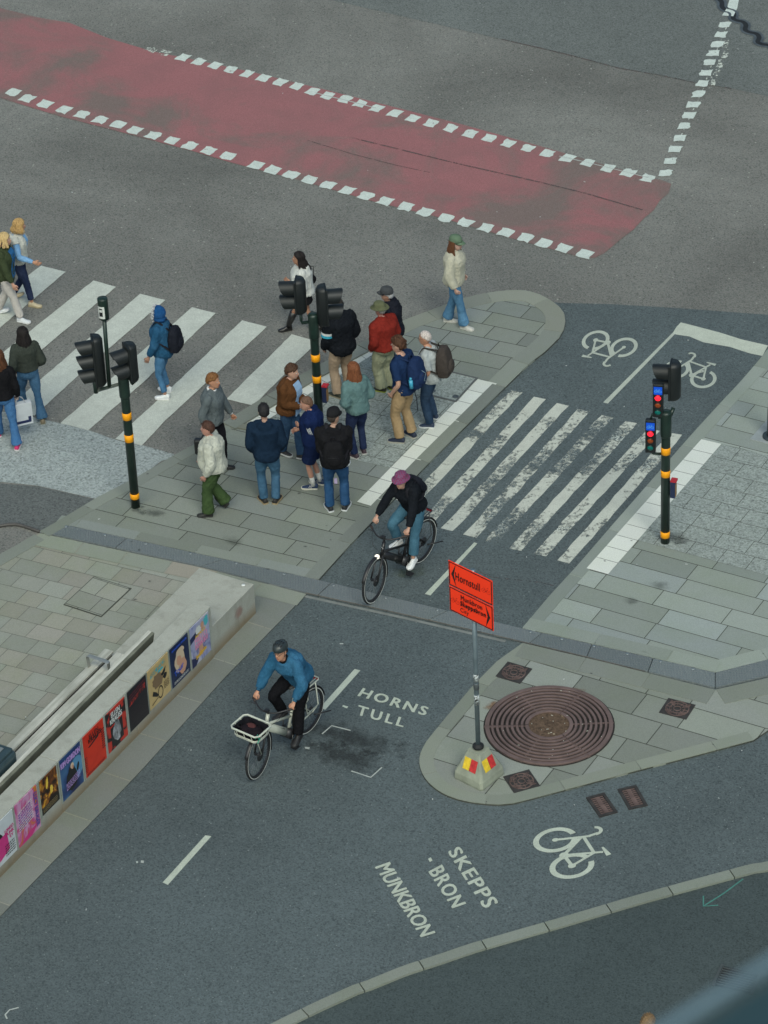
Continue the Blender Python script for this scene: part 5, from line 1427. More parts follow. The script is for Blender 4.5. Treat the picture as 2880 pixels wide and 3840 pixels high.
    def torso_tube(s, mb, z0, z1, ea=0, eb=0, n=20, scale=None):
        H = s.H; secs = [q for q in TORSO if z0 < q[0] < z1]
        def interp(z):
            for a, b in zip(TORSO[:-1], TORSO[1:]):
                if a[0] <= z <= b[0]:
                    k = (z - a[0]) / (b[0] - a[0]); return tuple(a[j] + (b[j] - a[j]) * k for j in range(4))
            return TORSO[0] if z < TORSO[0][0] else TORSO[-1]
        A = interp(z0); B = interp(z1); secs = [(z0, *A[1:])] + secs + [(z1, *B[1:])]
        pts, rad = [], []
        for z, a, b, y in secs:
            fr = s.fr(z); bel = s.belly * max(0, 1 - abs(z - .6) / .13)
            k_ = s.wb if z < .8 else 1 + (s.wb - 1) * .4
            e_a = ea; e_b = eb
            if callable(scale): e_a *= scale(z); e_b *= scale(z)
            pts.append(s.spine(z) + fr @ Vector((0, y * H + bel * .5, 0))); rad.append((a * H * k_ + e_a + bel * .35, b * H * k_ + e_b + bel * .6))
        P_, R_ = cat(pts, rad, 2)
        vs = []
        # superellipse rings along the spine, side axis = body x
        for i, (p, r_) in enumerate(zip(P_, R_)):
            zf = secs[0][0] + (secs[-1][0] - secs[0][0]) * i / (len(P_) - 1); fr = s.fr(zf); sd = fr @ Vector((1, 0, 0)); fw = fr @ Vector((0, 1, 0))
            for j in range(n):
                a = 2 * PI * j / n; ca, sa = math.cos(a), math.sin(a); e = .82
                vs.append(p + sd * (math.copysign(abs(ca) ** e, ca) * r_[0]) + fw * (math.copysign(abs(sa) ** e, sa) * r_[1]))
        K = len(P_); fs = [(i * n + j, i * n + (j + 1) % n, (i + 1) * n + (j + 1) % n, (i + 1) * n + j) for i in range(K - 1) for j in range(n)] + [tuple(range(n - 1, -1, -1)), tuple((K - 1) * n + j for j in range(n))]
        mb.add(vs, fs, 0, True)
    def limb(s, mb, pts, rad, n=12, sub=4):
        P_, R_ = cat(pts, [(r, r) if not isinstance(r, tuple) else r for r in rad], sub)
        mb.tube(P_, R_, n, ref=(1, .1, 0))
    def arm_pts(s, i, end=1.0, ext=0):
        a, e, w_ = s.sho[i], s.elb[i], s.wri[i]; F = s.fr(.8); inn = a - F @ Vector(((1, -1)[i] * .035 * s.H, 0, .0))
        if end <= .5:
            k = end / .5; return [inn, a, a.lerp(e, k * .5), a.lerp(e, k)]
        k = (end - .5) / .5; return [inn, a, a.lerp(e, .5), e, e.lerp(w_, k * .5), e.lerp(w_, k)]
    def leg_pts(s, i, end=1.0, low=0):
        a, k_, n_ = s.hip[i], s.kne[i], s.ank[i]
        if end <= .5: return [a + Vector((0, 0, .02 * s.H)), a.lerp(k_, end), a.lerp(k_, end * 2)]
        q = (end - .5) * 2; return [a + Vector((0, 0, .02 * s.H)), a.lerp(k_, .5), k_, k_.lerp(n_, .4 * q), k_.lerp(n_, q)]
    def body(s):
        H = s.H; mb = MB(); s.torso_tube(mb, .465, .862, -.018, -.02)
        for i in range(2):
            s.limb(mb, s.arm_pts(i), [.026 * H, .028 * H, .025 * H, .021 * H, .0205 * H, .0145 * H], 10)
            s.limb(mb, s.leg_pts(i), [.040 * H, .037 * H, .0235 * H, (.027 * H, .029 * H), .018 * H], 12)
        hM = s.headM; hh = s.hh
        pts, vs, n = [], [], 18
        for z, w_, d, c in HEAD:
            if z < -.1: cpt = s.neck + s.fr(.8) @ Vector((0, -.004 * H, -.01 * H)); M_ = s.fr(.8); c_ = cpt; d_, w2 = d * hh, w_ * hh
            else: M_ = hM; c_ = s.hc + hM @ Vector((0, c * hh, z * hh)); d_, w2 = d * hh, w_ * hh
            for j in range(n):
                a = 2 * PI * j / n; vs.append(c_ + M_ @ Vector((math.cos(a) * w2, math.sin(a) * d_, 0)))
        K = len(HEAD); fs = [(i * n + j, i * n + (j + 1) % n, (i + 1) * n + (j + 1) % n, (i + 1) * n + j) for i in range(K - 1) for j in range(n)] + [tuple(range(n - 1, -1, -1)), tuple((K - 1) * n + j for j in range(n))]
        mb.add(vs, fs, 0, True)
        hp = lambda x, y, z: s.hc + hM @ Vector((x * hh, y * hh, z * hh))
        s.hp = hp
        mb.tube([hp(0, .36, .56), hp(0, .47, .42), hp(0, .50, .36), hp(0, .40, .32)], [.035 * hh, .055 * hh, .07 * hh, .05 * hh], 8)
        mb.ell(hp(0, .38, .2), (.12 * hh, .07 * hh, .05 * hh), hM, 10, 6); mb.ell(hp(0, .30, .04), (.12 * hh, .1 * hh, .08 * hh), hM, 10, 6)
        for sg in (1, -1): mb.ell(hp(sg * .335, -.03, .44), (.035 * hh, .08 * hh, .13 * hh), hM, 8, 6)
        s.bodyobj = skin_build(mb, 'body', skin_mat(s.skin), s.root, .0115, 1)
        # hands: palm with five separate fingers, rooted inside the wrist
        hb = MB()
        for i, sg in enumerate((1, -1)):
            w_ = s.wri[i]; d = (w_ - s.elb[i]).normalized(); d0 = d; side = Vector((sg, 0, 0)); side = (side - d * side.dot(d))
            if side.length < .2: side = Vector((0, 0, 1)) - d * d.z
            side.normalize(); nrm = side; acr = d.cross(nrm).normalized()   # nrm = back of hand direction (outward)
            if s.H and acr.y < 0: acr = -acr                                  # thumb side faces forward
            if s.grip: d = Vector((0, .78, -.62)).normalized(); nrm = Vector((0, .62, .78)).normalized(); acr = Vector((-sg, 0, 0))
            hb.tube([w_ - d * .03, w_ + d * .01, w_ + d * .045, w_ + d * .085], [(.017, .022), (.015, .024), (.0145, .036), (.012, .036)], 10, ref=nrm)
            for k in range(4):
                off = (.027 - .018 * k); Lf = (.068, .076, .070, .055)[k]; cu = s.curl * (1 + .12 * k); p = w_ + d * .08 + acr * off; dir_ = d.copy(); ps = [p]; rs = [.0088]
                for j, fr_ in enumerate((.45, .32, .23)):
                    Mr = Matrix.Rotation(cu * (1 if nrm.cross(d).dot(acr) > 0 else -1) * -1, 3, acr); dd = Mr @ dir_
                    if dd.dot(nrm) > dir_.dot(nrm): dd = Matrix.Rotation(cu * (1 if nrm.cross(d).dot(acr) > 0 else -1), 3, acr) @ dir_
                    dir_ = dd; p = p + dir_ * Lf * fr_; ps.append(p); rs.append((.0082, .0076, .006)[j])
                hb.tube(ps, rs, 7)
            p = w_ + d * .03 + acr * .024; hb.tube([p - acr * .01, p + acr * .018 + d * .02 - nrm * .006, p + acr * .026 + d * .045 - nrm * .014, p + acr * .022 + d * .062 - nrm * .02], [.011, .0105, .009, .007], 7)
        hme = hb.mesh('h'); bm = bmesh.new(); bm.from_mesh(s.bodyobj.data); bm.from_mesh(hme); bmesh.ops.recalc_face_normals(bm, faces=bm.faces[:]); bm.to_mesh(s.bodyobj.data); bm.free(); bpy.data.meshes.remove(hme)
        for p in s.bodyobj.data.polygons: p.use_smooth = True
        ew = flat('eye_white', (.6, .58, .55), .3); ed = flat('eye_dark', (.03, .02, .015), .3); lip = flat('lips', (.33, .1, .085), .5)
        for sg in (1, -1):
            mb = MB(); mb.ell(hp(sg * .135, .385, .5), (.05 * hh, .03 * hh, .026 * hh), hM, 8, 6); e_ = mb.build('eye', ew, s.bodyobj)
            mb = MB(); mb.ell(hp(sg * .135, .405, .5), (.022 * hh, .018 * hh, .024 * hh), hM, 8, 6); mb.build('iris', ed, e_)
        mb = MB(); mb.ell(hp(0, .43, .2), (.085 * hh, .03 * hh, .022 * hh), hM, 10, 6); mb.build('mouth', lip, s.bodyobj)
    # ---------------- clothing
    def top(s, name, colr, hem=.49, ease=.02, sleeve=1.0, cuff=0, kind='plain', wr=(.008, 9), zt=.835, puff=0, collar=None, open_=None, voxel=.014, hood=False, swide=1.0, rough=.9, mat=None):
        H = s.H; mb = MB(); s.torso_tube(mb, hem, zt, ease * 1.05, ease * 1.4, scale=(lambda z: 1 + puff * max(0, 1 - abs(z - .6) / .2) if z < .78 else .75))
        F = s.fr(.8)
        for sg in (1, -1):  # shoulder yoke
            mb.tube([s.spine(.825), s.spine(.818) + F @ Vector((sg * s.wsh * H * .55, 0, .002 * H)), s.sho[0 if sg == 1 else 1] + F @ Vector((0, 0, .002))], [(.024 * H + ease * .45, .03 * H + ease * .5), (.022 * H + ease * .4, .03 * H + ease * .5), (.02 * H + ease * .4, .026 * H + ease * .5)], 12)
        for i in range(2):
            e = ease * .75
            if sleeve > .5: rad = [.028 * H + e, .030 * H + e, .029 * H + e * swide, .027 * H + e * swide * 1.1, .025 * H + e * swide, .0185 * H + e * .75 * swide]
            else: rad = [.028 * H + e, .031 * H + e, .031 * H + e, .031 * H + e * 1.3]
            s.limb(mb, s.arm_pts(i, sleeve), rad, 14)
        if collar: mb.tube([s.spine(.825), s.spine(.845), s.spine(.845 + collar) + F @ Vector((0, -.004 * H, 0))], [.052 * H, .046 * H, .043 * H], 16)
        if hood:
            mb.tube([s.spine(.775) + F @ Vector((0, -.066 * H, 0)), s.spine(.80) + F @ Vector((0, -.072 * H, 0)), s.spine(.83) + F @ Vector((0, -.062 * H, 0)), s.spine(.852) + F @ Vector((0, -.045 * H, 0))], [(.03 * H, .018 * H), (.06 * H, .03 * H), (.072 * H, .036 * H), (.055 * H, .02 * H)], 14, ref=(1, 0, 0))
        m_ = mat or fabric(colr, rough, kind)
        o = skin_build(mb, name, m_, s.root, voxel, 3, (wr[0], wr[1], s.seed))
        s.topobj = o
        return o
    def strip(s, name, mat, zs, x=0, w_=.03, ease=.03, front=True, parent=None, wave=0):
        """narrow band lying on the chest or back surface"""
        H = s.H; mb = MB(); vs = []
        for z in zs:
            tz = min(max(z, .47), .83)
            for a, b in zip(TORSO[:-1], TORSO[1:]):
                if a[0] <= tz <= b[0]: k = (tz - a[0]) / (b[0] - a[0]); A = a[1] + (b[1] - a[1]) * k; B = a[2] + (b[2] - a[2]) * k; Y = a[3]
            A = A * H * s.wb + ease; B = B * H * s.wb + ease * 1.15; bel = s.belly * max(0, 1 - abs(z - .6) / .13); B += bel * .9
            fr = s.fr(z)
            for dx in (-w_ / 2, w_ / 2):
                X = (x(z) if callable(x) else x) + dx; c_ = min(.98, abs(X / A)); yy = B * (1 - c_ ** 2.3) ** .5 * (1 if front else -1) + Y * H + .004 * (1 if front else -1)
                vs.append(s.spine(z) + fr @ Vector((X, yy, 0)))
        n = len(zs); mb.add(vs, [(2 * i, 2 * i + 1, 2 * i + 3, 2 * i + 2) for i in range(n - 1)])
        o = mb.build(name, mat, parent or s.root); md = o.modifiers.new('t', 'SOLIDIFY'); md.thickness = .006; md.offset = 0
        return o
    def pants(s, name, colr, end=1.0, ease=.012, hem=.024, kind='plain', wr=(.007, 11), waist=.585, knee=1.0, voxel=.014, thigh=1.0, cut=None):
        H = s.H; mb = MB(); s.torso_tube(mb, .462, waist, ease * .8, ease * .8)
        for i in range(2):
            if end > .5:
                rad = [.050 * H + ease, .049 * H * thigh + ease, .033 * H * knee + ease, .033 * H + ease * 1.2 if hem > .03 else .029 * H + ease, hem * H + ease]
                pts = s.leg_pts(i, end)
                mb_pts = pts
            else:
                rad = [.052 * H + ease, .051 * H * thigh + ease, hem * H + ease]; mb_pts = s.leg_pts(i, end)
            s.limb(mb, mb_pts, rad, 14)
        return skin_build(mb, name, fabric(colr, .9, kind), s.root, voxel, 3, (wr[0], wr[1], s.seed + 40))
    def skirt(s, name, colr, z0, ease=.02):
        mb = MB(); s.torso_tube(mb, .465, .59, .012, .012); H = s.H
        mb.tube([s.P + Vector((0, 0, .0)), s.P + Vector((0, 0, -(.515 - z0) * H * .5)), s.P + Vector((0, 0, -(.515 - z0) * H))], [(.095 * H, .075 * H), (.104 * H, .084 * H), (.112 * H, .095 * H)], 20, ref=(1, 0, 0))
        return skin_build(mb, name, fabric(colr), s.root, .014, 2, (.008, 9, s.seed))
    def shoes(s, colr, sole=(.6, .6, .58), name='shoe', L=.150, h_=1.0, boot=0, sockc=None, colr2=None, stripes=None):
        H = s.H; L = L * H
        for i in range(2):
            a = s.ank[i]; M_ = rz(s.fy[i] + R((-9, 9)[i])) @ Matrix.Rotation(-s.fp[i], 3, 'X')
            q = lambda x, y, z: a + M_ @ Vector((x, y, z - .045 * H + .0))
            mb = MB(); W = .028 * H; bt = .014 * H
            secs = [(-.27, .62, .050, 0), (-.24, .85, .052, 0), (-.12, .9, .058, 0), (.0, .88, .060, 0), (.15, .92, .045, 0), (.32, 1.06, .032, 0), (.5, 1.06, .026, 0), (.64, .85, .02, 0), (.71, .45, .012, 0)]
            vs = []; n = 12
            for y, w_, hh_, _ in secs:
                for j in range(n):
                    an = 2 * PI * j / n; z = math.sin(an); vs.append(q(W * w_ * math.cos(an) * (1 if z < 0 else .93), y * L, bt * .6 + max(0, z) * (hh_ * H * h_ - bt * .6) + min(0, z) * bt * .1))
            K = len(secs); mb.add(vs, [(k * n + j, k * n + (j + 1) % n, (k + 1) * n + (j + 1) % n, (k + 1) * n + j) for k in range(K - 1) for j in range(n)] + [tuple(range(n - 1, -1, -1)), tuple((K - 1) * n + j for j in range(n))], 0, True)
            if boot:
                k_ = s.kne[i]; d = (k_ - a); mb.tube([a + M_ @ Vector((0, -.03 * L, -.01)), a + d * .15, a + d * .5, a + d * boot], [.027 * H, .028 * H, .038 * H, .041 * H], 14)
            o = mb.build(name, colr if not isinstance(colr, tuple) else plain('shoe_%d_%d' % (int(colr[0] * 300), int(colr[2] * 300)), colr, .6, .1, 25), s.root)
            mb = MB(); vs = []
            prof = [(y, w_) for y, w_, _, _ in secs]
            outl = [(w_ * W * 1.05, y * L) for y, w_ in prof] + [(0, .735 * L)] + [(-w_ * W * 1.05, y * L) for y, w_ in prof[::-1]] + [(0, -.285 * L)]
            lo = [q(x, y, -.0) for x, y in outl]; hi = [q(x, y, bt) for x, y in outl]; n = len(outl)
            mb.add(lo + hi, [tuple(range(n - 1, -1, -1)), tuple(range(n, 2 * n))] + [(j, (j + 1) % n, n + (j + 1) % n, n + j) for j in range(n)])
            so = mb.build('sole', plain('sole_%d_%d' % (int(sole[0] * 300), int(sole[2] * 300)), sole, .6, .08, 25), o)
            if stripes:
                mb = MB()
                for k in range(3):
                    for sg in (-1, 1): mb.tube([q(sg * W * .97, (.12 + k * .07) * L, .02 * H), q(sg * W * .55, (.04 + k * .07) * L, .042 * H)], .004, 4)
                mb.build('shoe_stripes', flat('stripe_white', stripes), o)
            if sockc:
                mb = MB(); d = (s.kne[i] - a); mb.tube([a - d * .05, a + d * .14, a + d * sockc[3]], [.024 * H, .023 * H, .025 * H], 12); mb.build('sock', fabric(sockc[:3]), s.root)
    def hair(s, c, style='short', L=.2, vol=1.0, wind=(0, 0, 0), fringe=.80, n=150, grey=False, low=.16, tuft=.012, hat=False):
        hh = s.hh; hM = s.headM; hp = s.hp; mb = MB(); nu, nv = 44, 26; rnd = random.Random(s.seed)
        def surf(th, z, r_):   # th azimuth: 0 = front; z in head units
            secs = HEAD[2:]
            z2 = min(max(z, 0.0), 1.0)
            for a, b in zip(secs[:-1], secs[1:]):
                if a[0] <= z2 <= b[0]: k = (z2 - a[0]) / (b[0] - a[0]); w_ = a[1] + (b[1] - a[1]) * k; d = a[2] + (b[2] - a[2]) * k; c_ = a[3] + (b[3] - a[3]) * k
            return w_, d, c_
        vs = []
        cz, ch = .52, .56
        for i in range(nv + 1):
            ph = PI * i / nv
            for j in range(nu):
                th = 2 * PI * j / nu   # 0 front
                x, y, z = math.sin(ph) * math.sin(th), math.sin(ph) * math.cos(th), math.cos(ph)
                zf = cz + z * ch
                fr_ = (1 + math.cos(th)) / 2    # 1 at the front
                line = low + (fringe - low) * (fr_ ** 1.35) if fr_ < .98 else fringe
                if .25 < fr_ < .75: line = max(line, .44 + (fr_ - .25) * .5) if style == 'short' or hat else line
                inside = zf > line
                t_ = (.035 + .03 * vol) if inside else -.10
                if inside: t_ *= min(1, .35 + (zf - line) * 5)
                if inside: t_ += tuft * 4 * noise.noise(Vector((x * 5 + s.seed, y * 5, z * 5))) + tuft * 2 * noise.noise(Vector((x * 13, y * 13, z * 9)))
                vs.append(hp(x * (.345 + t_), -.02 + y * (.43 + t_), cz + z * (.485 + t_) if z > 0 else cz + z * (.5 + t_ * .5)))
        fs = [(i * nu + j, i * nu + (j + 1) % nu, (i + 1) * nu + (j + 1) % nu, (i + 1) * nu + j) for i in range(nv) for j in range(nu)]
        mb.add(vs, fs, 0, True)
        if style == 'short' and n:
            for k in range(n):
                th = rnd.uniform(0, 2 * PI); ph = rnd.uniform(0, 1.1); x, y, z = math.sin(ph) * math.sin(th), math.sin(ph) * math.cos(th), math.cos(ph)
                if cz + z * ch < fringe: continue
                p = hp(x * .36, -.02 + y * .44, cz + z * .5); q = hp(x * .39 + rnd.uniform(-.1, .1), y * .46 + .02 + rnd.uniform(-.06, .12), cz + z * .54 * (1 + .04 * vol) + rnd.uniform(-.02, .03)); mb.tube([p, q], [.004, .0015], 3, smooth=False)
        if style in ('long', 'tail', 'bob'):
            Lm = L; W3 = Vector(wind)
            for k in range(n):
                th = rnd.uniform(PI * .42, PI * 1.58) if style != 'bob' else rnd.uniform(PI * .3, PI * 1.7)
                ph0 = rnd.uniform(.15, 1.2); pts = []; z = 1
                for q in range(5):
                    ph = ph0 + (1.75 - ph0) * q / 4; x, y, z = math.sin(ph) * math.sin(th), math.sin(ph) * math.cos(th), math.cos(ph)
                    o_ = .05 + rnd.uniform(-.01, .02); pts.append(hp(x * (.345 + o_) , -.03 + y * (.43 + o_), cz + z * (.49 + o_)))
                p = pts[-1].copy(); out_ = (s.root.matrix_world.to_3x3() if False else Matrix.Identity(3)) @ (p - hp(0, 0, .4)); out_.z = 0; out_ = out_.normalized() * .012
                if style == 'tail': 
                    tgt = hp(0, -.52, .38); pts = pts[:3] + [tgt]; p = tgt; out_ = Vector((rnd.uniform(-.01, .01), rnd.uniform(-.012, .004), 0)) + s.headM @ Vector((0, -.012, 0))
                seg = 6; LL = Lm * rnd.uniform(.78, 1.05)
                for q in range(seg):
                    f_ = (q + 1) / seg
                    p = p + Vector((0, 0, -LL / seg)) + out_ * (1 - f_ * 1.1) * (1.3 if style != 'tail' else .8) + W3 * (LL / seg) * f_ + Vector((rnd.uniform(-1, 1), rnd.uniform(-1, 1), 0)) * .004
                    pts.append(p.copy())
                r_ = rnd.uniform(.006, .0105) * (1.25 if n < 120 else 1)
                rr_ = [(r_, r_ * .6)] * (len(pts) - 2) + [(r_ * .7, r_ * .5), (r_ * .15, r_ * .15)]
                mb.tube(pts, rr_, 5, smooth=True)
        return mb.build('hair', hair_mat(c), s.root)
    def cap(s, c, brim=True, style='cap', c2=None, mat=None, tilt=0, bside=0):
        hh = s.hh; hM = s.headM @ Matrix.Rotation(R(tilt), 3, 'X') @ rz(R(bside)); o_ = s.hc; mb = MB()
        hp = lambda x, y, z: o_ + hM @ Vector((x * hh, y * hh, z * hh))
        m_ = mat or fabric(c, .85, 'knit' if style == 'beanie' else 'plain')
        if style == 'cap':
            prof = [(1.04, .0), (1.05, .1), (1.0, .26), (.84, .40), (.5, .485), (.12, .50)]
            vs = []; n = 28
            for k_, z in prof:
                for j in range(n):
                    a = 2 * PI * j / n; vs.append(hp(.375 * k_ * math.cos(a), -.01 + .47 * k_ * math.sin(a), .64 + z))
            mb.add(vs, [(i * n + j, i * n + (j + 1) % n, (i + 1) * n + (j + 1) % n, (i + 1) * n + j) for i in range(len(prof) - 1) for j in range(n)] + [tuple((len(prof) - 1) * n + j for j in range(n))], 0, True)
            o = mb.build('cap', m_, s.root); md = o.modifiers.new('t', 'SOLIDIFY'); md.thickness = .006; md.offset = 0
            mb = MB(); n = 14; vs = []
            for rr_, dz in ((.0, 0), (.62, -.03), (1.0, -.11)):
                for j in range(n + 1):
                    a = PI * (.12 + .76 * j / n); x = .37 * math.cos(a); y = .44 * math.sin(a) + .34 * rr_ * math.sin(PI * j / n) ** .45
                    vs.append(hp(x * (1 - .06 * rr_), y, .66 + dz - .04 * abs(math.cos(a)) * rr_))
            mb.add(vs, [(i * (n + 1) + j, i * (n + 1) + j + 1, (i + 1) * (n + 1) + j + 1, (i + 1) * (n + 1) + j) for i in range(2) for j in range(n)], 0, True)
            b = mb.build('visor', fabric(c2) if c2 else m_, o); md = b.modifiers.new('t', 'SOLIDIFY'); md.thickness = .006; md.offset = 0
            mb = MB(); mb.ell(hp(0, -.01, 1.145), (.014, .014, .007), hM, 8, 5); mb.build('cap_button', m_, o)
        elif style == 'hat':
            prof = [(1.78, -.02), (1.5, -.075), (1.2, -.03), (1.06, .02), (1.05, .2), (.96, .34), (.7, .42), (.2, .43)]
            if c2: prof[0] = (1.6, -.07)
            vs = []; n = 32
            for i_, (k_, z) in enumerate(prof):
                for j in range(n):
                    a = 2 * PI * j / n; wob = .03 * math.sin(2 * a + 1) + .02 * math.sin(3 * a) if i_ < 2 else 0; vs.append(hp(.375 * k_ * math.cos(a), -.01 + .45 * k_ * math.sin(a), .68 + z + wob))
            mb.add(vs, [(i * n + j, i * n + (j + 1) % n, (i + 1) * n + (j + 1) % n, (i + 1) * n + j) for i in range(len(prof) - 1) for j in range(n)] + [tuple((len(prof) - 1) * n + j for j in range(n))], 0, True)
            o = mb.build('hat', m_, s.root); md = o.modifiers.new('t', 'SOLIDIFY'); md.thickness = .006; md.offset = 0
            mb = MB(); vs = []
            for z, k_ in ((.035, 1.085), (.10, 1.08)):
                for j in range(n): a = 2 * PI * j / n; vs.append(hp(.375 * k_ * math.cos(a), -.01 + .45 * k_ * math.sin(a), .68 + z))
            mb.add(vs, [(j, (j + 1) % n, n + (j + 1) % n, n + j) for j in range(n)], 0, True); mb.build('hat_band', fabric(tuple(x * .35 for x in c)), o)
        elif style == 'helmet':
            mb.ell(hp(0, -.04, .74), (.43 * hh, .58 * hh, .42 * hh), hM, 24, 14); 
            o = skin_build(mb, 'helmet', plain('helmet_dark', (.025, .034, .036), .35, .2, 20), s.root, .008, 1)
            for v_ in o.data.vertices:
                l = hM.inverted() @ (v_.co - o_) / hh
                if l.z < .62: v_.co = v_.co + hM @ Vector((0, 0, (.62 - l.z) * hh))
            vent = flat('helmet_vent', (.004, .005, .006), .6); mb = MB()
            for x in (-.26, -.13, 0, .13, .26):
                for y0 in (-.42, -.08, .24):
                    zz = .74 + .42 * math.sqrt(max(0, 1 - (x / .43) ** 2 - ((y0 + .04) / .58) ** 2)); nn = Vector((x / .43 ** 2, (y0 + .04) / .58 ** 2, (zz - .74) / .42 ** 2)).normalized()
                    yv = Vector((0, 1, 0)) - nn * nn.y; yv.normalize(); xv = yv.cross(nn); Mv = hM @ Matrix((xv, yv, nn)).transposed()
                    mb.ell(hp(x, y0, zz), (.042 * hh, .12 * hh, .02 * hh), Mv, 10, 6)
            mb.build('helmet_vents', vent, o)
            mb = MB(); mb.tube([hp(.33, .05, .62), hp(.30, .1, .25), hp(.1, .2, .0), hp(-.1, .2, .0), hp(-.30, .1, .25), hp(-.33, .05, .62)], .005, 6); mb.build('chin_strap', vent, o)
        return o
    def glasses(s, c=(.02, .02, .02), lens=None):
        hp = s.hp; hh = s.hh; hM = s.headM; mb = MB()
        for sg in (1, -1):
            mb.tube([hp(sg * .14 + .085 * math.cos(a), .445, .5 + .065 * math.sin(a)) for a in [2 * PI * k / 12 for k in range(12)]], .0022, 5, closed=True)
            mb.tube([hp(sg * .225, .44, .52), hp(sg * .34, .1, .52), hp(sg * .345, -.03, .5)], .0022, 5)
        mb.tube([hp(-.055, .45, .51), hp(.055, .45, .51)], .0022, 5)
        g_ = mb.build('glasses', flat('frame_dark', c), s.root)
        if lens:
            for sg in (1, -1):
                mb = MB(); mb.ell(hp(sg * .14, .44, .5), (.085 * hh, .008 * hh, .065 * hh), hM, 12, 6); mb.build('lens', flat('lens_amber', lens, .1), g_)
    def world(s, v): return Vector(s.root.location) + rz(s.yaw) @ Vector(v)
    def backpack(s, c, label, w_=.30, h_=.44, d_=.17, zc=.70, straps=(.02, .02, .025), kind='plain', details=None, drop=0, ease=.02, mesh_pocket=None, yaw=0):
        H = s.H; fr = s.fr(.72); bk = (.064 * H * s.wb + ease * 1.15)
        c_ = s.spine(zc) + fr @ Vector((0, -bk - d_ * .42, 0)); root = empty('backpack', s.world(c_ - Vector((0, 0, h_ / 2))), s.yaw, label, 'backpack')
        off = c_ - Vector((0, 0, h_ / 2)); T = lambda v: Vector(v) - off
        mb = MB(); vs = []; prof = [(-.5, .72, .6), (-.46, .92, .85), (-.25, 1.0, 1.05), (.05, .97, 1.0), (.3, .88, .8), (.44, .68, .55), (.5, .35, .3)]; n = 20
        for z, a, b in prof:
            for j in range(n):
                an = 2 * PI * j / n; ca, sa = math.cos(an), math.sin(an); e = .6; vs.append(T(c_ + fr @ Vector((math.copysign(abs(ca) ** e, ca) * a * w_ / 2, math.copysign(abs(sa) ** e, sa) * b * d_ / 2 - (.02 if sa < 0 else 0), z * h_))))
        K = len(prof); mb.add(vs, [(k * n + j, k * n + (j + 1) % n, (k + 1) * n + (j + 1) % n, (k + 1) * n + j) for k in range(K - 1) for j in range(n)] + [tuple(range(n - 1, -1, -1)), tuple((K - 1) * n + j for j in range(n))], 0, True)
        bag = skin_build(mb, 'bag', fabric(c, .8, kind), root, .012, 2, (.007, 10, s.seed + 9))
        mb = MB(); mb.ell(T(c_ + fr @ Vector((0, -d_ * .52, -h_ * .16))), (w_ * .36, d_ * .3, h_ * .24), fr, 14, 10)
        fp = mb.build('front_pocket', fabric(tuple(x * 1.08 for x in c), .8, kind), root)
        mb = MB(); mb.tube([T(c_ + fr @ Vector((x, -d_ * .80, -h_ * .0 + .0))) for x in (-w_ * .25, 0, w_ * .25)], .004, 6); mb.build('zip', flat('zip_dark', (.01, .01, .012)), fp)
        for sg in (1, -1):
            mb = MB(); sh_ = s.spine(.826) + s.fr(.8) @ Vector((sg * .055 * H, 0, ease + .012)); pts = [c_ + fr @ Vector((sg * .07, d_ * .25, h_ * .42)), sh_ + Vector((0, -.03, 0)), sh_ + s.fr(.8) @ Vector((sg * .008, .05 * H * .6, .0)), s.spine(.765) + s.fr(.76) @ Vector((sg * .062 * H * s.wb, .056 * H * s.wb + ease, 0)), s.spine(.70) + s.fr(.7) @ Vector((sg * .085 * H * s.wb, .03 * H * s.wb + ease, 0)), s.spine(.655) + s.fr(.66) @ Vector((sg * (.085 * H * s.wb + ease), -.02 * H, 0)), c_ + fr @ Vector((sg * w_ * .42, d_ * .25, -h_ * .36))]
            P_, _r = cat(pts, [(1, 1)] * len(pts), 4); mb.tube([T(p) for p in P_], [(.025, .006)] * len(P_), 8, ref=(1, 0, 0)); mb.build('strap', fabric(straps), root)
        mb = MB(); mb.tube([T(c_ + fr @ Vector((x, d_ * .3, h_ * .5 + z))) for x, z in ((-.035, -.02), (-.03, .03), (.03, .03), (.035, -.02))], .008, 6); mb.build('handle', fabric(straps), root)
        return root, T, c_, fr

# ------------------------------------------------------------------ the people in the photo
DENIM = (.07, .14, .24); NAVY = (.012, .02, .05); BLACKC = (.012, .013, .016); KHAKI = (.33, .235, .14)
def fl(): return None

# woman in white fleece vest
H = 1.598
p = Person('blonde woman in a white fleece vest with light blue sleeves on the left crossing', [(-5.555,48.592), (-5.875,48.842)], -10, H * .985, hands=((.17, .20, .60), 'swingb'), fem=True, lean=(6, 0), head=(20, -5), skin=(.5, .22, .13), lift=(0, .03), footpitch=(0, -25), zg=.0, curl=.3)
p.top('jacket', (.2, .38, .62), .50, .012, 1.0)
p.top('vest', (.6, .6, .54), .505, .032, .12, kind='knit', wr=(.012, 12), collar=.02)
p.strip('shirt_front', fabric((.2, .38, .62)), [.70, .76, .80, .825], 0, .07, .034)
p.pants('trousers', (.02, .03, .07), .93, kind='denim', hem=.026)
p.shoes((.5, .42, .28), (.4, .33, .2)); p.hair((.42, .27, .11), 'bob', .10, 1.3, n=130, fringe=.72)
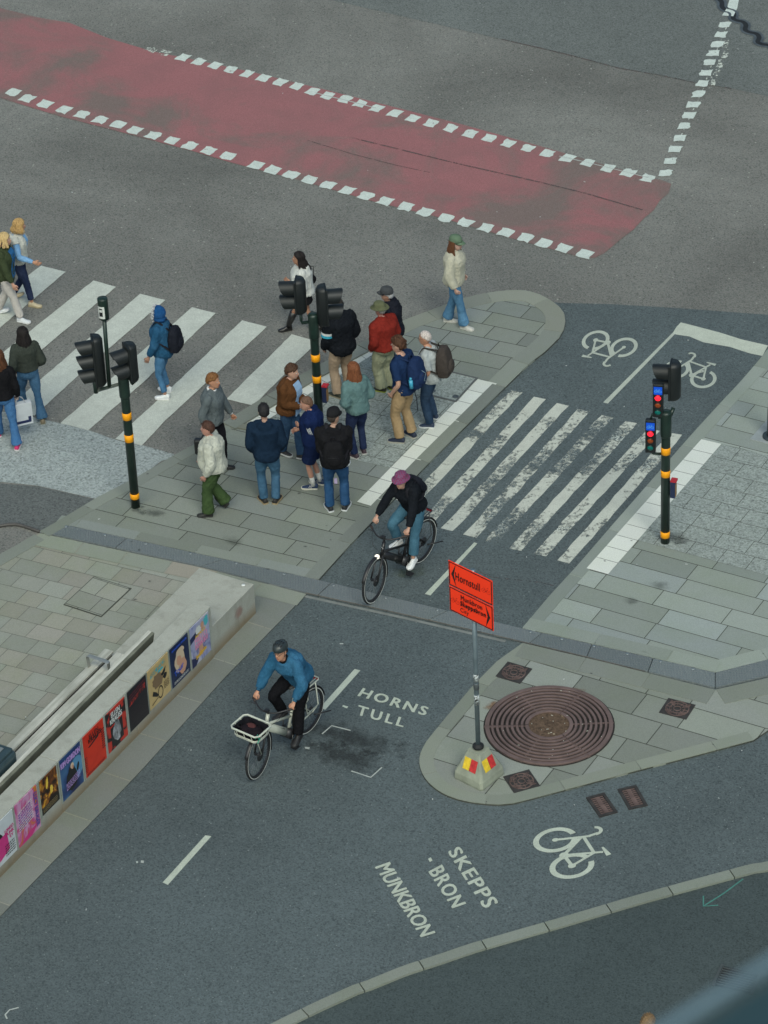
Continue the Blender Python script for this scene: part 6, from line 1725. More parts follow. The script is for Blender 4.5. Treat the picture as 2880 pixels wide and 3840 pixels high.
# woman in green jacket
H = 1.619
p = Person('blonde woman in an open dark green jacket and cream trousers at the left edge', [(-5.710,48.118), (-6.094,48.417)], -15, H * .985, hands=((.15, .13, .50), 'swingb'), fem=True, lean=(5, 0), head=(5, 0), skin=(.5, .24, .16), lift=(0, .02), footpitch=(0, -18), zg=0.0, curl=.3, wb=1.05)
p.top('jacket', (.045, .06, .03), .44, .03, .95, wr=(.009, 9))
p.strip('blouse', fabric((.03, .13, .3)), [.50, .56, .62, .68, .74, .79, .825], 0, .15, .037)
p.pants('trousers', (.5, .47, .44), .97, hem=.033, ease=.014); p.shoes((.6, .62, .64), (.65, .66, .66)); p.hair((.5, .36, .17), 'bob', .10, 1.3, n=130, fringe=.72)
mb = MB(); mb.tube([p.spine(.835) + Vector((.055 * math.cos(a), .055 * math.sin(a), -.01 * math.sin(a))) for a in [2 * PI * k / 16 for k in range(16)]], .008, 6, closed=True); mb.build('scarf', fabric((.35, .1, .06)), p.root)
# woman in olive cropped jacket
H = 1.618
p = Person('woman with long black hair in a cropped olive jacket and flared jeans, walking away', [(-5.195,45.058), (-5.538,45.508)], 106, H * .985, hands=((.115, .06, .53), (.12, .03, .53)), fem=True, lean=(4, 0), head=(8, 0), skin=(.35, .18, .12), lift=(.0, 0), footpitch=(-20, 0), zg=0.01)
p.top('jacket', (.042, .05, .042), .56, .028, .95, wr=(.008, 8), swide=1.3)
p.pants('jeans', (.05, .12, .21), 1.0, kind='denim', hem=.052, ease=.008, knee=.95); p.shoes((.25, .2, .13), (.35, .32, .22)); p.hair((.012, .009, .009), 'long', .30, 1.6, n=190)
# woman in black jumper with pink shoes
H = 1.646
p4 = Person('woman with brown hair in a black jumper, jeans and pink shoes carrying a white bag', [(-5.547,44.355), (-5.859,44.748)], 88, H * .985, hands=((.135, .04, .50), 'down'), fem=True, lean=(5, 0), head=(-5, 0), skin=(.4, .2, .14), zg=0.01, footpitch=(-10, 0), curl=1.1)
p4.top('jumper', (.010, .010, .012), .52, .022, 1.0)
p4.pants('jeans', (.05, .14, .3), 1.0, kind='denim', hem=.048, ease=.01); p4.shoes((.6, .03, .15), (.65, .6, .62)); p4.hair((.09, .035, .015), 'long', .34, 1.6, n=190, wind=(.06, 0, 0))
w_ = p4.world(p4.wri[0]); d_ = (p4.wri[0] - p4.elb[0]).normalized()
bg_ = empty('shopping_bag', (w_.x + .02, w_.y, w_.z - .52), R(20), 'white paper shopping bag with a dark blue band, hanging from a hand', 'shopping bag')
mb = MB(); mb.box((0, 0, .19), (.34, .1, .38)); b_ = mb.build('bag', plain('paper_white', (.5, .53, .56), .6, .08, 8), bg_, bevel=.004)
mb = MB(); mb.box((0, -.052, .06), (.28, .004, .045)); mb.box((.118, -.052, .11), (.045, .0045, .06)); mb.build('bag_mark', flat('print_navy', (.012, .02, .08)), b_)
for y_ in (-.04, .04):
    mb = MB(); mb.tube([(-.08, y_, .38), (-.05, y_ * .6, .46), (0, 0, .50), (.05, y_ * .6, .46), (.08, y_, .38)], .004, 6); mb.build('handle', fabric((.5, .5, .5)), bg_)
# person in blue hooded denim coat
H = 1.638
p = Person('person in a blue denim coat with fur edged hood on the zebra crossing', [(-3.280,45.807), (-3.310,45.585)], 162, H * .97, hands=('swingf', (.135, .10, .50)), fem=True, lean=(2, 0), head=(0, 5), skin=(.36, .17, .11), zg=.012, curl=.3)
p.top('coat', (.02, .085, .17), .45, .034, .93, kind='denim', wr=(.009, 8), swide=1.1)
p.pants('jeans', (.06, .16, .29), .93, kind='denim', hem=.028, ease=.008); p.shoes((.68, .7, .7), (.7, .7, .7)); p.hair((.02, .015, .012), 'short', n=0)
hp, hh, hM = p.hp, p.hh, p.headM
mb = MB(); mb.ell(hp(0, -.06, .55), (.47 * hh, .56 * hh, .60 * hh), hM, 20, 14); mb.ell(hp(0, -.12, .1), (.42 * hh, .5 * hh, .35 * hh), hM, 16, 10)
def cut_hood(o):
    for v_ in o.data.vertices:
        l = hM.inverted() @ (v_.co - p.hc) / hh
        if l.y > .22: v_.co += hM @ Vector((0, (.22 - l.y) * hh * .9, 0))
ho = skin_build(mb, 'hood', fabric((.012, .075, .22), .9, 'denim'), p.root, .01, 2, (.005, 12, 4)); cut_hood(ho)
mb = MB(); rnd = random.Random(3)
for k in range(260):
    a = rnd.uniform(-.35, PI + .35); rr = .95 + rnd.uniform(-.05, .1); c_ = hp(.46 * math.cos(a) * rr, .24 + rnd.uniform(-.07, .1), .5 + .60 * math.sin(a) * rr if a > 0 and a < PI else .5 - rnd.uniform(0, .55))
    d_ = Vector((rnd.uniform(-1, 1), rnd.uniform(-1, 1), rnd.uniform(-1, 1))).normalized() * .022; mb.tube([c_, c_ + d_], [.009, .003], 5)
mb.build('fur_trim', fabric((.5, .52, .54)), ho)
p.backpack((.014, .016, .024), 'black backpack worn over the blue denim coat', .30, .42, .17, .665, ease=.034)
# woman in white hooded jacket, boots
H = 1.544
p = Person('dark haired woman in a white hooded jacket, black skirt and boots, walking left', [(-0.823,47.326), (-1.392,47.459)], 182, H * .985, hands=((.09, .08, .56), (.08, .13, .66)), fem=True, lean=(4, 0), head=(0, 4), skin=(.33, .15, .09), zg=0, lift=(.04, 0), footpitch=(-35, 0))
p.top('hooded_jacket', (.55, .56, .53), .52, .044, 1.0, wr=(.009, 9), hood=True)
p.skirt('skirt', (.012, .012, .014), .40); p.shoes(plain('boot_leather', (.012, .012, .013), .3, .1, 12), (.015, .015, .015), 'boot', boot=.9, h_=1.1); p.hair((.012, .008, .007), 'long', .24, 1.5, n=190, wind=(0, -.45, .1))
hb_ = empty('handbag', p.world((.15, -.10, .86 * .9)), p.yaw, 'small black handbag at the hip of the woman in the white jacket', 'handbag')
mb = MB(); mb.ell((0, 0, .1), (.06, .12, .1)); mb.build('bag', fabric((.012, .012, .014)), hb_)
mb = MB(); sh_ = p.spine(.82) - Vector((.15, -.10, .86 * .9)); mb.tube([(0, -.08, .17), (-.02, -.08, .35), tuple(sh_ + Vector((-.05, -.02, .03))), (-.10, .1, .35), (0, .08, .17)], .006, 6); mb.build('strap', fabric((.02, .02, .02)), hb_)
# woman green cap
H = 1.672
p = Person('woman in a green cap, cream knitted jumper and wide jeans on the island tip', [(1.419,47.197), (1.168,47.440)], -22, H * .975, wb=1.02, hands=((.15, .06, .50), (.16, .03, .50)), fem=True, lean=(2, 0), head=(-6, 0), skin=(.5, .27, .2), curl=.7)
p.top('jumper', (.52, .5, .4), .475, .032, .97, kind='knit', wr=(.009, 9), swide=1.6, collar=.02)
p.pants('jeans', (.085, .2, .33), 1.0, kind='denim', hem=.048, ease=.014); p.shoes((.5, .49, .45), (.55, .54, .5)); p.hair((.11, .045, .02), 'long', .32, 1.1, n=170, wind=(0, .15, 0), hat=True); p.cap((.12, .18, .12)); p.glasses()
# man gray cap dark puffer
H = 1.596
p = Person('older man in a grey cap and dark quilted jacket behind the red jacket', [(0.313,45.909), (0.207,45.830)], 165, H * 1.0, hands=('pocket', 'pocket'), wb=1.08, head=(-8, 0), skin=(.42, .2, .13), belly=.03)
p.top('quilted_jacket', (.014, .017, .026), .46, .035, 1.0, wr=(.012, 12), collar=.025, hood=True)
p.pants('trousers', (.02, .024, .035)); p.shoes((.03, .03, .03)); p.hair((.4, .4, .4), 'short', fringe=.9, hat=True); p.cap((.06, .065, .07)); p.glasses()
# man red jacket
H = 1.588
p = Person('man in an olive brimmed hat, rust red jacket and pale green cargo trousers', [(0.198,45.522), (0.062,45.446)], 132, H * .975, hands=('pocket', 'pocket'), wb=1.2, head=(0, -6), skin=(.45, .2, .15), belly=.05, footyaw=(-8, 12))
p.top('jacket', (.215, .024, .017), .515, .034, 1.0, wr=(.011, 8), collar=.02, swide=1.2)
p.pants('cargo_trousers', (.3, .315, .215), .99, ease=.03, hem=.045, wr=(.012, 10), thigh=1.1, knee=1.15)
p.shoes((.02, .02, .016), (.25, .3, .03)); p.hair((.3, .28, .26), 'short', fringe=.9, hat=True); p.cap((.125, .135, .075), style='hat')
# man black puffer with striped arm
H = 1.776
p = Person('man in a black quilted jacket with white and blue stripes on one sleeve', [(-0.442,45.503), (-0.625,45.339)], 122, H * .965, hands=('pocket', (.13, .08, .50)), wb=1.12, head=(10, 0), skin=(.4, .2, .14), footyaw=(-5, 10))
p.top('quilted_jacket', (.011, .013, .017), .455, .042, 1.0, wr=(.013, 10), collar=.02, swide=1.15)
a, e = p.sho[1], p.elb[1]
for k, (f0, f1, cc) in enumerate(((.55, .68, (.6, .62, .6)), (.68, .82, (.03, .35, .48)))):
    mb = MB(); mb.tube([a.lerp(e, f0), a.lerp(e, f1)], .034 * H + .035, 18, caps=False); mb.build('sleeve_stripe', flat('stripe_%d' % k, cc, .8), p.topobj)
p.pants('trousers', (.36, .27, .19), 1.0, ease=.02, hem=.038, wr=(.009, 10)); p.shoes((.03, .035, .02), (.25, .22, .15)); p.hair((.03, .025, .02), 'short')
# girl teal denim jacket
H = 1.650
p = Person('girl with long auburn hair in a faded teal denim jacket and dark jeans', [(-0.261,43.750), (-0.399,43.624)], 122, H * .985, hands=((.085, .1, .60), (.10, .09, .58)), fem=True, head=(6, 3), skin=(.5, .28, .2), footyaw=(-12, 8))
p.top('denim_jacket', (.105, .185, .185), .505, .032, .97, kind='denim', wr=(.009, 9), swide=1.25)
p.pants('jeans', (.014, .024, .065), 1.0, kind='denim', hem=.03, ease=.01); p.shoes((.05, .03, .04), (.5, .48, .45)); p.hair((.17, .06, .025), 'long', .40, 1.4, n=210, wind=(.05, .0, 0))
# young man navy tee
H = 1.891
p = Person('young man with curly brown hair, navy t-shirt, tan trousers and a navy backpack', [(0.487,44.123), (0.295,43.985)], 148, H * .955, hands=('pocket', (.125, .045, .515)), head=(0, -3), skin=(.5, .25, .17), footyaw=(-8, 8), wb=1.02)
p.top('t_shirt', (.012, .03, .085), .49, .02, .40)
p.pants('trousers', (.37, .26, .145), .98, ease=.018, hem=.034, wr=(.008, 10)); p.shoes((.012, .02, .045), (.36, .35, .3)); p.hair((.065, .028, .014), 'short', vol=2.2, tuft=.03, n=260, low=.2); p.glasses()
b_ = p.backpack((.014, .03, .085), 'navy hiking backpack with a light blue bottle in its side pocket', .31, .50, .2, .70, (.015, .03, .08))
root_, T_, c_, fr_ = b_
mb = MB(); mb.tube([T_(c_ + fr_ @ Vector((-.155, -.0, -.2))), T_(c_ + fr_ @ Vector((-.155, 0, -.06)))], .032, 12); mb.tube([T_(c_ + fr_ @ Vector((-.155, -.0, -.06))), T_(c_ + fr_ @ Vector((-.155, 0, -.02)))], .02, 10); mb.build('bottle', plain('bottle_blue', (.05, .33, .5), .3), root_)
mb = MB(); mb.tube([T_(c_ + fr_ @ Vector((-.12, -.02, -.25))), T_(c_ + fr_ @ Vector((-.11, -.04, -.4))), T_(c_ + fr_ @ Vector((-.13, -.05, -.58)))], .006, 6); mb.build('loose_strap', fabric((.015, .02, .03)), root_)
mb = MB(); mb.tube([T_(c_ + fr_ @ Vector((x, -.165 , z))) for x, z in ((-.08, .1), (.02, .0), (-.04, -.1), (.06, -.16))], .004, 5); mb.build('cord', flat('cord_pale', (.25, .35, .4)), root_)
# older man white hair
H = 1.655
p = Person('white haired man in a pale grey t-shirt and dark jeans with a brown backpack', [(0.838,44.611), (0.767,44.364)], 160, H * .985, hands=('pocket', (.10, .09, .56)), wb=1.08, head=(0, -2), skin=(.5, .22, .15), belly=.03)
p.top('t_shirt', (.42, .45, .45), .475, .024, .42)
p.pants('jeans', (.022, .045, .085), 1.0, kind='denim', ease=.014, hem=.032); p.shoes((.015, .03, .065), (.6, .62, .62)); p.hair((.5, .44, .41), 'short', vol=.0, low=.3, fringe=.88, tuft=.004, n=0); p.glasses()
p.backpack((.06, .05, .045), 'brown backpack on the white haired man, bulging at the bottom', .32, .50, .2, .70, (.05, .045, .04), ease=.024)
# man brown jacket
H = 1.661
p = Person('young man in a brown suede jacket and open blue shirt, turning to talk', [(-1.488,43.824), (-1.212,43.675)], -28, H * .985, hands=((.04, .15, .60), (.03, .17, .63)), lean=(6, -3), head=(8, -4), skin=(.5, .25, .18), wb=1.02, footpitch=(0, 0))
p.top('suede_jacket', (.105, .045, .018), .50, .034, .97, wr=(.01, 9), collar=.0)
p.strip('shirt', fabric((.3, .45, .66)), [.49, .54, .60, .66, .72, .77, .81, .83], 0, .17, .048)
p.pants('jeans', (.03, .07, .14), 1.0, kind='denim', hem=.034); p.shoes((.02, .02, .022)); p.hair((.065, .032, .018), 'short', vol=1.9, tuft=.022, fringe=.76, n=220)
# man grey sweater with briefcase
H = 1.707
p15 = Person('red haired man in a grey jumper over a white shirt, holding a briefcase', [(-2.570,43.564), (-2.387,43.519)], -18, H * .98, hands=((.145, .0, .50), 'swingf'), lean=(2, 0), head=(-8, 0), skin=(.5, .22, .15), wb=1.05, curl=1.2, footpitch=(0, 0))
p15.top('jumper', (.12, .145, .155), .50, .026, .97, kind='knit', wr=(.009, 9))
p15.pants('trousers', (.012, .012, .016), 1.0, hem=.034); p15.shoes((.012, .012, .012), (.02, .02, .02)); p15.hair((.19, .085, .03), 'short', vol=1.5, fringe=.8)
for k in range(2): mb = MB(); mb.tube([p15.wri[k].lerp(p15.elb[k], .12), p15.wri[k].lerp(p15.elb[k], -.02)], .026, 12); mb.build('shirt_cuff', fabric((.65, .67, .68)), p15.root)
mb = MB(); mb.tube([p15.spine(.835) + Vector((.063 * math.cos(a), .055 * math.sin(a), -.012 * math.sin(a) + .005)) for a in [2 * PI * k / 18 for k in range(18)]], (.016, .022), 8, closed=True) if False else mb.tube([p15.spine(.835) + Vector((.06 * math.cos(a), .056 * math.sin(a), -.02 * math.sin(a) + .01)) for a in [2 * PI * k / 18 for k in range(18)]], .019, 8, closed=True)
mb.build('shirt_collar', fabric((.65, .67, .68)), p15.root)
w_ = p15.world(p15.wri[0]); bc = empty('briefcase', (w_.x - .03, w_.y - .02, w_.z - .42), R(-10), 'black leather briefcase carried by the man in the grey jumper', 'briefcase')
lea = plain('black_leather', (.012, .013, .014), .35, .2, 12); mb = MB(); mb.box((0, 0, .13), (.40, .1, .27)); b_ = mb.build('case', lea, bc, bevel=.03)
mb = MB(); mb.box((0, -.055, .09), (.3, .012, .14)); mb.build('pocket', lea, b_, bevel=.005)
for y_ in (-.03, .03): mb = MB(); mb.tube([(-.08, y_, .26), (-.07, y_ * .6, .32), (0, y_ * .2, .345), (.07, y_ * .6, .32), (.08, y_, .26)], .007, 6); mb.build('handle', lea, bc)
# man cream jacket
H = 1.614
p = Person('heavy man in a cream blouson jacket and green trousers walking left', [(-2.329,42.431), (-2.591,42.256)], 168, H * .985, hands=((.15, .13, .52), (.15, .05, .50)), wb=1.14, belly=.055, lean=(3, 0), head=(0, 0), skin=(.48, .21, .15), lift=(.05, 0), footpitch=(-40, 0), curl=.4)
p.top('blouson_jacket', (.5, .51, .44), .50, .036, .97, wr=(.011, 9), collar=.02, swide=1.3)
p.pants('trousers', (.05, .085, .033), 1.0, ease=.028, hem=.045, wr=(.011, 9), thigh=1.1); p.shoes((.02, .017, .015), (.03, .03, .03)); p.hair((.065, .03, .02), 'short', vol=1.3, fringe=.8)
# man navy hoodie
H = 1.720
p = Person('man with short black hair in a navy hooded sweatshirt seen from behind', [(-1.593,42.532), (-1.767,42.547)], 92, H * .985, hands=('pocket', 'pocket'), wb=1.08, head=(5, 0), skin=(.42, .22, .15), footyaw=(-15, 15))
p.top('hoodie', (.009, .022, .045), .475, .034, 1.0, wr=(.009, 8), hood=True, swide=1.1)
p.pants('jeans', (.045, .11, .185), 1.0, kind='denim', hem=.032); p.shoes((.02, .018, .017), (.3, .23, .13)); p.hair((.016, .015, .017), 'short', vol=.8)
# man navy tracksuit and shorts
H = 1.603
p = Person('man in a navy striped track jacket and shorts with white socks', [(-0.931,42.965), (-1.034,42.852)], 165, H * .985, hands=('crossed', 'crossed'), wb=1.12, belly=.02, lean=(6, 0), head=(12, -6), skin=(.48, .22, .15))
p.top('track_jacket', (.009, .02, .075), .46, .03, 1.0, wr=(.009, 9), collar=.02)
for off in (-.022, 0, .022):
    for i in (1,):
        mb = MB(); P_, _ = cat([p.sho[i] + Vector((0, off, .05)), p.sho[i].lerp(p.elb[i], .5) + Vector((-.074, off, .016)), p.elb[i] + Vector((-.074, off - .01, -.005)), p.elb[i].lerp(p.wri[i], .5) + Vector((-.06, off, -.0))], [(1, 1)] * 4, 5)
        mb.tube(P_, [(.0065, .0065)] * len(P_), 6); mb.build('sleeve_stripe', flat('stripe_white3', (.6, .63, .66), .7), p.topobj)
p.pants('shorts', (.009, .018, .06), .44, ease=.03, hem=.052, wr=(.009, 9)); p.shoes((.015, .035, .09), (.6, .58, .5), stripes=(.6, .6, .6), sockc=(.6, .6, .58, .36), L=.16); p.hair((.13, .07, .045), 'short', vol=.15, tuft=.004, fringe=.86, n=0)
# man in black with cap
H = 1.771
p = Person('man in a black cap and black jacket seen from behind with a black backpack', [(-0.568,42.273), (-0.794,42.258)], 88, H * .97, hands=('belly', 'belly'), wb=1.15, head=(-35, -4), skin=(.42, .22, .17), footyaw=(-8, 12))
p.top('jacket', (.012, .013, .014), .485, .04, 1.0, wr=(.01, 8), hood=True)
mb = MB(); mb.tube([p.spine(.483) + Vector((.112 * H * 1.12 * math.cos(a), .085 * H * 1.1 * math.sin(a), 0)) for a in [2 * PI * k / 24 for k in range(24)]], .01, 6, closed=True); mb.build('shirt_hem', fabric((.55, .57, .58)), p.root)
p.pants('jeans', (.022, .07, .16), 1.0, kind='denim', hem=.034, ease=.014); p.shoes((.015, .017, .02), (.62, .64, .65)); p.hair((.04, .03, .025), 'short', hat=True, vol=.3, n=0); p.cap((.018, .018, .02)); p.glasses()
p.backpack((.012, .013, .014), 'black backpack on the man in the black cap, with a pale zip tag', .32, .44, .16, .655, ease=.04)[0]
mb = MB(); mb.box(p.spine(.47) + Vector((.0, -.12, -.22)), (.045, .01, .09)); mb.build('tag', flat('tag_lilac', (.4, .33, .5)), p.root)
# person whose head just enters at the bottom edge
hp_ = (2.706,29.255)
p = Person('person with short fair brown hair, only the crown visible at the bottom edge', None, 60, 1.68, base=hp_, foot3=((.08, 0, .076), (-.08, .05, .076)), skin=(.5, .28, .2), zg=0.02)
p.top('jacket', (.05, .06, .08), .48, .03, 1.0); p.pants('jeans', (.04, .08, .14), 1.0, kind='denim'); p.shoes((.03, .03, .03)); p.hair((.19, .12, .06), 'short', vol=1.2)

# ------------------------------------------------------------------ bicycles and their riders
m_tyre = plain('tyre_rubber', (.014, .015, .016), .7, .15, 30); m_rimk = plain('rim_black', (.02, .02, .022), .4); m_refl = flat('tyre_reflective', (.55, .56, .52), .4); m_spoke = plain('spoke_steel', (.25, .26, .27), .35, metal=.7)
def bicycle(contactF, contactR, z, label, fc, basket=False, steer=0):
    a = Vector(contactR); b = Vector(contactF); d = b - a; WBs = d.length; yaw = math.atan2(d.y, d.x)
    r = empty('bicycle', ((a.x + b.x) / 2, (a.y + b.y) / 2, z), yaw - PI / 2, label, 'bicycle')
    mf = plain('frame_%d' % int(fc[0] * 100), fc, .3, .08, 12, .1); RW = .352; fy, ry = WBs / 2, -WBs / 2
    crank = Vector((0, ry + .47, .29))
    def wheel(y, front):
        Ms = rz(R(steer)) if front else Matrix.Identity(3); c_ = Vector((0, y, RW))
        f = lambda x, an, rr: c_ + Ms @ Vector((x, math.cos(an) * rr, math.sin(an) * rr)); N = 48
        mb = MB(); vs = []; K = 8
        for k in range(N):
            an = 2 * PI * k / N
            for j in range(K): q = 2 * PI * j / K; vs.append(f(.021 * math.sin(q), an, RW - .022 + .022 * math.cos(q)))
        mb.add(vs, [(k * K + j, k * K + (j + 1) % K, ((k + 1) % N) * K + (j + 1) % K, ((k + 1) % N) * K + j) for k in range(N) for j in range(K)], 0, True)
        w_ = mb.build('wheel', m_tyre, r)
        mb = MB()
        for sg in (-1, 1):
            vs = []
            for k in range(N): an = 2 * PI * k / N; vs += [f(sg * .0205, an, RW - .016), f(sg * .0222, an, RW - .022), f(sg * .0205, an, RW - .028)]
            mb.add(vs, [(k * 3 + j, ((k + 1) % N) * 3 + j, ((k + 1) % N) * 3 + j + 1, k * 3 + j + 1) for k in range(N) for j in range(2)])
        mb.build('reflective_stripe', m_refl, w_)
        mb = MB(); vs = []
        for k in range(N):
            an = 2 * PI * k / N; vs += [f(-.011, an, RW - .04), f(.011, an, RW - .04), f(.009, an, RW - .062), f(-.009, an, RW - .062)]
        mb.add(vs, [(k * 4 + j, ((k + 1) % N) * 4 + j, ((k + 1) % N) * 4 + (j + 1) % 4, k * 4 + (j + 1) % 4) for k in range(N) for j in range(4)]); mb.build('rim', m_rimk, w_)
        mb = MB()
        for k in range(28):
            an = 2 * PI * k / 28; a2 = an + (.5 if k % 2 else -.5); mb.tube([f(.03 * (1 if k % 4 < 2 else -1), a2, .03), f(0, an, RW - .058)], .0013, 4)
        mb.build('spokes', m_spoke, w_)
        mb = MB(); mb.tube([f(-.05, 0, 0), f(.05, 0, 0)], .022, 12); mb.tube([f(-.035, 0, 0), f(-.03, 0, 0)], .085 if front else .07, 20); mb.build('hub', m_rimk, w_)
        mb = MB(); A = R(-10), R(150)
        vs = []; K = 5; n = 20; A = (R(20), R(175)) if not front else (R(25), R(205))
        for k in range(n + 1):
            an = A[0] + (A[1] - A[0]) * k / n
            for j in range(K): q = -PI / 2 + PI * j / (K - 1); vs.append(f(.028 * math.sin(q), an, RW + .006 + .012 * math.cos(q)))
        mb.add(vs, [(k * K + j, k * K + j + 1, (k + 1) * K + j + 1, (k + 1) * K + j) for k in range(n) for j in range(K - 1)], 0, True)
        mg = mb.build('mudguard', m_rimk, r); md = mg.modifiers.new('t', 'SOLIDIFY'); md.thickness = .003
        return f
    wheel(fy, True); wheel(ry, False)
    hd_t = Vector((0, fy - .27, .86)); hd_b = Vector((0, fy - .20, .66)); st_t = Vector((0, ry + .27, .78)); cr = crank
    mb = MB()
    def tb(p, q, a_, b_=None): mb.tube([p, q], [(a_, b_ or a_)] * 2, 12, ref=(1, 0, 0))
    tb(hd_b, hd_t, .026); tb(hd_b + Vector((0, -.02, .02)), cr, .04, .058); tb(cr, st_t, .021); tb(hd_b + Vector((0, -.02, .06)), cr.lerp(st_t, .45), .018)
    for sg in (1, -1):
        tb(cr + Vector((sg * .03, 0, 0)), Vector((sg * .06, ry, RW)), .011); tb(st_t.lerp(cr, .2) + Vector((sg * .012, 0, 0)), Vector((sg * .06, ry, RW)), .009)
    mb.build('frame', mf, r)
    mb = MB(); mb.tube([hd_b.lerp(cr, .22) + Vector((0, .0, .05)), hd_b.lerp(cr, .82) + Vector((0, .02, .055))], (.036, .03) and [(.036, .03)] * 2, 12, ref=(1, 0, 0)); mb.build('battery', m_rimk, r)
    mb = MB(); mb.tube([cr + Vector((-.07, 0, -.0)), cr + Vector((.07, 0, 0))], .075, 18); mb.build('motor', m_rimk, r)
    Ms = rz(R(steer)); ax = Vector((0, fy, RW)); mb = MB()
    F_ = lambda v: ax + Ms @ (Vector(v) - ax)
    for sg in (1, -1): mb.tube([F_(hd_b + Vector((sg * .045, .005, 0))), F_((sg * .055, fy, RW))], [.017, .013], 10)
    mb.tube([F_(hd_b + Vector((-.05, .005, 0))), F_(hd_b + Vector((.05, .005, 0)))], .02, 8); mb.build('fork', m_rimk, r)
    bar_c = hd_t + Vector((0, -.01, .03 if basket else .06)); grips = []
    mb = MB(); mb.tube([hd_t, bar_c], .016, 10); Q = []
    for x, y, z_ in ((-.31, -.17, .02), (-.24, -.10, .025), (-.12, .0, .01), (0, .02, 0), (.12, .0, .01), (.24, -.10, .025), (.31, -.17, .02)): Q.append(bar_c + Ms @ Vector((x, y, z_)))
    P_, _ = cat(Q, [(1, 1)] * len(Q), 3); mb.tube(P_, .0125, 8); hbar = mb.build('handlebar', m_rimk, r)
    for sg in (-1, 1):
        i_ = 0 if sg == -1 else 6; j_ = 1 if sg == -1 else 5; mb = MB(); mb.tube([Q[i_], Q[j_]], .018, 10); mb.build('grip', plain('grip_rubber', (.03, .02, .018), .7), hbar); mb = MB(); g0 = Q[j_]; mb.tube([g0 + Ms @ Vector((sg * -.01, .03, -.01)), g0 + Ms @ Vector((sg * .07, .0, -.03))], .006, 6); mb.build('brake_lever', m_rimk, hbar); grips.append((Q[i_] + Q[j_]) / 2)
    mb = MB(); mb.box(bar_c + Vector((0, .03, .035)), (.06, .05, .03)); mb.build('display', m_rimk, hbar)
    mb = MB()
    for sg in (-1, 1):
        P_, _ = cat([Q[1 if sg < 0 else 5], bar_c + Ms @ Vector((sg * .14, .1, -.08)), hd_t + Vector((sg * .03, .07, -.16)), hd_b + Vector((sg * .03, .02, -.05))], [(1, 1)] * 4, 4); mb.tube(P_, .003, 5)
    mb.build('cables', m_rimk, r)
    sad = st_t + Vector((0, -.06, .15)); mb = MB(); mb.tube([st_t, sad], .015, 10); mb.build('seat_post', m_rimk, r)
    mb = MB(); mb.tube([sad + Vector((0, -.12, .03)), sad + Vector((0, -.08, .035)), sad + Vector((0, .04, .03)), sad + Vector((0, .16, .03))], [(.05, .02), (.085, .03), (.045, .025), (.02, .015)], 14, ref=(1, 0, 0)); mb.build('saddle', plain('saddle_black', (.015, .014, .014), .5), r)
    peds = []
    ca = R(-78) if basket else R(-78)
    for sg in (1, -1):
        d_ = Vector((0, math.cos(ca), math.sin(ca))) * .17 * (1 if sg == -1 else -1); e_ = cr + Vector((sg * .085, 0, 0)); mb = MB(); mb.tube([e_, e_ + d_], [.012, .009], 8); mb.box(e_ + d_ + Vector((sg * .055, 0, 0)), (.09, .085, .022)); mb.build('crank', m_rimk, r); peds.append(e_ + d_ + Vector((sg * .055, 0, .014)))
    mb = MB(); mb.lathe([(.075, -.003), (.08, 0), (.075, .003)], cr + Vector((.075, 0, 0)), 24, M=Matrix.Rotation(R(90), 3, 'Y')); mb.box(cr.lerp(Vector((0, ry, RW)), .5) + Vector((.075, 0, .04)), (.008, (cr.y - ry) , .008)); mb.box(cr.lerp(Vector((0, ry, RW)), .5) + Vector((.075, 0, -.05)), (.008, (cr.y - ry), .008)); mb.build('chain', m_rimk, r)
    rk = fc if basket else (.02, .02, .022); mr = plain('rack_%d' % int(rk[0] * 100), rk, .35); mb = MB(); z0 = .80; y0, y1 = ry - .2, ry + .2
    mb.tube([(-.07, y1, z0), (-.075, y0 + .03, z0), (-.05, y0, z0), (.05, y0, z0), (.075, y0 + .03, z0), (.07, y1, z0)], .009 if basket else .007, 8); 
    for sg in (1, -1):
        mb.tube([(sg * .07, y1 - .02, z0), st_t.lerp(cr, .1) + Vector((sg * .015, 0, 0))], .007, 6); mb.tube([(sg * .075, y0 + .1, z0), (sg * .085, y0 + .08, .42), (sg * .085, ry + .02, RW + .02)], .009 if basket else .006, 8)
        if basket: mb.tube([(sg * .09, y0 + .1, .42), (sg * .09, y1 - .06, .42), (sg * .075, y1 - .04, z0)], .009, 8)
        mb.tube([(sg * .03, y0 + .02, z0), (sg * .03, y1, z0)], .005, 6)
    mb.build('rear_rack', mr, r)
    mb = MB(); mb.box((0, y0 - .012, z0 - .03), (.09, .02, .035)); mb.build('rear_light', flat('tail_red', (.45, .02, .03), .3), r)
    mb = MB(); mb.tube([(-.09, ry + .05, .32), (-.16, ry - .08, .06), (-.18, ry - .16, .05)] if False else [(-.08, ry - .02, .30), (-.20, ry - .24, .28)], .01, 8); mb.build('kickstand', m_rimk, r)
    if not basket:
        mb = MB(); mb.ell(F_(hd_b + Vector((0, .09, .03))), (.035, .04, .035)); mb.build('head_light', glow('bike_lamp', (1, .95, .8), 1.2), r)
        mb = MB(); A_, B_ = arc((0, 0), .014, .021, R(50), R(310), 12); q = hd_b.lerp(hd_t, .6) + Vector((0, .0275, 0)); mb.add([q + Vector((p_[0], 0, p_[1])) for p_ in A_ + B_], [(k, k + 1, 13 + k + 1, 13 + k) for k in range(12)]); mb.build('head_badge', flat('badge_white', (.6, .6, .6)), r)
    return r, grips, peds, sad, (fy, ry)

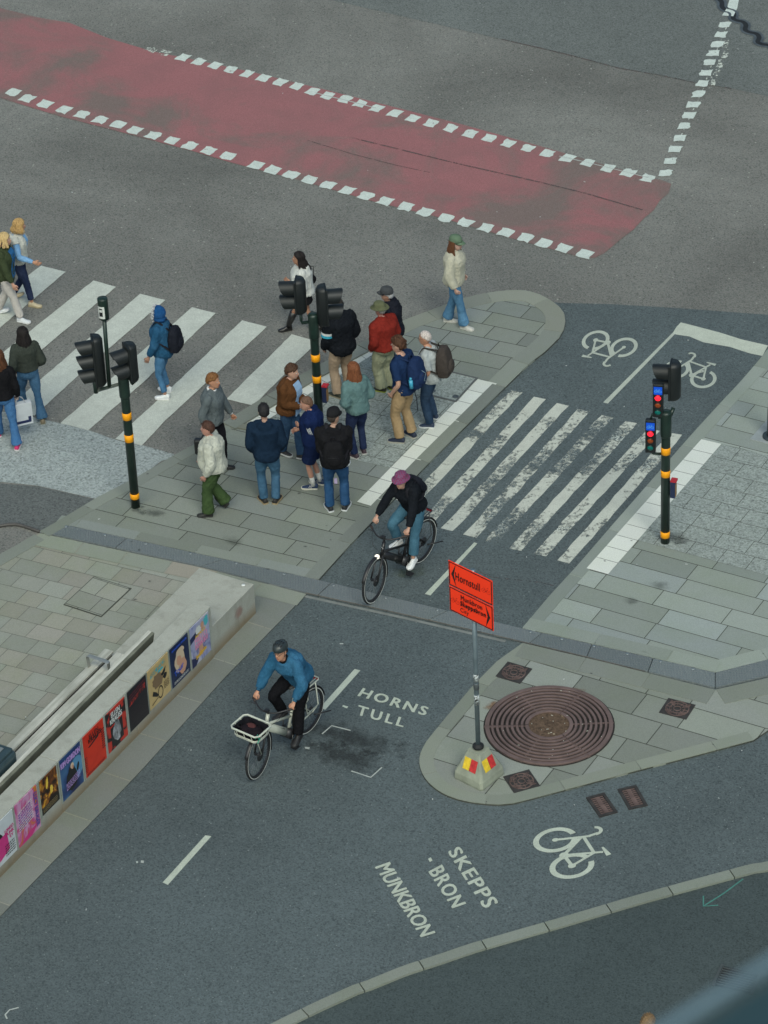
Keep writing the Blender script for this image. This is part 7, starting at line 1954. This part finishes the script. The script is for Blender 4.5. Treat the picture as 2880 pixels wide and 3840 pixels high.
def rider(label, bike, feetname, **kw):
    pass
CF = (-0.184,39.965); CR = (0.524,40.887)
r1, grips, peds, sad, _ = bicycle(CF, CR, Z_PATH + .002, 'black electric city bicycle ridden by the woman in the magenta hat', (.015, .015, .017), False, 8)
def foot_on(ped, H): return Vector((ped.x, ped.y - .06, ped.z + .045 * H))
Hc = 1.60; b0 = r1.location; yw = math.degrees(r1.rotation_euler.z) + 90
fL = [foot_on(peds[0], Hc), foot_on(peds[1], Hc)]
pel = (0, sad.y - .06, sad.z + .125)
gr_off = Vector((0, -.07, .078))
p = Person('cyclist in a magenta checked bucket hat, black jacket and jeans', None, yw, Hc, base=(b0.x, b0.y), foot3=fL, pelvis=pel, hands=((*(grips[1] + gr_off), 1), (*(grips[0] + gr_off), 1)), fem=True, lean=(34, 0), head=(6, 8), skin=(.5, .25, .18), zg=Z_PATH + .002, curl=.75, wb=1.03, elbow=((.9, -.3, -.5), (-.9, -.3, -.5)), knee=((.12, 1, .25), (-.12, 1, .25)), footpitch=(0, 10))
p.top('jacket', (.010, .012, .016), .50, .032, .97, wr=(.009, 9), collar=.02, hood=True)
p.pants('jeans', (.055, .14, .2), .92, kind='denim', ease=.018, hem=.034); p.shoes((.66, .68, .68), (.68, .68, .68)); p.hair((.28, .11, .03), 'tail', .12, 1.0, n=60, hat=True)
m, t, bs = nt('magenta_check'); v = coords(t, True)
ck = node(t, 'ShaderNodeTexChecker'); ck.inputs['Scale'].default_value = 42; t.links.new(v, ck.inputs[0]); nz = noise_tex(t, v, 60, 2)
t.links.new(mix(t, ck.outputs['Fac'], mix(t, nz, (.16, .012, .06), (.24, .03, .11)), mix(t, nz, (.07, .02, .07), (.2, .12, .2))), bs.inputs['Base Color']); bs.inputs['Roughness'].default_value = .9
p.cap((.2, .02, .08), style='hat', c2=1, mat=m)
p.glasses(lens=(.12, .06, .01))
p.strip('chest_mark', flat('badge_white', (.6, .6, .6)), [.735, .745, .755], .075, .02, .035)
bp_ = p.backpack((.014, .017, .026), 'small dark backpack on the back of the cyclist in the magenta hat', .26, .36, .12, .69, ease=.032)

CF = (-1.824,36.130); CR = (-1.151,37.031)
r2, grips, peds, sad, (fy, ry) = bicycle(CF, CR, Z_PATH + .002, 'cream electric bicycle with a front basket and rear rack', (.5, .52, .44), True, 10)
Hc = 1.70; b0 = r2.location; yw = math.degrees(r2.rotation_euler.z) + 90
fL = [foot_on(peds[0], Hc), foot_on(peds[1], Hc)]; pel = (0, sad.y - .05, sad.z + .125)
p = Person('cyclist in a dark helmet, blue corduroy shirt and black trousers', None, yw, Hc, base=(b0.x, b0.y), foot3=fL, pelvis=pel, hands=((*(grips[1] + gr_off), 1), (*(grips[0] + gr_off), 1)), fem=True, lean=(40, 0), head=(10, 12), skin=(.5, .22, .15), zg=Z_PATH + .002, curl=.75, wb=1.1, elbow=((.9, -.3, -.5), (-.9, -.3, -.5)), knee=((.12, 1, .25), (-.12, 1, .25)), footpitch=(0, 10))
p.top('shirt', (.028, .115, .21), .485, .032, .92, kind='denim', wr=(.010, 8), swide=1.35)
for k in (0, 1): mb = MB(); mb.tube([p.wri[k].lerp(p.elb[k], .18), p.wri[k].lerp(p.elb[k], .04)], .031, 12); mb.build('cuff', fabric((.026, .105, .19), .9, 'denim'), p.root)
F = p.fr(.8); mb = MB(); mb.tube([p.spine(.83) + F @ Vector((.066 * math.cos(a), .058 * math.sin(a) + .006, -.02 * math.sin(a) + .012)) for a in [PI * .5 + R(25) + (2 * PI - R(50)) * k / 18 for k in range(19)]], [(.018, .009)] * 19, 8); mb.build('collar', fabric((.026, .105, .19), .9, 'denim'), p.root)
mb = MB(); mb.tube([p.spine(.83), p.spine(.86)], .042 * Hc, 14); mb.build('polo_neck', fabric((.012, .012, .015)), p.root)
p.pants('trousers', (.008, .008, .010), .98, ease=.016, hem=.034); p.shoes((.015, .015, .017), (.02, .02, .02)); p.hair((.03, .02, .018), 'tail', .16, .6, n=60, hat=True); p.cap((.03, .04, .04), style='helmet'); p.glasses((.12, .08, .06))
# front basket with a dark bag inside
bw, bl_, bz = .40, .30, .80; by = fy + .10; mcr = plain('rack_50', (.5, .52, .44), .35); bsk = empty('basket', (0, 0, 0)); bpy.data.objects.remove(bsk)
def rect(y0, y1, x, z): return [(-x, y0 + .04, z), (-x, y1 - .04, z), (-x + .04, y1, z), (x - .04, y1, z), (x, y1 - .04, z), (x, y0 + .04, z), (x - .04, y0, z), (-x + .04, y0, z)]
mb = MB(); mb.tube(rect(by - .17, by + .17, .225, bz + .1), .014, 8, closed=True); mb.tube(rect(by - .15, by + .15, .195, bz), .008, 8, closed=True); mb.tube(rect(by - .14, by + .14, .185, bz - .03), .008, 8, closed=True)
for x in (-.12, 0, .12):
    for y0, y1 in ((by - .17, by - .14), (by + .17, by + .14)): mb.tube([(x, y0, bz + .1), (x, y1, bz - .03)], .006, 6)
    mb.tube([(x, by - .14, bz - .03), (x, by + .14, bz - .03)], .005, 6)
for y in (-.06, .06):
    for sg in (1, -1): mb.tube([(sg * .22, by + y, bz + .1), (sg * .185, by + y, bz - .03)], .006, 6)
mb.tube([(0, by - .14, bz - .03), (0, fy - .2, .72)], .014, 8); mb.tube([(.05, by, bz - .03), (.06, fy, .38)], .007, 6); mb.tube([(-.05, by, bz - .03), (-.06, fy, .38)], .007, 6)
mb.build('basket', mcr, r2)
mb = MB(); lo_ = rect(by - .13, by + .13, .175, bz - .022); hi_ = rect(by - .158, by + .158, .208, bz + .085); n = len(lo_); mb.add(lo_ + hi_, [tuple(range(n - 1, -1, -1))] + [(j, (j + 1) % n, n + (j + 1) % n, n + j) for j in range(n)]); ln_ = mb.build('basket_liner', fabric((.012, .012, .016)), r2); md = ln_.modifiers.new('t', 'SOLIDIFY'); md.thickness = .004
mb = MB()
for k in range(5):
    a = k * 1.3; mb.tube([(-.20 + .015 * math.cos(a), by + .1 + .02 * math.sin(a), bz + .1 - .02 * k), (-.19 + .02 * math.sin(a), by + .13 + .03 * math.cos(a), bz + .07 - .02 * k)], .006, 6)
mb.build('ribbon', plain('ribbon_green', (.02, .3, .2), .6), r2)
bb = empty('shoulder_bag', (b0.x, b0.y, b0.z), r2.rotation_euler.z, 'dark folded bag lying in the front basket of the cream bicycle', 'bag'); c_ = Vector((0, by, bz)); w0 = rz(r2.rotation_euler.z) @ c_; bb.location = (b0.x + w0.x, b0.y + w0.y, b0.z + bz)
mb = MB(); mb.ell((0, 0, .02), (.17, .125, .055)); mb.ell((.08, .03, .05), (.08, .07, .04)); skin_build(mb, 'bag', fabric((.016, .012, .016)), bb, .01, 2, (.008, 14, 5))
mb = MB(); mb.tube([(.1, .08, .07), (.15, .1, .11), (.17, .05, .1), (.13, .0, .07)], .012, 8); mb.build('strap', fabric((.012, .012, .014)), bb)
mb = MB(); mb.ell((.03, -.04, .07), (.07, .05, .02)); mb.build('lining', fabric((.09, .035, .035)), bb)
